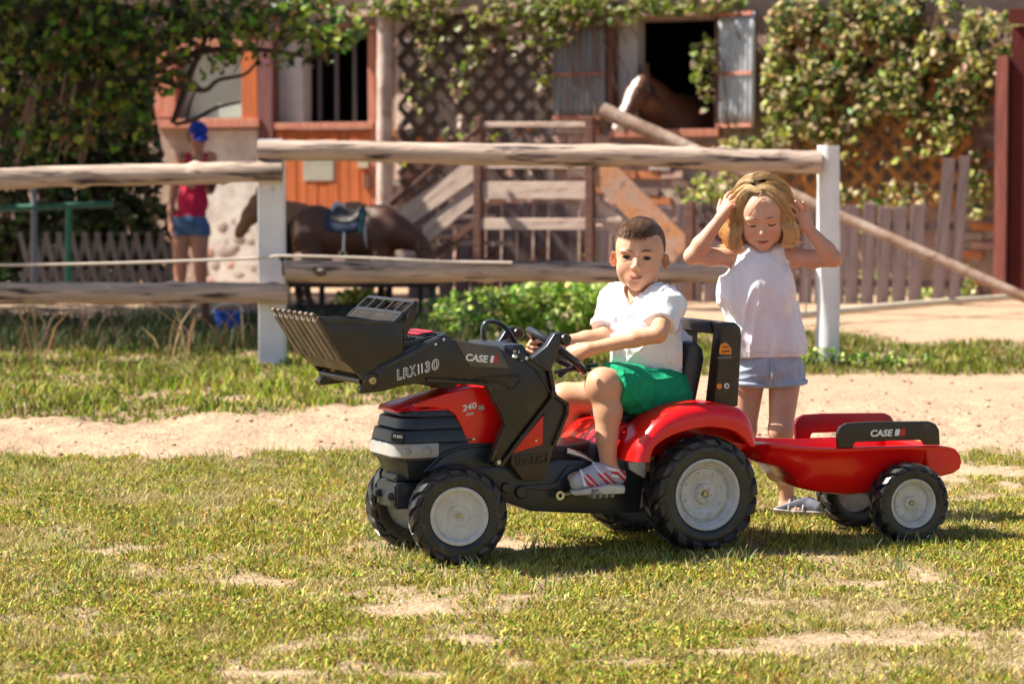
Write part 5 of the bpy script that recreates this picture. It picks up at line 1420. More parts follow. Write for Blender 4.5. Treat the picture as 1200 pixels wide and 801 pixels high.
# ---- bucket
def bucket():
    bk = bpy.data.objects.new('bucket', None); COL.objects.link(bk); bk.parent = tractor; bk.empty_display_size = 0.05
    Y0, Y1 = 0.085, 0.435
    side = TR.poly([(374, 373), (384, 377.5), (462, 378.5), (472, 378), (472, 417), (462, 425), (446, 436), (430, 440), (418, 437), (405, 425), (390, 400)], Y0)
    for y0, y1 in ((Y0, Y0 + 0.006), (Y1 - 0.006, Y1)):
        link('side_plate', prism(side, y0, y1, 0.0015), M_BLK, bk)
    # shell: lip -> bottom -> back, swept across
    curve = smooth_path([(*TR.at(373, 372, Y0),), (*TR.at(397, 408, Y0),), (*TR.at(413, 433, Y0),), (*TR.at(424, 438.5, Y0),), (*TR.at(445, 436, Y0),), (*TR.at(462, 425, Y0),), (*TR.at(472, 415, Y0),), (*TR.at(473, 377, Y0),)], 4)
    bm = bmesh.new()
    C = [np.array(c) for c in curve]; inner = []
    for i, c in enumerate(C):
        t = C[min(i + 1, len(C) - 1)] - C[max(i - 1, 0)]; t = t / np.linalg.norm(t)
        inner.append(c + np.array([-t[1], t[0]]) * 0.005)
    R0 = [[bm.verts.new((c[0], y, c[1])) for c in C] for y in (Y0 + 0.0065, Y1 - 0.0065)]
    R1 = [[bm.verts.new((c[0], y, c[1])) for c in inner] for y in (Y0 + 0.0065, Y1 - 0.0065)]
    for i in range(len(C) - 1):
        bm.faces.new((R0[0][i], R0[0][i + 1], R0[1][i + 1], R0[1][i])); bm.faces.new((R1[0][i], R1[0][i + 1], R1[1][i + 1], R1[1][i]))
        bm.faces.new((R0[0][i], R0[0][i + 1], R1[0][i + 1], R1[0][i])); bm.faces.new((R0[1][i], R0[1][i + 1], R1[1][i + 1], R1[1][i]))
    bm.faces.new((R0[0][0], R0[1][0], R1[1][0], R1[0][0])); bm.faces.new((R0[0][-1], R0[1][-1], R1[1][-1], R1[0][-1]))
    link('shell', bm_mesh('shell', bm, True, 30), M_RIB, bk)
    # ribs on the front plate, ending in teeth
    a = Vector((TR.at(373, 372, Y0)[0], 0, TR.at(373, 372, Y0)[1])); b = Vector((TR.at(406, 424.5, Y0)[0], 0, TR.at(406, 424.5, Y0)[1]))
    mid = Vector((TR.at(394.5, 404.5, Y0)[0], 0, TR.at(394.5, 404.5, Y0)[1]))
    n_ = Vector((-(b - a).z, 0, (b - a).x)).normalized()
    if n_.x > 0: n_ = -n_
    NR = 8
    for k in range(NR):
        yc = Y0 + 0.0205 + (Y1 - Y0 - 0.041) * k / (NR - 1)
        bm = bmesh.new(); wd = 0.0185
        P = []
        for t, h in ((0.0, 0.004), (0.05, 0.010), (0.5, 0.010), (0.93, 0.010), (1.0, 0.001)):
            c = a.lerp(b, t)
            P.append([(c + n_ * -0.002 + Vector((0, yc - wd, 0))), (c + n_ * h + Vector((0, yc - wd * 0.8, 0))), (c + n_ * h + Vector((0, yc + wd * 0.8, 0))), (c + n_ * -0.002 + Vector((0, yc + wd, 0)))])
        R_ = [[bm.verts.new(p) for p in s] for s in P]
        for s0, s1 in zip(R_[:-1], R_[1:]):
            for q in range(4): bm.faces.new((s0[q], s0[(q + 1) % 4], s1[(q + 1) % 4], s1[q]))
        bm.faces.new(R_[0]); bm.faces.new(R_[-1])
        link('rib', bm_mesh('rib', bm), M_RIB, bk)
        t0 = a + Vector((-0.004, yc, 0.002))
        tb = bmesh.new(); box_bm(tb, t0 + Vector((-0.002, 0, 0.003)), (0.016, 0.020, 0.009), (0, R(30), 0)); bmesh.ops.bevel(tb, geom=list(tb.edges), offset=0.002, segments=1, affect='EDGES')
        link('tooth', bm_mesh('tooth', tb), M_RIB, bk)
    # rear guard: a sloping lattice above the back edge
    g0 = Vector((TR.at(462, 378, Y0)[0], 0, TR.at(462, 378, Y0)[1])); g1 = Vector((TR.at(488, 354, Y0)[0], 0, TR.at(488, 354, Y0)[1]))
    d = g1 - g0
    ang = -math.atan2(d.z, d.x)
    bm = bmesh.new()
    for y in (Y0 + 0.005, Y1 - 0.005): box_bm(bm, ((g0 + g1) / 2 + Vector((0, y, 0))), (d.length, 0.010, 0.010), (0, ang, 0))
    for t in (0.42, 0.98): c = g0.lerp(g1, t); box_bm(bm, (c.x, (Y0 + Y1) / 2, c.z), (0.010, Y1 - Y0, 0.010), (0, ang, 0))
    for y in np.linspace(Y0, Y1, 6)[1:-1]: c = g0.lerp(g1, 0.70); box_bm(bm, (c.x, y, c.z), (d.length * 0.58, 0.007, 0.008), (0, ang, 0))
    bmesh.ops.bevel(bm, geom=list(bm.edges), offset=0.0012, segments=1, affect='EDGES')
    link('rear_guard', bm_mesh('rear_guard', bm), M_BLK2, bk)
    c = g0.lerp(g1, 0.2)
    box('guard_plate', (c.x, (Y0 + Y1) / 2, c.z), (d.length * 0.42, Y1 - Y0 - 0.012, 0.005), (0, ang, 0), m=M_BLK, parent=bk)
    bp2 = TR.poly([(472, 380), (478, 370), (489, 356), (488, 368), (474, 400)], Y0)
    for y0 in (Y0 + 0.001, Y1 - 0.007): link('guard_cheek', prism(bp2, y0, y0 + 0.006, 0.001), M_BLK, bk)
    edge = TR.poly([(374, 371), (463, 376), (463, 380), (384, 380)], Y0)
    link('edge_rim', prism(edge, Y0 - 0.004, Y0 + 0.002, 0.001), M_BLK2, bk)
    # hinge plates and tie bar underneath
    hp = TR.poly([(418, 436), (446, 434), (448, 452), (424, 461.5), (421, 457), (428, 449)], Y0)
    for y0 in (Y0 - 0.002, Y1 - 0.016): link('hinge_plate', prism(hp, y0, y0 + 0.014, 0.002), M_BLK, bk)
    c = TR.at(428, 447, Y0)
    tube('tie_bar', [(c[0], Y0 + 0.02, c[1]), (c[0], Y1 - 0.02, c[1])], 0.010, 10, M_BLK2, bk)
    return bk
bucket()

# ---- console, steering wheel, lever loops
con = TR.poly([(590, 404), (612, 403), (622, 418), (640, 425), (648, 440), (646, 470), (600, 470), (590, 440)], 0.13)
link('console', prism(con, 0.125, 0.375, 0.006), M_BLK2, tractor)
for q in ((604, 417.5), (616.5, 419.5)): disc('gauge', TR.at(q[0], q[1], 0.08), 0.005, 0.0745, 0.09, M_WHITE, LN, 12)
dl = TR.poly([(594, 407), (608, 420), (621, 424), (621, 418), (612, 414), (602, 406)], 0.08)
link('dial_plate', prism(dl, 0.0775, 0.086, 0.001), M_BLK2, LN)
lettering('0 1', TR.at(601, 413, 0.078), TR.at(608, 414, 0.078), 0.008, 0.077, M_WHITE, LN)
# far lever loop
lp_px = [(613, 424), (607, 408), (598, 391), (588, 380.5), (576, 376.5), (568, 379), (566, 389), (569, 400), (582, 403), (596, 400)]
P = [TR.pt(a, b, 0.36) for a, b in lp_px]
tube('lever_loop', smooth_path(P, 5), 0.0105, 10, M_BLK2, tractor, flat=0.65)
# steering wheel
sw_c = TR.pt(652, 411, 0.25)
sn = Vector((0.60, -0.12, 0.80)).normalized()      # column axis, towards the rider
bm = bmesh.new()
q = sn.to_track_quat('Y', 'Z').to_matrix().to_4x4()
SWR = 0.094
ringp = [(SWR + 0.0105 * math.cos(a), 0.0105 * math.sin(a)) for a in np.linspace(0, 2 * math.pi, 13)]
lathe_bm(bm, ringp, 40, M=Matrix.Translation(sw_c) @ q)
swo = link('steering_wheel', bm_mesh('steering_wheel', bm, True, 60), M_BLK2, tractor)
bm = bmesh.new()
for k in range(3):
    a = 2 * math.pi * k / 3 + 0.5
    e = q.to_3x3() @ Vector((SWR * math.cos(a), 0, SWR * math.sin(a)))
    tube_bm(bm, [sw_c - sn * 0.022, sw_c - sn * 0.012 + e * 0.5, sw_c + e * 0.97], [0.010, 0.008, 0.007], 8)
tube_bm(bm, [sw_c - sn * 0.02, sw_c - sn * 0.17], 0.012, 10)
lathe_bm(bm, [(0, 0.0), (0.022, -0.002), (0.026, -0.02), (0.01, -0.03)], 20, M=Matrix.Translation(sw_c - sn * 0.006) @ q)
link('spoke', bm_mesh('spoke', bm, True, 50), M_BLK2, swo)
tube('crank_rod', [TR.pt(700, 427, 0.2), TR.pt(650, 436, 0.2)], 0.006, 8, M_BLK2, tractor)
tube('gear_lever', smooth_path([TR.pt(655, 441, 0.20), TR.pt(670, 431, 0.20), TR.pt(690, 433, 0.2), TR.pt(700, 441, 0.2)], 4), 0.006, 8, M_BLK2, tractor)

# ---- seat
SY0, SY1 = 0.155, 0.345
sb = TR.poly([(722, 483), (745, 482), (765, 478), (790, 472), (800, 470), (806, 478), (800, 492), (770, 497), (725, 497)], 0.17)
link('seat', prism(sb, SY0, SY1, 0.012, 3), M_BLK2, tractor)
bk_ = TR.poly([(788, 474), (800, 440), (806, 402), (812, 399), (821, 408), (823, 420), (812, 474), (806, 482), (790, 484)], 0.17)
link('seat_back', prism(bk_, SY0, SY1, 0.014, 3), M_BLK2, tractor)
fr = TR.poly([(722, 494), (728, 490), (742, 489), (742, 503), (726, 503)], 0.2)
link('seat_clip', prism(fr, 0.20, 0.30, 0.003), mat('brown_plastic', (0.10, 0.05, 0.03), rough=0.5), tractor)
# ---- fenders
def fender(ya, yb, near):
    """curved shell over the rear wheel, drawn in side view and given the wheel's width"""
    outer = smooth_path([TR.at(a, b, 0.02) for a, b in [(739, 540), (746, 520), (762, 497.5), (780, 484), (803, 476), (830, 473), (858, 476), (872, 484), (879, 499), (884, 522)]], 4)
    inner = smooth_path([TR.at(a, b, 0.02) for a, b in [(757, 540), (762, 524), (778, 512), (800, 504), (825, 500), (850, 503), (864, 512), (873, 522)]], 5)
    n = len(outer); m_ = len(inner)
    inn = [inner[min(m_ - 1, int(round(i * (m_ - 1) / (n - 1))))] for i in range(n)]
    bm = bmesh.new()
    rings = []
    s = 1 if near else -1
    y_out, y_in = (ya, yb) if near else (yb, ya)
    for (o, i_) in zip(outer, inn):
        o = np.array(o); i_ = np.array(i_); mid = o * 0.45 + i_ * 0.55
        d = (o - i_) / max(1e-6, np.linalg.norm(o - i_))
        sec = [(i_, y_out + s * 0.012), (i_ + d * 0.004, y_out + s * 0.002), (i_ + (o - i_) * 0.45, y_out), (o - d * 0.012, y_out + s * 0.006), (o - d * 0.002, y_out + s * 0.018), (o + d * 0.004, y_out + s * 0.045), (o + d * 0.004, y_in),
               (o - d * 0.004, y_in), (o - d * 0.004, y_out + s * 0.040), (i_ + (o - i_) * 0.5, y_out + s * 0.012)]
        rings.append([bm.verts.new((p[0], y, p[1])) for p, y in sec])
    k = len(rings[0])
    for a, b in zip(rings[:-1], rings[1:]):
        for j in range(k): bm.faces.new((a[j], a[(j + 1) % k], b[(j + 1) % k], b[j]))
    bm.faces.new(rings[0]); bm.faces.new(rings[-1])
    return link('fender', bm_mesh('fender', bm, True, 50), M_RED, tractor)
fender(-0.010, 0.125, True)
fender(0.395, 0.530, False)
bd = TR.poly([(700, 521), (715, 505), (722, 499), (742, 494), (765, 490), (800, 480), (835, 476), (868, 478), (880, 521), (860, 535), (765, 535), (748, 536), (742, 541), (724, 536), (715, 528)], 0.13)
link('body_side', prism(bd, 0.128, 0.375, 0.008, 3), M_RED, tractor)
far = TR.poly([(667, 522), (675, 502), (690, 490), (705, 486), (712, 500), (712, 522)], 0.37)
link('rear_deck', prism(TR.poly([(800, 482), (866, 479), (872, 497), (800, 497)], 0.14), 0.126, 0.40, 0.008, 3), M_RED, tractor)
link('step_guard', prism(TR.poly([(736, 541), (757, 541), (755, 560), (738, 550)], 0.12), 0.118, 0.134, 0.002), M_WHITE, tractor)
lettering('|||', TR.at(737, 522, 0.12), TR.at(753, 514, 0.12), 0.026, 0.1265, M_ORANGE, tractor, shear=0.3)
lettering('VX', TR.at(739, 524, 0.12), TR.at(753, 518, 0.12), 0.018, 0.1262, M_WHITE, tractor, shear=0.3)
# hood number
lettering('240', TR.at(542.5, 482, 0.133), TR.at(559.5, 477.5, 0.133), 0.0168, 0.1355, M_WHITE, tractor, shear=0.2, bold=0.04)
lettering('CVX', TR.at(547, 487, 0.133), TR.at(556, 485.5, 0.133), 0.007, 0.1355, M_WHITE, tractor, shear=0.2, bold=0.03)
link('stripe', prism(TR.poly([(560.5, 475.5), (567, 474), (568.5, 479.5), (561.5, 480.8)], 0.133), 0.1345, 0.14, 0), M_SILV, tractor)
link('badge_plate', prism(TR.poly([(458.5, 506), (471.5, 507.5), (470.5, 518), (457.5, 516.5)], 0.145), 0.138, 0.150, 0.001), M_BLKP, tractor)
lettering('PUMA', TR.at(459.5, 512.0, 0.145), TR.at(470.5, 513.2, 0.145), 0.0085, 0.1370, M_WHITE, tractor, bold=0.03)
# ---- roll bar
post = TR.poly([(832, 472), (841, 392), (839, 377.5), (857, 377), (863, 383), (864.5, 393), (860, 475.5)], 0.12)
def rollpost(y0, y1):
    rp = link('roll_bar_post', prism(post, y0, y1, 0.006, 3), M_BLK, tractor)
    return rp
RP = rollpost(0.095, 0.150); rollpost(0.350, 0.405)
fp_ = TR.poly([(828, 471), (836, 471), (845, 400), (841, 388), (836, 394)], 0.12)
beam = TR.poly([(836, 377), (857, 377), (860, 385), (843, 392.5), (838, 390)], 0.12)
link('roll_bar_beam', prism(beam, 0.1505, 0.3495, 0.005, 3), M_BLK2, tractor)
bx_, bz_ = TR.at(838, 391, 0.15)
# lettering on the forward face of the beam, built on its own plane
me = text_mesh('CASE IH', 0.022, 0.0006, 0.1, 0.004)
V = np.array([v.co[:] for v in me.vertices]); V[:, 0] -= V[:, 0].max()
lo_, hi_ = TR.at(838, 390, 0.15), TR.at(836, 377, 0.15)
out = np.stack([np.full(len(V), min(bx_, TR.at(836, 377, 0.15)[0]) - 0.004) - V[:, 2], 0.235 - V[:, 0] * -1 * -1 , bz_ + 0.006 + V[:, 1]], 1)
out[:, 1] = 0.195 - V[:, 0] * 1.1
me.vertices.foreach_set('co', out.astype(np.float32).ravel()); me.update(); me.materials.clear()
link('lettering', me, M_WHITE, tractor)
# emblem stickers on the post
e0 = TR.poly([(844, 409), (846, 403), (851, 401), (855, 404), (858, 409), (858, 415), (844, 415)], 0.09)
link('beacon_sticker', prism(e0, 0.0935, 0.0965, 0.0008), M_ORANGE, RP)
link('beacon_stripe', prism(TR.poly([(846, 411), (856, 410), (856, 412), (846, 413)], 0.09), 0.0925, 0.0955, 0), mat('brown_print', (0.25, 0.06, 0.01)), RP)
link('beacon_stripe', prism(TR.poly([(847, 406), (855, 405.5), (855, 407), (847, 407.5)], 0.09), 0.0925, 0.0955, 0), MATS['brown_print'], RP)
disc('round_sticker', TR.at(844, 452.5, 0.09), 0.008, 0.0930, 0.097, M_ORANGE, RP, 16)
disc('round_sticker', TR.at(852.5, 452, 0.09), 0.008, 0.0930, 0.097, M_WHITE, RP, 16)
disc('round_sticker', TR.at(852.5, 452, 0.09), 0.0045, 0.0925, 0.097, M_BLK2, RP, 16)
link('vent_sticker', prism(TR.poly([(842, 418), (858, 416), (858, 420), (842, 420.5)], 0.09), 0.0935, 0.0965, 0), mat('grey_plastic', (0.12, 0.12, 0.12)), RP)
# ---- pedals
for y, (px, py) in ((0.105, (655.5, 580)), ):
    c = TR.pt(px, py, y)
    bm = bmesh.new(); lathe_bm(bm, [(0.006, y - 0.006), (0.0125, y - 0.006), (0.0135, y), (0.0125, y + 0.006), (0.006, y + 0.006), (0.006, y - 0.006)], 20, M=Matrix.Translation((c.x, 0, c.z)))
    link('crank_boss', bm_mesh('crank_boss', bm, True), M_STEEL, tractor)
    e = TR.pt(692, 573, y - 0.02)
    tube('crank_arm', [TR.pt(658, 579.5, y), TR.pt(690, 574.5, y)], 0.0055, 8, M_STEEL, tractor)
    pc = TR.pt(700, 577, 0.07)
    bm = bmesh.new()
    for dx in (-0.028, -0.01, 0.008, 0.026): box_bm(bm, (pc.x + dx, 0.07, pc.z), (0.012, 0.085, 0.020))
    box_bm(bm, (pc.x, 0.07, pc.z + 0.012), (0.07, 0.085, 0.006))
    bmesh.ops.bevel(bm, geom=list(bm.edges), offset=0.003, segments=2, affect='EDGES')
    link('pedal', bm_mesh('pedal', bm, True), mat('grey_pedal', (0.25, 0.25, 0.23), rough=0.5), tractor)
tube('pedal_shaft', [TR.pt(663, 528, 0.12), TR.pt(680, 533, 0.12), TR.pt(694, 540, 0.12)], [0.010, 0.008, 0.006], 8, M_STEEL, tractor)
# coupling at the back
hx = TR.at(884, 528, 0.25)
tube('coupling', [(TR.at(850, 560, 0.25)[0] - 0.1, 0.25, 0.17), (XR + 0.18, 0.25, 0.20)], 0.014, 10, M_BLK2, tractor)

# ================================================================ the trailer
TH2 = R(19)
_c2 = W(1064.3, 586, 3000 / 420.0)
TLR_ = 0.113
_ey2 = Vector((-math.sin(TH2), math.cos(TH2), 0))
_o2 = Vector((_c2.x, _c2.y, 0)) - _ey2 * 0.035
TL = Frame(_o2.x, _o2.y, TH2)
trailer = thing('toy_trailer', 'small red plastic two wheeled trailer coupled behind the pedal tractor', 'trailer', TL.o, TH2)
make_wheel(trailer, (0, 0.035, TLR_), TLR_, 0.068, 0.069, 17, 1, 0, 'trailer')
make_wheel(trailer, (0, 0.370, TLR_), TLR_, 0.068, 0.069, 17, -1, 0, 'trailer')
tube('axle', [(0, 0.03, TLR_), (0, 0.36, TLR_)], 0.010, 10, M_STEEL, trailer)
def tub():
    YN, YF = 0.062, 0.345
    ym = (YN + YF) / 2
    top = smooth_path([TL.at(a, b, YN) for a, b in [(881, 531), (892, 526.5), (909, 520.5), (936, 523), (975, 524.5), (1020, 523), (1075, 522), (1114, 523.5), (1124, 532)]], 5)
    bot = smooth_path([TL.at(a, b, YN) for a, b in [(881, 539), (894, 541), (903, 544.5), (925, 551), (938, 563), (950, 575), (1010, 581), (1075, 566), (1100, 558.5)]], 5)
    n = len(top)
    halfs = np.interp(np.linspace(0, 1, n), [0, 0.10, 0.25, 0.42, 1], [0.022, 0.028, 0.12, (YF - YN) / 2, (YF - YN) / 2])
    bm = bmesh.new(); rings = []
    for i in range(n):
        (tx, tz), (bx, bz) = top[i], bot[i]; h = halfs[i]
        open_ = i > n * 0.26
        zi = bz + 0.012 if open_ else tz - 0.006
        wl = 0.010 if open_ else h * 0.7
        hb_ = h * 0.80
        xi = bx if open_ else tx
        sec = [(bx, ym - hb_ + 0.02, bz), (bx * 0.9 + tx * 0.1, ym - hb_, bz + 0.008), (tx * 0.5 + bx * 0.5, ym - h * 0.92, tz * 0.5 + bz * 0.5), (tx, ym - h + 0.002, tz - 0.016), (tx, ym - h - 0.006, tz - 0.010), (tx, ym - h - 0.006, tz - 0.003), (tx, ym - h, tz), (tx, ym - h + wl, tz),
               (xi, ym - hb_ + wl, zi), (xi, ym + hb_ - wl, zi),
               (tx, ym + h - wl, tz), (tx, ym + h, tz), (tx, ym + h + 0.006, tz - 0.003), (tx, ym + h + 0.006, tz - 0.010), (tx, ym + h - 0.002, tz - 0.016), (tx * 0.5 + bx * 0.5, ym + h * 0.92, tz * 0.5 + bz * 0.5), (bx * 0.9 + tx * 0.1, ym + hb_, bz + 0.008), (bx, ym + hb_ - 0.02, bz)]
        rings.append([bm.verts.new(p) for p in sec])
    k = len(rings[0])
    for a, b in zip(rings[:-1], rings[1:]):
        for j in range(k): bm.faces.new((a[j], a[(j + 1) % k], b[(j + 1) % k], b[j]))
    bm.faces.new(rings[0]); bm.faces.new(rings[-1])
    link('tub', bm_mesh('tub', bm, True, 55), M_RED, trailer)
    # rear lip that wraps the back
    rl = TL.poly([(1085, 522.5), (1114, 523.5), (1124, 531), (1127, 541), (1125, 549), (1117, 554.5), (1100, 558.5), (1085, 556)], YN)
    link('rear_panel', prism(rl, YN - 0.004, YF + 0.004, 0.012, 4), M_RED, trailer)
    st = TL.poly([(949, 527), (951, 575), (954, 575), (953, 527)], YN)
    return YN, YF
YN, YF = tub()
rail_px = [(982, 524.5), (981, 507), (984, 500), (992, 495.5), (1015, 494), (1089, 493.3), (1096, 496.5), (1100, 503), (1101, 521), (1083, 521), (1081.5, 517), (1078, 515.2), (1002, 517.5), (1000, 520), (999.5, 524)]
rp_ = TL.poly(rail_px, YN)
rn = link('side_rail', prism(rp_, YN - 0.004, YN + 0.012, 0.003, 3), M_BLK, trailer)
rf = link('side_rail', prism(rp_, YF - 0.012, YF + 0.004, 0.003, 3), M_MAROON, trailer); rf['label'] = 'dark red side rail of the far side'
lettering('CASE', TL.at(1020, 511, YN - 0.004), TL.at(1046, 510.3, YN - 0.004), 0.0185, YN - 0.0045, M_WHITE, rn, shear=0.15, bold=0.06)
ih_logo(TL.at(1048, 510.3, YN - 0.004), TL.at(1062, 510, YN - 0.004), 0.0185, YN - 0.0045, rn)
# ================================================================ people
def skin_mat(name):
    return mat(name, (0.6, 0.36, 0.26), attr='tint', rough=0.52, sss=0.12, bump=0.02, bscale=500, spec=0.35)
M_SKIN = skin_mat('skin')
def cloth(name, c1, c2, rough=0.85, scale=30):
    return mat(name, c1, c2, scale, rough, 0.30, 38, spec=0.2, stretch=(1.6, 1.6, 0.6), c3=tuple(v * 0.90 for v in c2), s3=9, t3=(0.5, 0.75))
def build_head(F, c, A, s, lids=0.0, smile=0.002):
    """A rows: subject's left-ish x, forward y, up z.  F: Field"""
    c = np.array(c); A = np.array(A)
    P = lambda x, y, z: c + s * (x * A[0] + y * A[1] + z * A[2])
    E = lambda x, y, z, r, k=0.01, op='add', M=None: F.ell(P(x, y, z), np.array(r) * s, A if M is None else M, k * s, op)
    E(0, -0.012, 0.034, (0.071, 0.088, 0.079), 0)
    E(0, 0.018, -0.018, (0.0585, 0.062, 0.070), 0.03)
    E(0, 0.040, 0.035, (0.056, 0.042, 0.045), 0.03)
    E(0, 0.052, -0.080, (0.019, 0.018, 0.015), 0.03)
    for q in (-1, 1):
        E(q * 0.034, 0.046, -0.034, (0.0245, 0.022, 0.026), 0.02)
        E(q * 0.036, 0.006, -0.060, (0.014, 0.030, 0.016), 0.03)
        E(q * 0.030, 0.083, 0.000, (0.016, 0.010, 0.011), 0.010, 'sub')
        E(q * 0.029, 0.0745, 0.016, (0.020, 0.008, 0.006), 0.010)
        F.cap(P(q * 0.030, 0.061, -0.001), P(q * 0.030, 0.061, -0.001), 0.0152 * s, k=0.006 * s)
        # eye opening
        if lids > 0:
            E(q * 0.0305, 0.078, -0.0015, (0.0125, 0.012, lids), 0.0015, 'sub')
        else:
            F.cap(P(q * 0.030 - 0.011, 0.0765, -0.0055), P(q * 0.030 + 0.011, 0.0760, -0.005), 0.0012 * s, k=0.001, op='sub')
    # nose
    F.cap(P(0, 0.073, 0.006), P(0, 0.0905, -0.026), 0.0062 * s, 0.0088 * s, 0.008 * s)
    for q in (-1, 1): F.cap(P(q * 0.0085, 0.083, -0.030), P(q * 0.0085, 0.083, -0.030), 0.0062 * s, k=0.005 * s)
    for q in (-1, 1): E(q * 0.005, 0.090, -0.0365, (0.0028, 0.004, 0.0025), 0.002, 'sub')
    # mouth
    E(0, 0.062, -0.058, (0.026, 0.016, 0.018), 0.016)
    def arcm(zo, yo, w, r0, r1, k, op='add'):
        t = np.linspace(-1, 1, 9)
        pts = [P(w * q, yo - 0.0075 * q * q, zo + smile * q * q) for q in t]
        for i in range(8): F.cap(pts[i], pts[i + 1], (r0 + (r1 - r0) * abs(t[i])) * s, (r0 + (r1 - r0) * abs(t[i + 1])) * s, k * s, op)
    arcm(-0.0553, 0.0768, 0.0200, 0.0031, 0.0012, 0.003)
    arcm(-0.0620, 0.0762, 0.0165, 0.0036, 0.0014, 0.003)
    arcm(-0.0588, 0.0815, 0.0235, 0.0010, 0.0008, 0.0012, 'sub')
    E(0, 0.0800, -0.0710, (0.012, 0.005, 0.003), 0.006, 'sub')
    for q in (-1, 1):
        M = np.array([A[0] * math.cos(0.75 * q) - A[1] * math.sin(0.75 * q), A[0] * math.sin(0.75 * q) + A[1] * math.cos(0.75 * q), A[2]])
        E(q * 0.0765, -0.010, -0.008, (0.0060, 0.0165, 0.0225), 0.005, M=M)
        E(q * 0.0815, -0.003, -0.005, (0.0040, 0.0090, 0.0135), 0.003, 'sub', M=M)
    return P
def face_tint(base, P, A, s, c, cheek=1.0, smile=0.002):
    lips = np.array([0.46, 0.15, 0.125]); flush = np.array([0.62, 0.26, 0.19])
    A = np.array(A); c = np.array(c)
    def fn(X):
        L = ((X - c) @ A.T) / s
        col = np.tile(np.array(base, float), (len(X), 1))
        def g(x, y, z, rx, ry, rz): return np.exp(-(((L[:, 0] - x) / rx) ** 2 + ((L[:, 1] - y) / ry) ** 2 + ((L[:, 2] - z) / rz) ** 2))
        def mixc(w, cc):
            w = np.clip(w, 0, 1)[:, None]; return col * (1 - w) + np.array(cc) * w
        for q in (-1, 1): col = mixc(0.55 * cheek * g(q * 0.036, 0.06, -0.035, 0.018, 0.04, 0.014), flush)
        col = mixc(0.35 * cheek * g(0, 0.095, -0.027, 0.008, 0.02, 0.008), flush)
        for q in (-1, 1): col = mixc(0.4 * g(q * 0.079, 0, -0.005, 0.010, 0.03, 0.02), flush)
        w = (np.exp(-((L[:, 0] / 0.0195) ** 6)) * np.exp(-(((L[:, 2] + 0.0588 - smile * (L[:, 0] / 0.0185) ** 2) / (0.0070 - 0.0035 * np.clip(np.abs(L[:, 0] / 0.0195), 0, 1) ** 2)) ** 4)) * (L[:, 1] > 0.066))
        col = mixc(0.85 * w, lips)
        n = vnoise(X[:, 0] * 45, X[:, 1] * 45, X[:, 2] * 45)[:, None]
        n2 = vnoise(X[:, 0] * 260, X[:, 1] * 260, X[:, 2] * 260)[:, None]
        return col * (1 + 0.06 * n + 0.05 * n2 * np.array([0.6, 1, 1]))
    return fn
def plain_tint(base, extra=None):
    def fn(X):
        col = np.tile(np.array(base, float), (len(X), 1))
        n = vnoise(X[:, 0] * 30, X[:, 1] * 30, X[:, 2] * 30)[:, None]
        n2 = vnoise(X[:, 0] * 220, X[:, 1] * 220, X[:, 2] * 220)[:, None]
        return col * (1 + 0.08 * n * np.array([0.5, 1, 1.1]) + 0.05 * n2)
    return fn
def eyeball(c, fwd, r, parent, iris=(0.06, 0.03, 0.015), gaze=None):
    bm = bmesh.new(); bmesh.ops.create_uvsphere(bm, u_segments=20, v_segments=16, radius=r)
    me = bm_mesh('eye', bm, True)
    f = nrmz(gaze if gaze is not None else fwd)
    def fn(X):
        d = (X / np.linalg.norm(X, axis=1)[:, None]) @ f
        col = np.tile(np.array([0.50, 0.46, 0.43]), (len(X), 1))  # eye white darkened to carry the shade of the lids
        col[d > math.cos(0.70)] = iris
        col[d > math.cos(0.28)] = (0.004, 0.004, 0.004)
        return col
    # finer sphere towards the gaze
    me2 = me
    set_color(me2, fn)
    o = link('eye', me2, mat('eye', (1, 1, 1), attr='tint', rough=0.12), parent, c)
    return o
def brows(P, parent, s, m, lift=0.0, bend=1.0, thick=0.0022, smile=0.002):
    t = np.linspace(-1, 1, 11)
    tube('mouth_line', [P(0.0195 * q, 0.0822 - 0.0070 * q * q, -0.0588 + smile * q * q) for q in t], [0.0005 + 0.0009 * math.sqrt(max(0, 1 - q * q)) for q in t], 6, mat('mouth_shade', (0.22, 0.055, 0.045), rough=0.6), parent)  # dark tube painting the shade in the crease between the lips
    for q in (-1, 1):
        pts = [P(q * 0.012, 0.0858, 0.0165 + lift), P(q * 0.024, 0.0842, 0.0205 + lift), P(q * 0.036, 0.0785, 0.0200 + lift), P(q * 0.047, 0.0675, 0.0150 + lift)]
        pts = smooth_path(pts, 4); n = len(pts)
        tube('eyebrow', pts, [thick * s * (0.7 + 0.6 * math.sin(math.pi * (i + 1) / (n + 1))) for i in range(n)], 6, m, parent, flat=1.0)
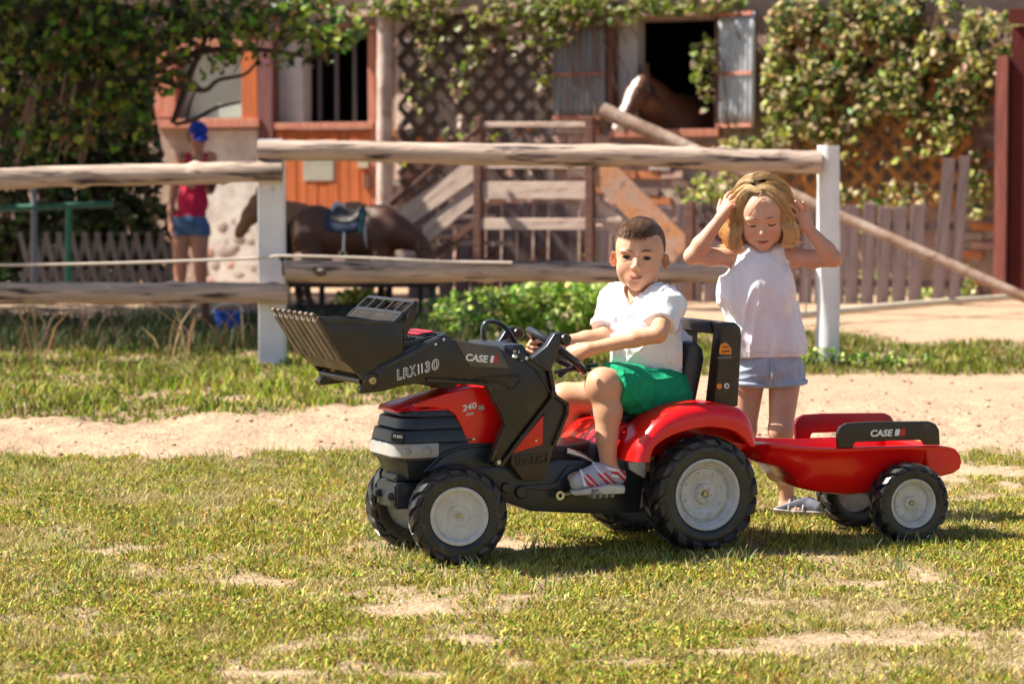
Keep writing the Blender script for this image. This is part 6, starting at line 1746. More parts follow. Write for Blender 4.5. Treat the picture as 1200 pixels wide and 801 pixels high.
def strands(name, roots, dirs, fn, n_seg, rad, m, parent, taper=0.25):
    """many thin three-sided strands in one mesh; fn(k, t, root, dir) -> point"""
    V = []; F = []; C = []
    k0 = 0
    for k, (r0, d0) in enumerate(zip(roots, dirs)):
        pts = np.array([fn(k, j / (n_seg - 1), r0, d0) for j in range(n_seg)])
        T = np.gradient(pts, axis=0); T /= np.linalg.norm(T, axis=1)[:, None] + 1e-9
        ref = np.array([0.3, 0.5, 0.8]); N = np.cross(T, ref); N /= np.linalg.norm(N, axis=1)[:, None] + 1e-9
        B = np.cross(T, N)
        rr = rad * (1 - (1 - taper) * np.linspace(0, 1, n_seg) ** 2)
        tn = 0.7 + 0.6 * random.random()
        for j in range(3):
            a = 2 * math.pi * j / 3
            V.append(pts + (N * math.cos(a) + B * math.sin(a)) * rr[:, None])
        C += [tn] * (3 * n_seg)
        for i in range(n_seg - 1):
            for j in range(3):
                j2 = (j + 1) % 3
                F.append((k0 + j * n_seg + i, k0 + j2 * n_seg + i, k0 + j2 * n_seg + i + 1, k0 + j * n_seg + i + 1))
        k0 += 3 * n_seg
    me = mesh_np(name, np.concatenate(V), np.array(F), True)
    C = np.array(C)
    return me, C
def hand(F, w, u, n, t, s=1.0, curl=((20, 25, 15),) * 4, spread=0.12, thumb=(0.55, 0.75, -0.25), thumb_curl=25, k=0.006):
    """w wrist, u wrist->knuckles, n back of the hand, t towards the thumb"""
    w = np.array(w, float); u = nrmz(u); n = nrmz(np.array(n) - np.dot(n, u) * u); t_ = np.cross(u, n); t = t_ * np.sign(np.dot(t_, t) + 1e-9)
    fl = [0.0235, 0.0265, 0.0245, 0.0190]
    for i in range(4):
        off = (1.5 - i) * 0.0118 * s
        base = w + t * off * 0.55 + u * 0.018 * s
        kn = w + t * off + u * (0.050 - 0.0035 * abs(i - 1)) * s + n * (0.002 if i in (1, 2) else 0) * s
        if i == 0: F.cap(w, w + u * 0.03 * s, 0.0165 * s, 0.0125 * s, 0.01 * s)
        F.cap(base, kn, 0.0098 * s, 0.0078 * s, 0.012 * s)
        d = nrmz(u + t * (1.5 - i) * spread); p = kn
        ax = np.cross(d, n)
        r = [0.0068, 0.0062, 0.0056, 0.0048]
        ang = 0
        for j, (L, a) in enumerate(zip((1.0, 0.68, 0.55), curl[i])):
            ang += R(a)
            dd = d * math.cos(ang) - n * math.sin(ang)
            q = p + dd * fl[i] * L * s
            F.cap(p, q, r[j] * s, r[j + 1] * s, 0.0022 * s)
            p = q
    # thumb from the side of the palm near its base
    b = w + t * 0.014 * s + u * 0.010 * s - n * 0.003 * s
    d = nrmz(u * thumb[0] + t * thumb[1] + n * thumb[2])
    p1 = b + d * 0.024 * s
    F.cap(b, p1, 0.0095 * s, 0.0072 * s, 0.007 * s)
    d2 = nrmz(d + u * math.sin(R(thumb_curl)) * 1.2 - t * 0.25)
    p2 = p1 + d2 * 0.018 * s; F.cap(p1, p2, 0.0070 * s, 0.0062 * s, 0.003 * s)
    F.cap(p2, p2 + nrmz(d2 + u * 0.2) * 0.013 * s, 0.0062 * s, 0.0050 * s, 0.003 * s)
def arr(*P): return [np.array(p, float) for p in P]
def folds(ax, freq, amp, seed=0.0, w=6):
    """soft cloth folds: ridged noise stretched along ax"""
    ax = nrmz(ax)
    def fn(X, Y, Z):
        P = np.stack([X, Y, Z], 1); al = P @ ax
        Q = P - al[:, None] * ax * 0.75
        v = (1 - np.abs(vnoise(Q[:, 0] * freq + seed, Q[:, 1] * freq, Q[:, 2] * freq))) ** 5
        v2 = vnoise(Q[:, 0] * freq * 0.6 + seed, Q[:, 1] * freq * 0.6, Q[:, 2] * freq * 0.6)
        return amp * (v * 1.5 - 0.4 + 0.6 * v2)
    return fn
def bounds(P, m):
    P = np.array([list(p) for p in P]); return P.min(0) - m, P.max(0) + m
def soften_hair(name, me, C, m, parent, base):
    n = len(me.vertices)
    a = me.color_attributes.new('tint', 'FLOAT_COLOR', 'POINT')
    c = np.array(base)[None, :] * C[:, None]
    a.data.foreach_set('color', np.concatenate([c, np.ones((n, 1))], 1).astype(np.float32).ravel())
    return link(name, me, m, parent)
M_HAIR = mat('hair', (1, 1, 1), attr='tint', rough=0.42, spec=0.5)

# ---------------------------------------------------------------- the boy on the tractor
def build_boy():
    TW = lambda a, b, y: np.array(TR.world(a, b, y))
    seat_mid = TW(772, 462, 0.25)
    Yc = TW(755, 375, 0.25)[1]
    root = thing('person', 'young boy with short brown hair in white t-shirt and green shorts riding the pedal tractor', 'child', (seat_mid[0], seat_mid[1], 0))
    base = np.array([seat_mid[0], seat_mid[1], 0])
    Wp = lambda a, b, dy: np.array(W(a, b, Yc + dy))
    shN, shF = Wp(783, 355, -0.075), Wp(724, 353, 0.075)
    elN, elF = Wp(771, 391, -0.175), Wp(708, 394, 0.005)
    wrN, wrF = TW(690, 409, 0.165), TW(643, 404, 0.335)
    neck0, neck1 = Wp(754, 345, 0.0), Wp(751, 318, 0.005)
    hipN, hipF = TW(778, 461, 0.190), TW(768, 459, 0.315)
    knN, knF = TW(707, 451, 0.112), TW(663, 468, 0.435)
    anN, anF = TW(713, 540, 0.092), TW(650, 548, 0.435)
    print('boy arm', np.linalg.norm(shN - elN), np.linalg.norm(elN - wrN), 'farm', np.linalg.norm(shF - elF), np.linalg.norm(elF - wrF), 'leg', np.linalg.norm(hipN - knN), np.linalg.norm(knN - anN))
    sx = nrmz(shN - shF); sx[2] = 0; sx = nrmz(sx)
    up = nrmz(neck0 - np.array(hipN + hipF) / 2)
    fw = nrmz(np.cross(up, sx)); fw = fw if fw[1] < 0 else -fw
    A = np.array([sx, fw, nrmz(np.cross(sx, fw)) * (1 if np.cross(sx, fw)[2] > 0 else -1)])
    chest, belly, pelv = Wp(757, 378, 0.0), TW(765, 420, 0.25), TW(776, 456, 0.25)
    Ap = np.array([nrmz(hipN - hipF), [0, 0, 0], [0, 0, 1.0]]); Ap[0][2] = 0; Ap[0] = nrmz(Ap[0]); Ap[1] = np.cross(Ap[2], Ap[0])
    # head frame: facing the camera, a touch to the left
    hy = nrmz([-0.16, -1, 0.02]); hx = nrmz(np.cross(hy, [0.0, 0, 1])) ; hx = hx if hx[0] > 0 else -hx
    hz = np.cross(hx, hy); hz = hz if hz[2] > 0 else -hz
    hz = nrmz(hz + 0.05 * hx); hx = nrmz(hx - np.dot(hx, hz) * hz); hy = nrmz(np.cross(hz, hx)); hy = hy if hy[1] < 0 else -hy
    HA = np.array([hx, hy, hz]); hs = 0.955
    hc = Wp(749.5, 301.5, 0.0)
    # ---- body
    def torso(F, g=0.0, k=0.03):
        F.ell(chest, np.array([0.080, 0.060, 0.082]) + g, A, k)
        F.ell(belly, np.array([0.078, 0.062, 0.075]) + g, (A + Ap) / 2, k)
        F.ell(pelv, np.array([0.086, 0.075, 0.060]) + g, Ap, k)
        for p in (shN, shF): F.cap(p, (p * 0.5 + neck0 * 0.5), 0.034 + g, 0.030 + g, k)
    lo, hi = bounds([shN, shF, elN, elF, wrN, wrF, neck1, hipN, hipF, knN, knF, anN, anF, TW(650, 570, 0.09), TW(640, 575, 0.43)], 0.07)
    F = Field(lo, hi, 0.0028)
    torso(F, 0, 0.03)
    F.cap(neck0 - up * 0.02, neck1, 0.034, 0.031, 0.03)
    F.chain([shN, elN, (elN * 2 + wrN) / 3, wrN], [0.031, 0.0242, 0.0228, 0.0160], 0.010)
    F.chain([shF, elF, (elF * 2 + wrF) / 3, wrF], [0.031, 0.0242, 0.0228, 0.0160], 0.010)
    for h_, kn, an, s_ in ((hipN, knN, anN, -1), (hipF, knF, anF, 1)):
        F.cap(h_, kn, 0.060, 0.0425, 0.03)
        F.ell(kn + np.array([-0.004, 0, -0.004]), (0.042, 0.040, 0.046), None, 0.03)
        cf = kn * 0.65 + an * 0.35 + np.array([0.008, 0, 0])
        F.chain([kn, cf, kn * 0.3 + an * 0.7, an], [0.040, 0.0375, 0.029, 0.0235], 0.012)
        toe = an + np.array([-0.105, 0.0, -0.045])
        F.cap(an + np.array([0.015, 0, -0.035]), toe, 0.022, 0.016, 0.02)
    ncut = neck0 * 0.45 + neck1 * 0.55
    nd = nrmz(neck1 - neck0)
    L = [F.vf()]
    # head
    H = Field(hc - 0.135, hc + 0.135, 0.0015)
    P = build_head(H, hc, HA, hs, lids=0.0040, smile=0.0052)
    H.cap(ncut, neck1, 0.0338, 0.0318, 0.012)
    L.append(H.vf(1)); nh = len(L[0][0])
    # hands
    fwdN = nrmz(wrN - elN); fwdF = nrmz(wrF - elF)
    for (w_, u_, n_, t_, cu) in ((wrN, fwdN + np.array([0, 0.10, -0.10]), np.array([-0.25, -1, 0.45]), np.array([-0.2, 0, 1.0]), ((55, 75, 45), (58, 78, 45), (62, 80, 45), (66, 80, 45))),
                                 (wrF, fwdF + np.array([0, -0.10, 0.0]), np.array([-0.2, 1.0, 0.5]), np.array([-0.2, 0, 1.0]), ((50, 70, 45), (55, 72, 45), (60, 75, 45), (62, 80, 45)))):
        HF = Field(w_ - 0.13, w_ + 0.13, 0.0019)
        HF.cap(w_ - (fwdN if w_ is wrN else fwdF) * 0.03, w_, 0.0180, 0.0172, 0.0)
        hand(HF, w_, u_, n_, t_, 1.05, cu, 0.04, (0.75, 0.45, -0.45), 30)
        L.append(HF.vf(1))
    me = merge_np('body', L)
    nH = len(L[1][0])
    ft = face_tint((0.66, 0.36, 0.235), P, HA, hs, hc, smile=0.0052); pt = plain_tint((0.64, 0.335, 0.205))
    def fn(X):
        c = pt(X); c[nh:nh + nH] = ft(X[nh:nh + nH]); return c
    set_color(me, fn); shift(me, base)
    body = link('body', me, M_SKIN, root)
    # eyes
    for q in (-1, 1):
        eyeball(P(q * 0.0300, 0.0615, -0.001) - base, HA[1], 0.0143 * hs, root, gaze=HA[1] + np.array([0.0, 0, -0.05]))
    Pb = lambda x, y, z: P(x, y, z) - base
    MB = mat('dark_brow', (0.05, 0.025, 0.014), rough=0.7)
    brows(Pb, root, hs, mat('brown_brow', (0.13, 0.065, 0.035), rough=0.7), 0.001, thick=0.0018, smile=0.0052)
    for q in (-1, 1):
        pts = smooth_path([Pb(q * 0.0185, 0.0745, 0.0005), Pb(q * 0.026, 0.0775, 0.0032), Pb(q * 0.035, 0.0765, 0.0030), Pb(q * 0.043, 0.0705, -0.0005)], 4)
        tube('eyelash', pts, 0.0014, 5, MB, root)
    # ---- hair: close cap and short strands
    hf = Field(hc - 0.13, hc + 0.15, 0.0024)
    def E(x, y, z, r, k=0.01, op='add'): hf.ell(P(x, y, z), np.array(r) * hs, HA, k, op)
    E(0, -0.014, 0.038, (0.0728, 0.090, 0.080), 0)
    E(0, 0.024, 0.078, (0.048, 0.052, 0.036), 0.02)
    E(0, 0.100, 0.010, (0.066, 0.062, 0.047), 0.006, 'sub')
    E(0, 0.040, -0.050, (0.110, 0.075, 0.060), 0.006, 'sub')
    E(0, -0.02, -0.085, (0.10, 0.12, 0.05), 0.004, 'sub')
    for q in (-1, 1): E(q * 0.082, 0.0, -0.012, (0.014, 0.022, 0.028), 0.003, 'sub')
    hf.disp(lambda X, Y, Z: 0.0016 * vnoise(X * 120, Y * 120, Z * 60))
    hv, hfc = hf.vf(1)
    hm = mesh_np('hair', hv, hfc, True)
    def hcol(X):
        Lc = ((X - hc) @ HA.T) / hs
        t = np.clip((Lc[:, 2] - 0.015) / 0.05, 0, 1)[:, None]
        c = np.array([0.30, 0.155, 0.095])[None] * (1 - t) + np.array([0.075, 0.036, 0.018])[None] * t
        return c * (1 + 0.25 * vnoise(X[:, 0] * 300, X[:, 1] * 300, X[:, 2] * 80)[:, None])
    set_color(hm, hcol); shift(hm, base); link('hair', hm, M_HAIR, root)
    idx = rng.choice(len(hv), 13000)
    Lc = ((hv[idx] - hc) @ HA.T) / hs
    keep = (Lc[:, 2] > 0.018)
    rt = hv[idx][keep]; Lc = Lc[keep]
    nr = Lc - np.array([0, -0.012, 0.02]); nr /= np.linalg.norm(nr, axis=1)[:, None]
    topf = np.clip((Lc[:, 2] - 0.03) / 0.06, 0, 1)
    ln = 0.006 + 0.024 * topf * (0.6 + 0.6 * rng.random(len(rt)))
    def sf(k, t, r0, d0):
        nn, l = d0
        v = nn * 0.16 + np.array([-0.30, 0.90, 0.02]) + np.array([math.sin(k * 1.7) * 0.08, 0, math.cos(k * 2.3) * 0.05])
        v = v - nn * float(np.dot(v, nn)) * 0.75
        q = v * l * t * 1.25 + np.array([0, 0.10, -0.30]) * l * t * t
        return r0 + (q[0] * HA[0] + q[1] * HA[1] + q[2] * HA[2])
    me, C = strands('hair_strands', rt, list(zip(nr, ln)), sf, 4, 0.00075, M_HAIR, root)
    C = np.repeat(0.5 + 1.3 * rng.random(len(C) // 12) ** 1.5, 12)
    shift(me, base)
    soften_hair('hair_strands', me, C, M_HAIR, root, (0.18, 0.098, 0.054))
    # ---- t-shirt
    S = Field(*bounds([shN, shF, elN, elF, pelv, neck1], 0.13), 0.003)
    torso(S, 0.012, 0.03)
    S.ell(TW(747, 418, 0.25), (0.080, 0.090, 0.070), (A + Ap) / 2, 0.03)
    S.ell(TW(782, 415, 0.25), (0.045, 0.075, 0.09), Ap, 0.03)
    for sh, el, ext in ((shN, elN, 0.70), (shF, elF, 0.82)):
        e = sh + (el - sh) * ext
        T = Field(S.lo, S.lo + (np.array(S.n) - 1) * S.h, S.h); T.n = S.n; T.D = np.full(S.n, 1.0, np.float32)
        T.cap(sh + nrmz(sh - el) * 0.00, sh + (el - sh) * 1.1, 0.037, 0.046, 0)
        T.plane(e, el - sh)
        hh = np.clip(0.5 + 0.5 * (S.D - T.D) / 0.02, 0, 1)
        near = T.D < 0.05
        S.D = np.where(near, S.D * (1 - hh) + T.D * hh - 0.02 * hh * (1 - hh), S.D)
    S.disp(folds(np.array([0.5, 0.1, 0.8]), 20, 0.0070, 3.1))
    S.disp(folds(np.array([1, 0.0, -0.45]), 36, 0.0034, 9.1))
    # neckline, hem, hollow
    S.ell(neck0 + fw * 0.012 + np.array([0, 0, 0.020]), (0.046, 0.046, 0.038), A, 0.004, 'sub')
    S.ell(neck0 + fw * 0.055 + np.array([0, 0, 0.0]), (0.015, 0.045, 0.022), A, 0.008, 'sub')
    a, b = np.array(TR.world(722, 429, 0.25)), np.array(TR.world(797, 464, 0.25))
    dn = nrmz(b - a); hn = np.array([-(-dn[2]), 0, 0])
    nn = nrmz(np.cross(dn, np.array(TR.ey))); nn = nn if nn[2] < 0 else -nn
    S.plane(a, nn)
    me = S.mesh('t_shirt', 1); shift(me, base)
    ts_parent = root
    for sh, el, ext, rad in ((shN, elN, 0.62, 0.0455), (shF, elF, 0.74, 0.0455)):
        ax = nrmz(el - sh); e1 = nrmz(np.cross(ax, [0, 0.3, 1.0])); e2 = np.cross(ax, e1); c = sh + (el - sh) * ext
        dirs = [e1 * math.cos(q) + e2 * math.sin(q) for q in np.linspace(0, 2 * math.pi, 41)]
        ring = []
        for d in dirs:                                   # walk out until the cloth surface is met
            r_ = 0.02
            while r_ < 0.07 and S.sample((c + d * r_)[None])[0] < 0: r_ += 0.001
            ring.append(c + d * (r_ - 0.0006) - base)
        if max(np.linalg.norm(np.array(ring[i]) - ring[i - 1]) for i in range(1, 41)) < 0.03: tube('sleeve_seam', ring, 0.0011, 5, mat('white_seam', (0.62, 0.61, 0.66), rough=0.9), root)
    link('t_shirt', me, cloth('white_cotton', (0.88, 0.87, 0.89), (0.82, 0.81, 0.84)), root)
    # ---- shorts
    Q = Field(*bounds([pelv, knN, knF, hipN, hipF], 0.10), 0.003)
    Q.ell(pelv, (0.096, 0.087, 0.068), Ap, 0.02)
    for h_, kn, f in ((hipN, knN, 0.90), (hipF, knF, 0.66)):
        T = Field(Q.lo, Q.lo + 1, Q.h); T.n = Q.n; T.D = np.full(Q.n, 1.0, np.float32)
        T.cap(h_, kn, 0.070, 0.062, 0)
        T.plane(h_ + (kn - h_) * f, (kn - h_) + np.array([0, 0, -0.03]))
        hh = np.clip(0.5 + 0.5 * (Q.D - T.D) / 0.03, 0, 1)
        Q.D = Q.D * (1 - hh) + T.D * hh - 0.03 * hh * (1 - hh)
    Q.disp(folds(hipN - knN + np.array([0, 0, 0.05]), 26, 0.0045, 1.7))
    Q.disp(folds(np.array([0.6, 0.2, 1]), 45, 0.0020, 5.7))
    me = Q.mesh('shorts'); shift(me, base)
    link('shorts', me, cloth('green_cotton', (0.008, 0.34, 0.16), (0.006, 0.27, 0.13)), root)
    # necklace cord
    nk = smooth_path([neck0 + A[0] * x + fw * y + np.array([0, 0, z]) for x, y, z in ((-0.034, 0.010, 0.012), (-0.022, 0.050, -0.010), (-0.010, 0.064, -0.030), (0.002, 0.050, -0.012), (0.034, 0.012, 0.010))], 4)
    tube('necklace', [np.array(p) - base for p in nk], 0.0012, 5, MB, root)
    # ---- sandals
    MS = mat('grey_sandal', (0.30, 0.30, 0.34), (0.24, 0.24, 0.28), 40, 0.7)
    MRs = mat('red_sandal', (0.62, 0.03, 0.06), rough=0.5)
    MSo = mat('pale_sole', (0.62, 0.58, 0.50), (0.5, 0.46, 0.40), 40, 0.7)
    for an, yl, full in ((anN, 0.085, True), (anF, 0.43, False)):
        o = bpy.data.objects.new('sandal', None); COL.objects.link(o); o.parent = root; o.empty_display_size = 0.05
        if full:
            toe, heel = TW(674, 565, yl), TW(722, 557, yl); zb = TW(700, 577, yl)[2]; zh = TW(728, 572, yl)[2]; zt = TW(672, 578.5, yl)[2]
        else:
            toe = an + np.array([-0.105, 0, -0.04]); heel = an + np.array([0.02, 0, -0.02]); zt = zh = an[2] - 0.075
        B = Field(*bounds([toe, heel, an], 0.06), 0.0022)
        mid = toe * 0.45 + heel * 0.55 + np.array([0, 0, 0.008])
        B.chain([toe + np.array([0.006, 0, 0]), toe * 0.65 + heel * 0.35 + np.array([0, 0, 0.004]), mid, an + np.array([0.002, 0, -0.028])], [0.022, 0.029, 0.031, 0.031], 0.012)
        B.chain([mid, heel + np.array([0, 0, 0.0])], [0.029, 0.028], 0.01)
        B.plane(an + np.array([0, 0, -0.010]), np.array([0.35, 0, 1.0]))
        B.plane(np.array([toe[0], 0, zt + 0.012]), np.array([(zh - zt) / (heel[0] - toe[0]), 0, -1.0]) * 1.0)
        me = B.mesh('upper')
        def scol(X):
            u = (X[:, 0] - toe[0]) / (heel[0] - toe[0]); z = X[:, 2] - (zt + (zh - zt) * u)
            c = np.tile(np.array([0.42, 0.43, 0.50]), (len(X), 1))
            w1 = (np.abs(((u * 1.0 + z * 8.0) % 0.42) - 0.2) < 0.11) & (z < 0.052) & (u > 0.18)
            c[w1] = (0.60, 0.02, 0.05)
            w3 = (np.abs(((u * 1.0 + z * 8.0) % 0.42) - 0.2) < 0.03) & (u > 0.18)
            c[w3] = (0.72, 0.68, 0.70)
            c[u < 0.08] = (0.50, 0.47, 0.44)
            return c
        set_color(me, scol); shift(me, base)
        link('upper', me, mat('sandal_upper', (1, 1, 1), attr='tint', rough=0.6, bump=0.1, bscale=400), o)
        if full:
            so_ = prism([(toe[0] - 0.016, zt + 0.010), (toe[0] - 0.004, zt - 0.001), (heel[0] + 0.020, zh - 0.004), (heel[0] + 0.022, zh + 0.014), (heel[0] - 0.02, zh + 0.018), (toe[0] + 0.03, zt + 0.016)], toe[1] - 0.032, toe[1] + 0.032, 0.006, 2)
            shift(so_, base); link('sole', so_, MSo, o)
            # straps over the instep and round the ankle
            for (x0, z0, x1, z1, wd, mm) in ((0.80, 0.070, 0.30, 0.048, 0.008, M_WHITE),):
                pass
            an0 = an + np.array([0.004, 0, -0.022])
            for dz, mm, r_ in ((0.000, MRs, 0.0345), (0.008, M_WHITE, 0.0335), (-0.008, M_WHITE, 0.0352)):
                ring = [an0 + np.array([-0.008 + r_ * 1.10 * math.cos(a), r_ * math.sin(a), dz + 0.010 * math.cos(a) * -1 - 0.002]) for a in np.linspace(0, 2 * math.pi, 25)]
                tube('strap', [p - base for p in ring], 0.0045, 6, mm, o)
            for t in (0.28, 0.44, 0.60):
                c = toe * (1 - t) + heel * t; h0 = 0.030 + 0.020 * t
                ring = [c + np.array([-0.012 * math.sin(a) - 0.004, -0.031 * math.cos(a), -0.012 + (h0 + 0.004) * math.sin(a)]) for a in np.linspace(0, math.pi, 14)]
                tube('strap', [p - base for p in ring], 0.0042, 6, M_WHITE if t != 0.44 else MRs, o)
    return root
build_boy()

# ---------------------------------------------------------------- the girl behind the trailer hitch
def build_girl():
    YG = 7.74
    Wg = lambda a, b, dy=0.0: np.array(W(a, b, YG + dy))
    foot = G(928, 604)
    base = np.array([Wg(900, 400)[0], YG, 0.0])
    root = thing('person', 'small girl with wavy blond hair and pale denim shorts, hands raised to her head', 'child', base)
    sL, sR = Wg(855, 300), Wg(929, 301)
    eL, eR = Wg(811, 300, -0.045), Wg(977, 303, -0.05)
    wL, wR = Wg(845, 255, -0.06), Wg(948, 268, -0.065)
    nk0, nk1 = Wg(892, 293), Wg(892, 270, -0.01)
    pel = Wg(902, 428); belly = Wg(895, 380); chest = Wg(889, 328)
    hL, hR = Wg(878, 440), Wg(920, 440)
    kL, kR = Wg(872, 503, 0.02), Wg(915, 503, -0.025)
    aL, aR = Wg(866, 578, 0.10), Wg(922, 580, 0.0)
    print('girl arm', np.linalg.norm(sL - eL), np.linalg.norm(eL - wL), np.linalg.norm(sR - eR), np.linalg.norm(eR - wR), 'foot z', aR[2])
    A = np.eye(3); A[1] = [0, -1, 0]
    hy = nrmz([-0.10, -1, -0.30]); hx = nrmz([1, -0.10, 0.06]); hx = nrmz(hx - np.dot(hx, hy) * hy); hz = np.cross(hx, hy); hz = hz if hz[2] > 0 else -hz
    HA = np.array([hx, hy, hz]); hs = 0.95
    hc = Wg(893, 254, -0.02)
    def torso(F, g=0.0, k=0.03):
        F.ell(chest, np.array([0.088, 0.062, 0.085]) + g, A, k)
        F.ell(belly, np.array([0.082, 0.064, 0.085]) + g, A, k)
        F.ell(pel, np.array([0.088, 0.070, 0.060]) + g, A, k)
    lo, hi = bounds([sL, eL, eR, wL, wR, nk1, kL, aL, aR, Wg(945, 606), Wg(900, 606)], 0.06)
    F = Field(lo, hi, 0.0028)
    torso(F)
    for p in (sL, sR): F.cap(p, p * 0.4 + nk0 * 0.6, 0.030, 0.028, 0.03)
    F.cap(nk0 - np.array([0, 0, 0.03]), nk1, 0.030, 0.028, 0.03)
    for s_, e_, w_ in ((sL, eL, wL), (sR, eR, wR)):
        F.chain([s_, s_ * 0.5 + e_ * 0.5 + np.array([0, 0, -0.004]), e_], [0.029, 0.027, 0.0235], 0.012)
        F.chain([e_, e_ * 0.7 + w_ * 0.3, w_], [0.024, 0.0250, 0.0160], 0.012)
    for h_, k_, a_ in ((hL, kL, aL), (hR, kR, aR)):
        F.cap(h_, k_, 0.050, 0.036, 0.012)
        F.ell(k_ + np.array([0, -0.006, 0.0]), (0.035, 0.036, 0.040), None, 0.015)
        F.chain([k_, k_ * 0.62 + a_ * 0.38 + np.array([0, 0.012, 0]), k_ * 0.25 + a_ * 0.75, a_], [0.034, 0.0345, 0.026, 0.0215], 0.012)
        F.cap(a_ + np.array([-0.005, 0.005, -0.03]), a_ + np.array([0.035, -0.035, -0.038]), 0.021, 0.015, 0.015)
    ncut = nk0 * 0.5 + nk1 * 0.5; nd = nrmz(nk1 - nk0)
    L = [F.vf()]; nh = len(L[0][0])
    H = Field(hc - 0.13, hc + 0.13, 0.0015)
    P = build_head(H, hc, HA, hs, lids=0.0)
    H.cap(ncut, nk1, 0.0300, 0.0288, 0.012)
    L.append(H.vf(1)); nH = len(L[1][0])
    for (w_, e_, u_, n_, t_, cu) in (
        (wL, eL, np.array([0.45, 0.10, 0.90]), np.array([-0.75, -0.65, 0.30]), np.array([0.2, 1.0, -0.2]), ((8, 22, 18), (22, 28, 20), (38, 30, 20), (50, 32, 22))),
        (wR, eR, np.array([-0.42, 0.12, 0.88]), np.array([0.45, 0.85, 0.15]), np.array([-1.0, 0.3, -0.2]), ((35, 30, 20), (22, 28, 18), (14, 24, 16), (10, 22, 16)))):
        HF = Field(w_ - 0.13, w_ + 0.13, 0.0019)
        HF.cap(w_ - nrmz(w_ - e_) * 0.03, w_, 0.0175, 0.0160, 0.0)
        hand(HF, w_, u_, n_, t_, 0.98, cu, 0.22, (0.60, 0.70, -0.10), 15)
        L.append(HF.vf(1))
    me = merge_np('body', L)
    ft = face_tint((0.68, 0.39, 0.27), P, HA, hs, hc); pt = plain_tint((0.63, 0.34, 0.23))
    def fn(X):
        c = pt(X); c[nh:nh + nH] = ft(X[nh:nh + nH]); return c
    set_color(me, fn); shift(me, base); link('body', me, M_SKIN, root)
    Pb = lambda x, y, z: P(x, y, z) - base
    MB = mat('blond_brow', (0.20, 0.10, 0.05), rough=0.7)
    brows(Pb, root, hs, MB, 0.001, thick=0.0021)
    ML = mat('lash', (0.07, 0.035, 0.02), rough=0.7)
    for q in (-1, 1):
        pts = smooth_path([Pb(q * 0.0180, 0.0735, -0.0035), Pb(q * 0.026, 0.0765, -0.0065), Pb(q * 0.035, 0.0755, -0.0065), Pb(q * 0.043, 0.0695, -0.0030)], 4)
        tube('eyelash', pts, [0.0012] + [0.0022] * (len(pts) - 2) + [0.0012], 5, ML, root)
    # ---- hair: base and long wavy strands
    hf = Field(hc - 0.15, hc + 0.16, 0.0028)
    def E(x, y, z, r, k=0.01, op='add'): hf.ell(P(x, y, z), np.array(r) * hs, HA, k, op)
    E(0, -0.016, 0.038, (0.0725, 0.089, 0.080), 0)
    for q in (-1, 1):
        E(q * 0.060, -0.012, -0.030, (0.028, 0.050, 0.075), 0.02)
    E(0, -0.050, -0.030, (0.072, 0.045, 0.075), 0.02)
    E(0, 0.100, -0.020, (0.0585, 0.078, 0.085), 0.008, 'sub')
    E(0.006, 0.120, 0.030, (0.042, 0.060, 0.050), 0.008, 'sub')
    hf.disp(lambda X, Y, Z: 0.0012 * vnoise(X * 90, Y * 90, Z * 18))
    hv, hfc = hf.vf(1)
    hm = mesh_np('hair', hv, hfc, True)
    base_h = np.array([0.17, 0.085, 0.035])
    set_color(hm, lambda X: base_h[None] * (0.75 + 0.4 * vnoise(X[:, 0] * 260, X[:, 1] * 260, X[:, 2] * 40)[:, None]))
    shift(hm, base); link('hair', hm, M_HAIR, root)
    cen = np.array([0.0, -0.016, 0.040]); sphr = np.array([0.0755, 0.092, 0.084])
    hw = lambda p: hc + hs * (p[0] * HA[0] + p[1] * HA[1] + p[2] * HA[2])
    def onhead(p, k_):
        d = p - cen; return cen + d / np.linalg.norm(d / sphr) * k_
    guides = []
    angs = [52, 66, 80, 95, 110, 125, 140, 155, 170, 185, 200, 215, 230, 245, 260, 275, 290, 305]
    for layer in range(3):
        for a in angs:
            a = a + random.uniform(-6, 6) + layer * 5; x, y = math.sin(R(a)), math.cos(R(a))
            if y > 0.62: continue
            y0 = 0.078 if y > -0.1 else 0.060 - 0.11 * (1 - (y + 1) / 1.6)
            kk = 1.02 + 0.024 * layer + random.uniform(0, 0.02)
            p0 = onhead(np.array([-0.020 + random.uniform(-0.004, 0.004) + 0.004 * x, y0 + random.uniform(-0.012, 0.004), 0.12]), kk)
            side = np.array([x * 0.075, y * 0.088 - 0.016 + (0.006 if y > 0 else 0), 0.045])
            p1 = onhead(p0 * 0.62 + side * 0.38 + np.array([0, 0, 0.03]), kk + 0.03)
            p2 = onhead(p0 * 0.25 + side * 0.75 + np.array([0, 0, 0.01]), kk + 0.03)
            p3 = np.array([x * 0.084 * (kk + 0.02), y * 0.090 * kk - 0.016, 0.005])
            w0 = [hw(p) for p in (p0, p1, p2, p3)]
            out_ = HA[0] * x * random.uniform(0.006, 0.024) + HA[1] * y * 0.010
            L_ = random.uniform(0.62, 0.98)
            w1 = w0[-1] + out_ * 0.6 + np.array([0, 0, -0.034 * L_]); w2 = w1 + out_ * 0.45 + np.array([random.uniform(-0.006, 0.006), 0, -0.034 * L_]); w3 = w2 - out_ * 0.9 + np.array([random.uniform(-0.012, 0.012), random.uniform(-0.01, 0.01), -0.028 * L_]); w4 = w3 + out_ * random.uniform(0.2, 1.2) + np.array([random.uniform(-0.012, 0.012), random.uniform(-0.01, 0.01), -0.014 * L_])
            guides.append((np.array(smooth_path(w0 + [w1, w2, w3, w4], 3)), random.uniform(0.75, 1.25)))
    roots = []; D = []
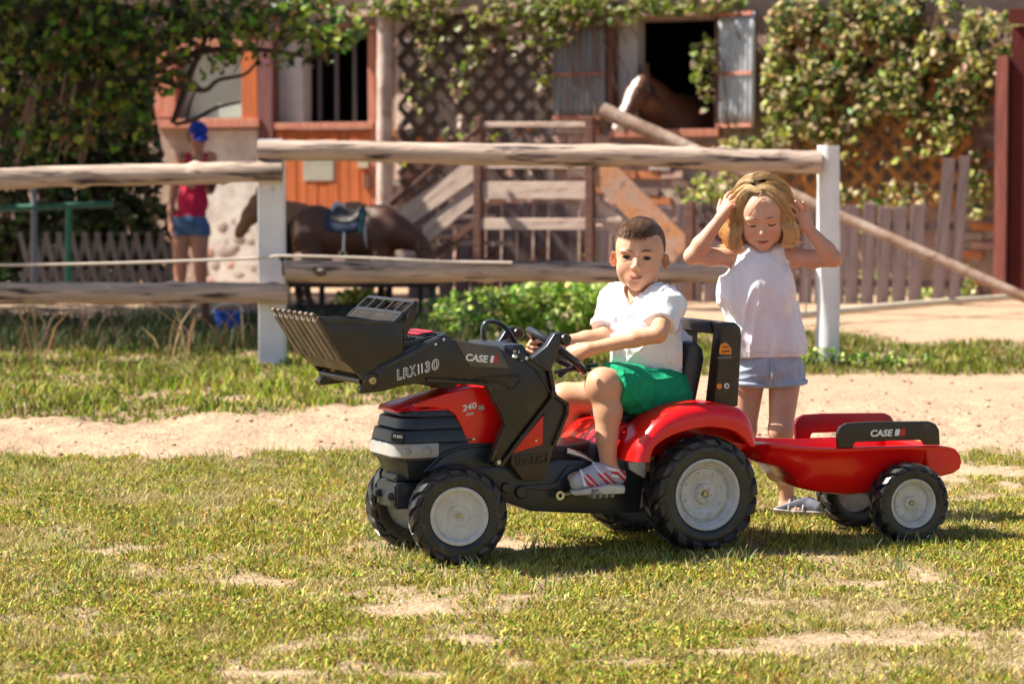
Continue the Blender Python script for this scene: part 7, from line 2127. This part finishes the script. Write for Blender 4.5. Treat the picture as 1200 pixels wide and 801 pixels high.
    for g_, tone in guides:
        for _ in range(105):
            ph = random.uniform(0, 6.28); rr_ = math.sqrt(random.random()); roots.append(g_); D.append((ph, rr_, random.uniform(0, 6.28), tone, random.uniform(0.80, 1.0)))
    def sf(k, t, r0, d0):
        ph, rr_, ph2, tone, ln_ = d0
        u = t * ln_ * (len(r0) - 1); i_ = min(int(u), len(r0) - 2); f = u - i_
        p = r0[i_] * (1 - f) + r0[i_ + 1] * f
        rad = (0.0075 + 0.010 * math.sin(min(1, t * 1.1) * math.pi) + 0.004 * t) * rr_
        tw_ = ph + 2.2 * t
        wob = 0.0055 * t * math.sin(ph2 + 17 * t)
        return p + HA[0] * (math.cos(tw_) * rad + wob) + np.array([0, 0.35, 0.9]) * math.sin(tw_) * rad * (0.6 if t < 0.5 else 0.4) + np.array([0, -1, 0]) * abs(math.sin(tw_)) * rad * 0.5 * t
    NS = 18
    me, C = strands('hair_strands', roots, D, sf, NS, 0.00105, M_HAIR, root, 0.3)
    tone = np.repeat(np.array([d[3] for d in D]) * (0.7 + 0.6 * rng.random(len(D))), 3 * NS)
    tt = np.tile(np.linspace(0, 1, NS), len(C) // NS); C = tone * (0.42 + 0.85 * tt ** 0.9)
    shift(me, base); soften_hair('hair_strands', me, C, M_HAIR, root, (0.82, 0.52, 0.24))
    # stray wisps across the brow
    rts = [np.array([random.uniform(-0.02, 0.01), 0.060, 0.100]) for _ in range(2)]
    def wf(k, t, r0, d0):
        sd = -1 if k % 3 else 1
        p = r0 + np.array([sd * 0.045 * t + 0.006 * math.sin(k), 0.020 * math.sin(t * 2.2), -0.055 * t - 0.012 * t * t + 0.006 * math.cos(k * 2)])
        return hc + hs * (p[0] * HA[0] + p[1] * HA[1] + p[2] * HA[2])
    me, C = strands('hair_wisps', rts, rts, wf, 8, 0.0008, M_HAIR, root, 0.4)
    shift(me, base); soften_hair('hair_wisps', me, C, M_HAIR, root, (0.5, 0.30, 0.13))
    # ---- top
    S = Field(*bounds([sL, sR, Wg(860, 420), Wg(945, 425), nk1], 0.09), 0.003)
    S.ell(chest, (0.106, 0.078, 0.096), A, 0.02); S.cap(Wg(872, 350), Wg(903, 350), 0.075, 0.075, 0.05)
    S.ell(belly, (0.106, 0.080, 0.095), A, 0.04)
    S.cap(Wg(880, 395), Wg(914, 398), 0.068, 0.068, 0.04); S.cap(Wg(880, 414), Wg(917, 414), 0.066, 0.066, 0.04)
    for p, q_ in ((sL, 0.55), (sR, 0.55)): S.cap(p * (1 - q_) + nk0 * q_, chest, 0.034, 0.05, 0.02)
    S.cap(sL * 0.62 + nk0 * 0.38 + np.array([0, 0, -0.012]), chest, 0.030, 0.04, 0.02); S.cap(sR * 0.62 + nk0 * 0.38 + np.array([0, 0, -0.012]), chest, 0.030, 0.04, 0.02)
    S.disp(folds(np.array([0.25, 0.0, 1.0]), 17, 0.0060, 4.3))
    S.disp(folds(np.array([-0.5, 0.0, 1.0]), 32, 0.0025, 8.3))
    for p, sg in ((sL, -1), (sR, 1)):
        S.ell(p + np.array([sg * 0.024, 0, -0.008]), (0.034, 0.12, 0.052), A, 0.004, 'sub')
    S.ell(nk0 + np.array([0, 0, 0.022]), (0.044, 0.060, 0.026), A, 0.004, 'sub')
    bt = Wg(905, 417)
    S.plane(bt, np.array([0.03, 0, -1]))
    me = S.mesh('sleeveless_top'); shift(me, base)
    tp_ = link('sleeveless_top', me, cloth('white_jersey', (0.88, 0.87, 0.91), (0.82, 0.80, 0.86)), root)
    zc = bt[2] + 0.016; c = np.array([bt[0] - 0.003, YG, zc]); ring = []
    for q in np.linspace(0, 2 * math.pi, 61):
        d = np.array([math.cos(q), math.sin(q), 0]); r_ = 0.03
        while r_ < 0.16 and S.sample((c + d * r_)[None])[0] < 0: r_ += 0.001
        ring.append(c + d * (r_ - 0.0006) - base)
    tube('hem_seam', ring, 0.0011, 5, mat('white_seam', (0.62, 0.61, 0.66), rough=0.9), tp_)
    # ---- denim shorts
    Q = Field(*bounds([pel, hL, hR, Wg(905, 470), Wg(905, 410)], 0.12), 0.003)
    Q.ell(pel + np.array([0, 0, 0.0]), (0.094, 0.076, 0.070), A, 0.02)
    for h_, k_ in ((hL, kL), (hR, kR)):
        T = Field(Q.lo, Q.lo + 1, Q.h); T.n = Q.n; T.D = np.full(Q.n, 1.0, np.float32)
        T.cap(h_ + np.array([0, 0, 0.01]), h_ * 0.4 + k_ * 0.6, 0.0600, 0.0630, 0)
        sg = 1 if h_ is hR else -1
        T.plane(np.array(W(900, 451, YG)) , np.array([0.10 * sg, 0, -1]))
        hh = np.clip(0.5 + 0.5 * (Q.D - T.D) / 0.012, 0, 1)
        Q.D = Q.D * (1 - hh) + T.D * hh - 0.012 * hh * (1 - hh)
    Q.disp(folds(np.array([1, 0.0, 0.25]), 38, 0.0030, 2.3))
    Q.plane(Wg(900, 410), np.array([0, 0, 1.0]))
    me = Q.mesh('denim_shorts'); shift(me, base)
    MD = cloth('pale_denim', (0.47, 0.53, 0.64), (0.36, 0.42, 0.54))
    so_ = link('denim_shorts', me, MD, root)
    # turned hems and fly seam
    for h_, sg in ((hL, -1), (hR, 1)):
        zc = W(900, 450.5, YG)[2] + 0.004
        ring = [np.array([h_[0] + 0.002 * sg + 0.063 * math.cos(a), YG + 0.064 * math.sin(a), zc + 0.006 * math.cos(a) * sg]) - base for a in np.linspace(0, 2 * math.pi, 25)]
        tube('hem', ring, 0.0052, 6, MD, so_, flat=1.4)
    fl = [Wg(902, 420) - base + np.array([0, -0.078, 0]), Wg(902, 437) - base + np.array([0, -0.083, 0]), Wg(900, 449) - base + np.array([0, -0.066, 0])]
    tube('fly_seam', fl, 0.003, 6, MD, so_)
    # ---- sandals
    MS = mat('dark_sandal', (0.10, 0.11, 0.15), (0.16, 0.17, 0.22), 60, 0.6)
    for a_ in (aR, aL):
        o = bpy.data.objects.new('sandal', None); COL.objects.link(o); o.parent = root; o.empty_display_size = 0.05
        d = nrmz([0.86, -0.50, 0]) if a_ is aR else nrmz([0.05, -1, 0]); hl = a_ + np.array([-0.012, 0.012, 0]); hl[2] = 0.030; te = hl + d * 0.115; te[2] = 0.026
        B = Field(*bounds([hl, te, a_], 0.05), 0.0024)
        B.chain([hl, hl * 0.5 + te * 0.5 + np.array([0, 0, 0.012]), te], [0.027, 0.030, 0.023], 0.01)
        B.cap(hl * 0.6 + te * 0.4 + np.array([0, 0, 0.018]), a_ + np.array([0.005, 0, -0.028]), 0.027, 0.0275, 0.01)
        B.plane(a_ + np.array([0, 0, -0.028]), np.array([-0.3, 0.3, 1.0])); B.plane(np.array([0, 0, 0.012]), np.array([0, 0, -1.0]))
        me = B.mesh('upper'); shift(me, base); link('upper', me, MS, o)
        B2 = Field(*bounds([hl, te], 0.05), 0.003)
        B2.chain([hl, hl * 0.5 + te * 0.5, te], [0.031, 0.033, 0.027], 0.01)
        B2.plane(np.array([0, 0, 0.020]), np.array([0, 0, 1.0])); B2.plane(np.array([0, 0, 0.001]), np.array([0, 0, -1.0]))
        me = B2.mesh('sole'); shift(me, base); link('sole', me, mat('grey_sole', (0.35, 0.33, 0.32), rough=0.8), o)
        for t, hgt_ in ((0.30, 0.034), (0.50, 0.030), (0.70, 0.026)):
            c = hl * (1 - t) + te * t; sd = np.array([-d[1], d[0], 0])
            ring = [c + sd * 0.031 * math.cos(q) + np.array([0, 0, (hgt_ + 0.005) * math.sin(q) - 0.008]) - base for q in np.linspace(0, math.pi, 13)]
            tube('strap', ring, 0.0028, 6, mat('pale_strap', (0.40, 0.42, 0.50), rough=0.6), o)
    return root
build_girl()
# ================================================================ horses
def horse(label, pos, yaw, s, base, mane, headfn=None, neck=((0.62, 0, 1.30), (0.95, 0, 1.62)), muzzle=(1.38, 0, 1.28), blaze=False, socks=None, sc_v=0.02):
    t = thing('horse', label, 'horse', pos, yaw)
    F = Field((-1.3, -0.6, -0.02), (1.75, 0.6, 2.1), sc_v)
    P = np.array
    F.ell((0, 0, 1.06), (0.60, 0.265, 0.30), None, 0.0).ell((0.42, 0, 1.10), (0.30, 0.225, 0.32), None, 0.12).ell((-0.50, 0, 1.14), (0.34, 0.26, 0.31), None, 0.12)
    F.ell((0.34, 0, 1.36), (0.22, 0.07, 0.08), None, 0.1)
    n0, n1 = P(neck[0], float), P(neck[1], float); mz = P(muzzle, float)
    F.chain([P((0.45, 0, 1.16)), n0, (n0 + n1) / 2, n1], [0.24, 0.19, 0.145, 0.105], 0.10)
    hd = nrmz(mz - n1)
    F.chain([n1, n1 + hd * 0.20, n1 + hd * 0.42, mz], [0.10, 0.105, 0.072, 0.062], 0.05)
    F.ell(n1 + hd * 0.16 - P((0, 0, 0.05)), (0.11, 0.06, 0.10), None, 0.05)
    upv = nrmz(np.cross(np.cross(hd, [0, 0, 1.0]), hd))
    for q in (-1, 1):
        e0 = n1 + P((-0.01, q * 0.055, 0.06)); F.cap(e0, e0 + P((0.0, q * 0.02, 0.17)) , 0.034, 0.010, 0.02)
        F.cap(mz + P((0.02, q * 0.035, 0.01)), mz + P((0.025, q * 0.04, 0.01)), 0.022, k=0.02)
    for q in (-1, 1):
        F.chain([P((0.48, q * 0.13, 1.02)), P((0.46, q * 0.14, 0.80)), P((0.49, q * 0.13, 0.50)), P((0.48, q * 0.13, 0.30)), P((0.48, q * 0.13, 0.14)), P((0.51, q * 0.13, 0.03))], [0.13, 0.085, 0.058, 0.042, 0.046, 0.055], 0.05)
        F.chain([P((-0.58, q * 0.13, 1.02)), P((-0.46, q * 0.15, 0.80)), P((-0.72, q * 0.13, 0.52)), P((-0.70, q * 0.13, 0.30)), P((-0.66, q * 0.13, 0.14)), P((-0.62, q * 0.13, 0.03))], [0.19, 0.125, 0.062, 0.045, 0.048, 0.056], 0.06)
    me = F.mesh('body', 2)
    def col(X):
        c = np.tile(P(base, float), (len(X), 1)) * (1 + 0.12 * vnoise(X[:, 0] * 5, X[:, 1] * 5, X[:, 2] * 5)[:, None])
        lo = smooth01(X[:, 2], 0.62, 0.40)[:, None] * 0.7 * (X[:, 2] < 0.7)[:, None]
        c = c * (1 - lo) + P(mane) * lo
        if socks is not None: c[X[:, 2] < 0.30] = socks
        if blaze:
            d = X - n1; u = d @ hd; v = d @ upv
            w = (u > 0.02) & (np.abs(d @ np.cross(hd, upv)) < 0.034) & (v > 0.02); c[w] = (0.75, 0.70, 0.68)
            c[(u > np.linalg.norm(mz - n1) - 0.06)] = (0.62, 0.52, 0.48)
        return c
    set_color(me, col)
    b = link('body', me, mat('horse_coat', (1, 1, 1), attr='tint', rough=0.6, bump=0.03, bscale=120), t)
    mm = mat('mane_' + str(round(mane[0] * 100)), mane, rough=0.6)
    bm = bmesh.new()
    for i in range(26):
        u = i / 25; p = (P((0.40, 0, 1.38)) * (1 - u) + (n1 + P((0, 0, 0.09))) * u)
        tube_bm(bm, [p, p + P((0.01, 0.08, -0.03)), p + P((0.03, 0.15, -0.20 - 0.04 * math.sin(i * 2)))], [0.026, 0.022, 0.006], 6)
        if i % 2: tube_bm(bm, [p, p + P((0.01, -0.08, -0.03)), p + P((0.03, -0.15, -0.18))], [0.026, 0.022, 0.006], 6)
    link('mane', bm_mesh('mane', bm, True), mm, t)
    tl = bmesh.new()
    for i in range(14):
        a = random.uniform(-0.05, 0.05); b_ = random.uniform(-0.06, 0.06)
        tube_bm(tl, [P((-0.80, 0, 1.28)), P((-0.92, a * 0.5, 1.16)), P((-0.95 + b_, a, 0.80)), P((-0.93 + b_, a * 1.4, 0.45))], [0.035, 0.03, 0.028, 0.006], 6)
    link('tail', bm_mesh('tail', tl, True), mm, t)
    for q in (-1, 1):
        e = n1 + hd * 0.15 + upv * 0.06 + P((0, q * 0.075, 0))
        bm = bmesh.new(); bmesh.ops.create_uvsphere(bm, u_segments=10, v_segments=8, radius=0.022); link('eye', bm_mesh('eye', bm, True), mat('horse_eye', (0.01, 0.008, 0.006), rough=0.1), t, e)
    for (x, z) in ((0.51, 0.03), (-0.62, 0.03)):
        for q in (-1, 1):
            bm = bmesh.new(); bmesh.ops.create_cone(bm, segments=14, radius1=0.070, radius2=0.055, depth=0.075, cap_ends=True); link('hoof', bm_mesh('hoof', bm, True), mat('hoof', (0.06, 0.05, 0.04), rough=0.6), t, (x, q * 0.13, 0.036))
    t.scale = (s, s, s)
    return t
# in the stall
_yw = R(180 + 34); _pl = Vector((0.98 * 0.93, 0.10 * 0.93, 0)); _tg = BF.world(753, 98, -0.10)
h3 = _tg - Vector((_pl.x * math.cos(_yw) - _pl.y * math.sin(_yw), _pl.x * math.sin(_yw) + _pl.y * math.cos(_yw), 1.55 * 0.93))
horse('brown horse with a white blaze leaning its head out of the stall window', h3, _yw, 0.93, (0.12, 0.042, 0.020), (0.03, 0.018, 0.015), neck=((0.66, 0, 1.30), (0.98, 0.10, 1.55)), muzzle=(1.37, 0.22, 1.10), blaze=True)
a = G(330, 217 + 3000 / 20.6)
horse('tan pony without saddle standing behind the left white post', (a.x + 0.30, 20.6, 0), R(180 + 22), 0.60, (0.28, 0.12, 0.045), (0.10, 0.05, 0.03), neck=((0.60, 0, 1.26), (0.84, 0, 1.44)), muzzle=(1.10, 0.0, 1.02), socks=(0.4, 0.3, 0.2))
sp = horse('chestnut pony with a dark blue saddle standing before the orange stall door', (G(412, 217 + 3000 / 19.7).x, 19.7, 0), R(-20), 0.585, (0.085, 0.027, 0.012), (0.05, 0.025, 0.02), neck=((0.66, 0, 1.10), (0.98, 0, 0.96)), muzzle=(1.16, 0, 0.60))  # coat colour darkened to carry the shade the pony stands in
def saddle():
    t = thing('saddle', 'dark blue saddle and pad on the chestnut pony', 'saddle', sp.location, sp.rotation_euler[2])
    s = 0.585
    def shell(x0, x1, r, zc, drop, m, name, th=0.02, par=None, am=1.5):
        bm = bmesh.new(); rings = []
        for x in np.linspace(x0, x1, 8):
            top = [(x, r * math.sin(a), zc + (r * 0.95) * math.cos(a) + 0.05 * ((x - (x0 + x1) / 2) / (x1 - x0) * 2) ** 2 - drop) for a in np.linspace(-am, am, 17)]
            bot = [(p[0], p[1] * 0.95, p[2] - th) for p in top][::-1]
            rings.append([bm.verts.new(p) for p in top + bot])
        k = len(rings[0])
        for a, b in zip(rings[:-1], rings[1:]):
            for j in range(k): bm.faces.new((a[j], a[(j + 1) % k], b[(j + 1) % k], b[j]))
        bm.faces.new(rings[0]); bm.faces.new(rings[-1])
        return link(name, bm_mesh(name, bm, True, 60), m, par or t)
    shell(-0.26, 0.24, 0.292, 1.085, 0.0, mat('navy_pad', (0.012, 0.025, 0.085), (0.02, 0.03, 0.06), 10, 0.8), 'saddle_pad')
    shell(0.235, 0.26, 0.294, 1.085, 0.0, mat('turquoise_trim', (0.04, 0.34, 0.30), rough=0.7), 'pad_edge')
    shell(-0.18, 0.20, 0.305, 1.095, -0.01, mat('black_leather', (0.018, 0.014, 0.013), rough=0.5), 'saddle_seat', am=1.1)
    shell(-0.20, -0.165, 0.31, 1.12, -0.03, M_WPAINT, 'cantle', am=0.7)
    shell(0.29, 0.33, 0.272, 1.07, 0.0, mat('grey_girth', (0.4, 0.4, 0.42), rough=0.8), 'girth', am=2.6)
    bm = bmesh.new()
    for q in (-1, 1): tube_bm(bm, [Vector((0.05, q * 0.35, 1.10)), Vector((0.05, q * 0.37, 0.86))], 0.010, 6); lathe_bm(bm, [(0.05, -0.02), (0.06, -0.02), (0.06, 0.02), (0.05, 0.02), (0.05, -0.02)], 14, M=Matrix.Translation((0.05, q * 0.38, 0.80)))
    link('stirrup', bm_mesh('stirrup', bm, True), M_STEEL_ if 'M_STEEL_' in globals() else mat('steel', (0.55, 0.56, 0.60), rough=0.25, metal=1.0), t)['kind'] = 'stuff'
    t.scale = (s, s, s)
saddle()
for o in bpy.data.objects:
    if o.get('category') == 'horse': o['group'] = 'horses and ponies at the stable'
    if o.get('category') == 'bush': o['group'] = 'low green bushes behind the rail fence'
    if o.get('category') == 'ivy': o['group'] = 'ivy on the stable front'
    if o.get('category') == 'trellis': o['group'] = 'diagonal lattices on the stable wall'
    if o.get('category') == 'pole': o['group'] = 'loose poles behind the fence'
    if o.get('category') == 'child': o['group'] = 'children with the toy tractor'
# ================================================================ the woman
def build_woman():
    YW = 22.4
    w = lambda a, b, dy=0.0: np.array(W(a, b, YW + dy))
    base = np.array([w(227, 300)[0], YW, 0.0])
    root = thing('person', 'woman in blue cap, pink-red sleeveless top and denim shorts standing at the back', 'woman', base)
    hc = w(232, 160); sL, sR = w(213, 186), w(247, 185); pel = w(222, 262); chest = w(229, 205)
    kL, kR = w(211, 305, -0.02), w(235, 305, -0.05); aL, aR = w(211, 338), w(236, 338)
    hL, hR = w(213, 268), w(233, 268)
    lo, hi = bounds([hc, sL, sR, aL, aR, w(198, 262), w(256, 200), w(230, 139)], 0.14)
    F = Field(lo, hi, 0.0075)
    A = np.array([[1, 0, 0], [0, -1, 0], [0, 0, 1.0]])
    hy = nrmz([0.3, -1, -0.45]); hx = nrmz(np.cross(hy, [0, 0, 1])); hz = np.cross(hx, hy); HA = np.array([hx, hy, hz]); hs = 1.05
    def torso(F, g):
        F.ell(chest, (0.135 + g, 0.095 + g, 0.16 + g), A, 0.04); F.ell(w(226, 235), (0.120 + g, 0.09 + g, 0.14 + g), A, 0.06); F.ell(pel, (0.150 + g, 0.11 + g, 0.11 + g), A, 0.05)
    torso(F, 0); F.cap(w(231, 190), hc, 0.05, 0.05, 0.03)
    for p in (sL, sR): F.cap(p, chest * 0.4 + w(231, 185) * 0.6, 0.052, 0.05, 0.04)
    F.chain([sL, w(205, 218, 0.02), w(200, 246, -0.02), w(201, 262, -0.04)], [0.050, 0.040, 0.028, 0.032], 0.02)
    F.chain([sR, w(252, 210, -0.02), w(246, 224, -0.16), w(226, 218, -0.20)], [0.050, 0.040, 0.035, 0.030], 0.02)
    for h_, k_, a_ in ((hL, kL, aL), (hR, kR, aR)):
        F.cap(h_, k_, 0.095, 0.060, 0.03); F.chain([k_, k_ * 0.65 + a_ * 0.35 + np.array([0, 0.02, 0]), a_], [0.058, 0.058, 0.038], 0.02); F.cap(a_ + np.array([0, 0.03, -0.04]), a_ + np.array([0.02, -0.14, -0.06]), 0.04, 0.035, 0.02)
    L = [F.vf()]; nh = len(L[0][0])
    H = Field(hc - 0.16, hc + 0.16, 0.0045); P = build_head(H, hc, HA, hs, 0.0); H.cap(w(231, 176), hc, 0.05, 0.05, 0.02); L.append(H.vf(1))
    for wr, u, n, t in ((w(201, 262, -0.04), (0.02, -0.1, -1), (-1, 0, 0), (0, -1, 0)), (w(226, 218, -0.20), (-0.8, 0, 0.4), (0, -1, 0.2), (0, 0, 1.0))):
        HF = Field(wr - 0.17, wr + 0.17, 0.004); hand(HF, wr, np.array(u), np.array(n), np.array(t), 1.5, ((20, 25, 15),) * 4); L.append(HF.vf(1))
    me = merge_np('body', L); set_color(me, plain_tint((0.50, 0.25, 0.17))); shift(me, base); link('body', me, M_SKIN, root)
    S = Field(*bounds([chest, pel, sL, sR], 0.2), 0.008); torso(S, 0.014)
    for p in (sL, sR): S.cap(p * 0.6 + chest * 0.4, p * 0.7 + w(231, 185) * 0.3, 0.05, 0.05, 0.04)
    S.disp(folds(np.array([0.2, 0, 1]), 14, 0.008, 2.0)); S.ell(w(231, 182, -0.05), (0.06, 0.1, 0.06), A, 0.01, 'sub'); S.plane(w(227, 254), np.array([0, 0, -1.0])); S.plane(w(227, 178), np.array([0, 0, 1.0]))
    me = S.mesh('tank_top'); shift(me, base); link('tank_top', me, cloth('pink_red_cotton', (0.62, 0.03, 0.10), (0.50, 0.02, 0.07)), root)
    Q = Field(*bounds([pel, kL, kR, hL, hR], 0.2), 0.008); Q.ell(pel, (0.165, 0.125, 0.12), A, 0.02)
    for h_, k_ in ((hL, kL), (hR, kR)): Q.cap(h_, h_ * 0.65 + k_ * 0.35, 0.104, 0.094, 0.004)
    Q.plane(w(222, 276), np.array([0, 0, -1.0])); Q.plane(w(222, 251), np.array([0, 0, 1.0]))
    me = Q.mesh('denim_shorts'); shift(me, base); link('denim_shorts', me, cloth('blue_denim', (0.05, 0.12, 0.26), (0.12, 0.20, 0.34), scale=12), root)
    C = Field(hc - 0.22, hc + 0.24, 0.006)
    C.ell(P(0, -0.01, 0.055), np.array((0.080, 0.098, 0.068)) * hs, HA, 0); C.plane(P(0, 0, 0.030), -HA[2])
    C.ell(P(0, 0.115, 0.034), np.array((0.070, 0.075, 0.008)) * hs, HA, 0.01)
    me = C.mesh('cap'); shift(me, base); link('cap', me, mat('blue_cap', (0.01, 0.035, 0.40), rough=0.8), root)
    hr = Field(hc - 0.2, hc + 0.2, 0.007); hr.ell(P(0, -0.04, -0.005), np.array((0.082, 0.075, 0.10)) * hs, HA, 0); hr.ell(P(0, 0.08, -0.02), np.array((0.07, 0.07, 0.09)) * hs, HA, 0.01, 'sub')
    me = hr.mesh('hair'); shift(me, base); link('hair', me, mat('dark_hair', (0.05, 0.03, 0.02), rough=0.6), root)
build_woman()
print('SCRIPT seconds', round(time.time() - T0, 1), 'objects', len(bpy.data.objects))
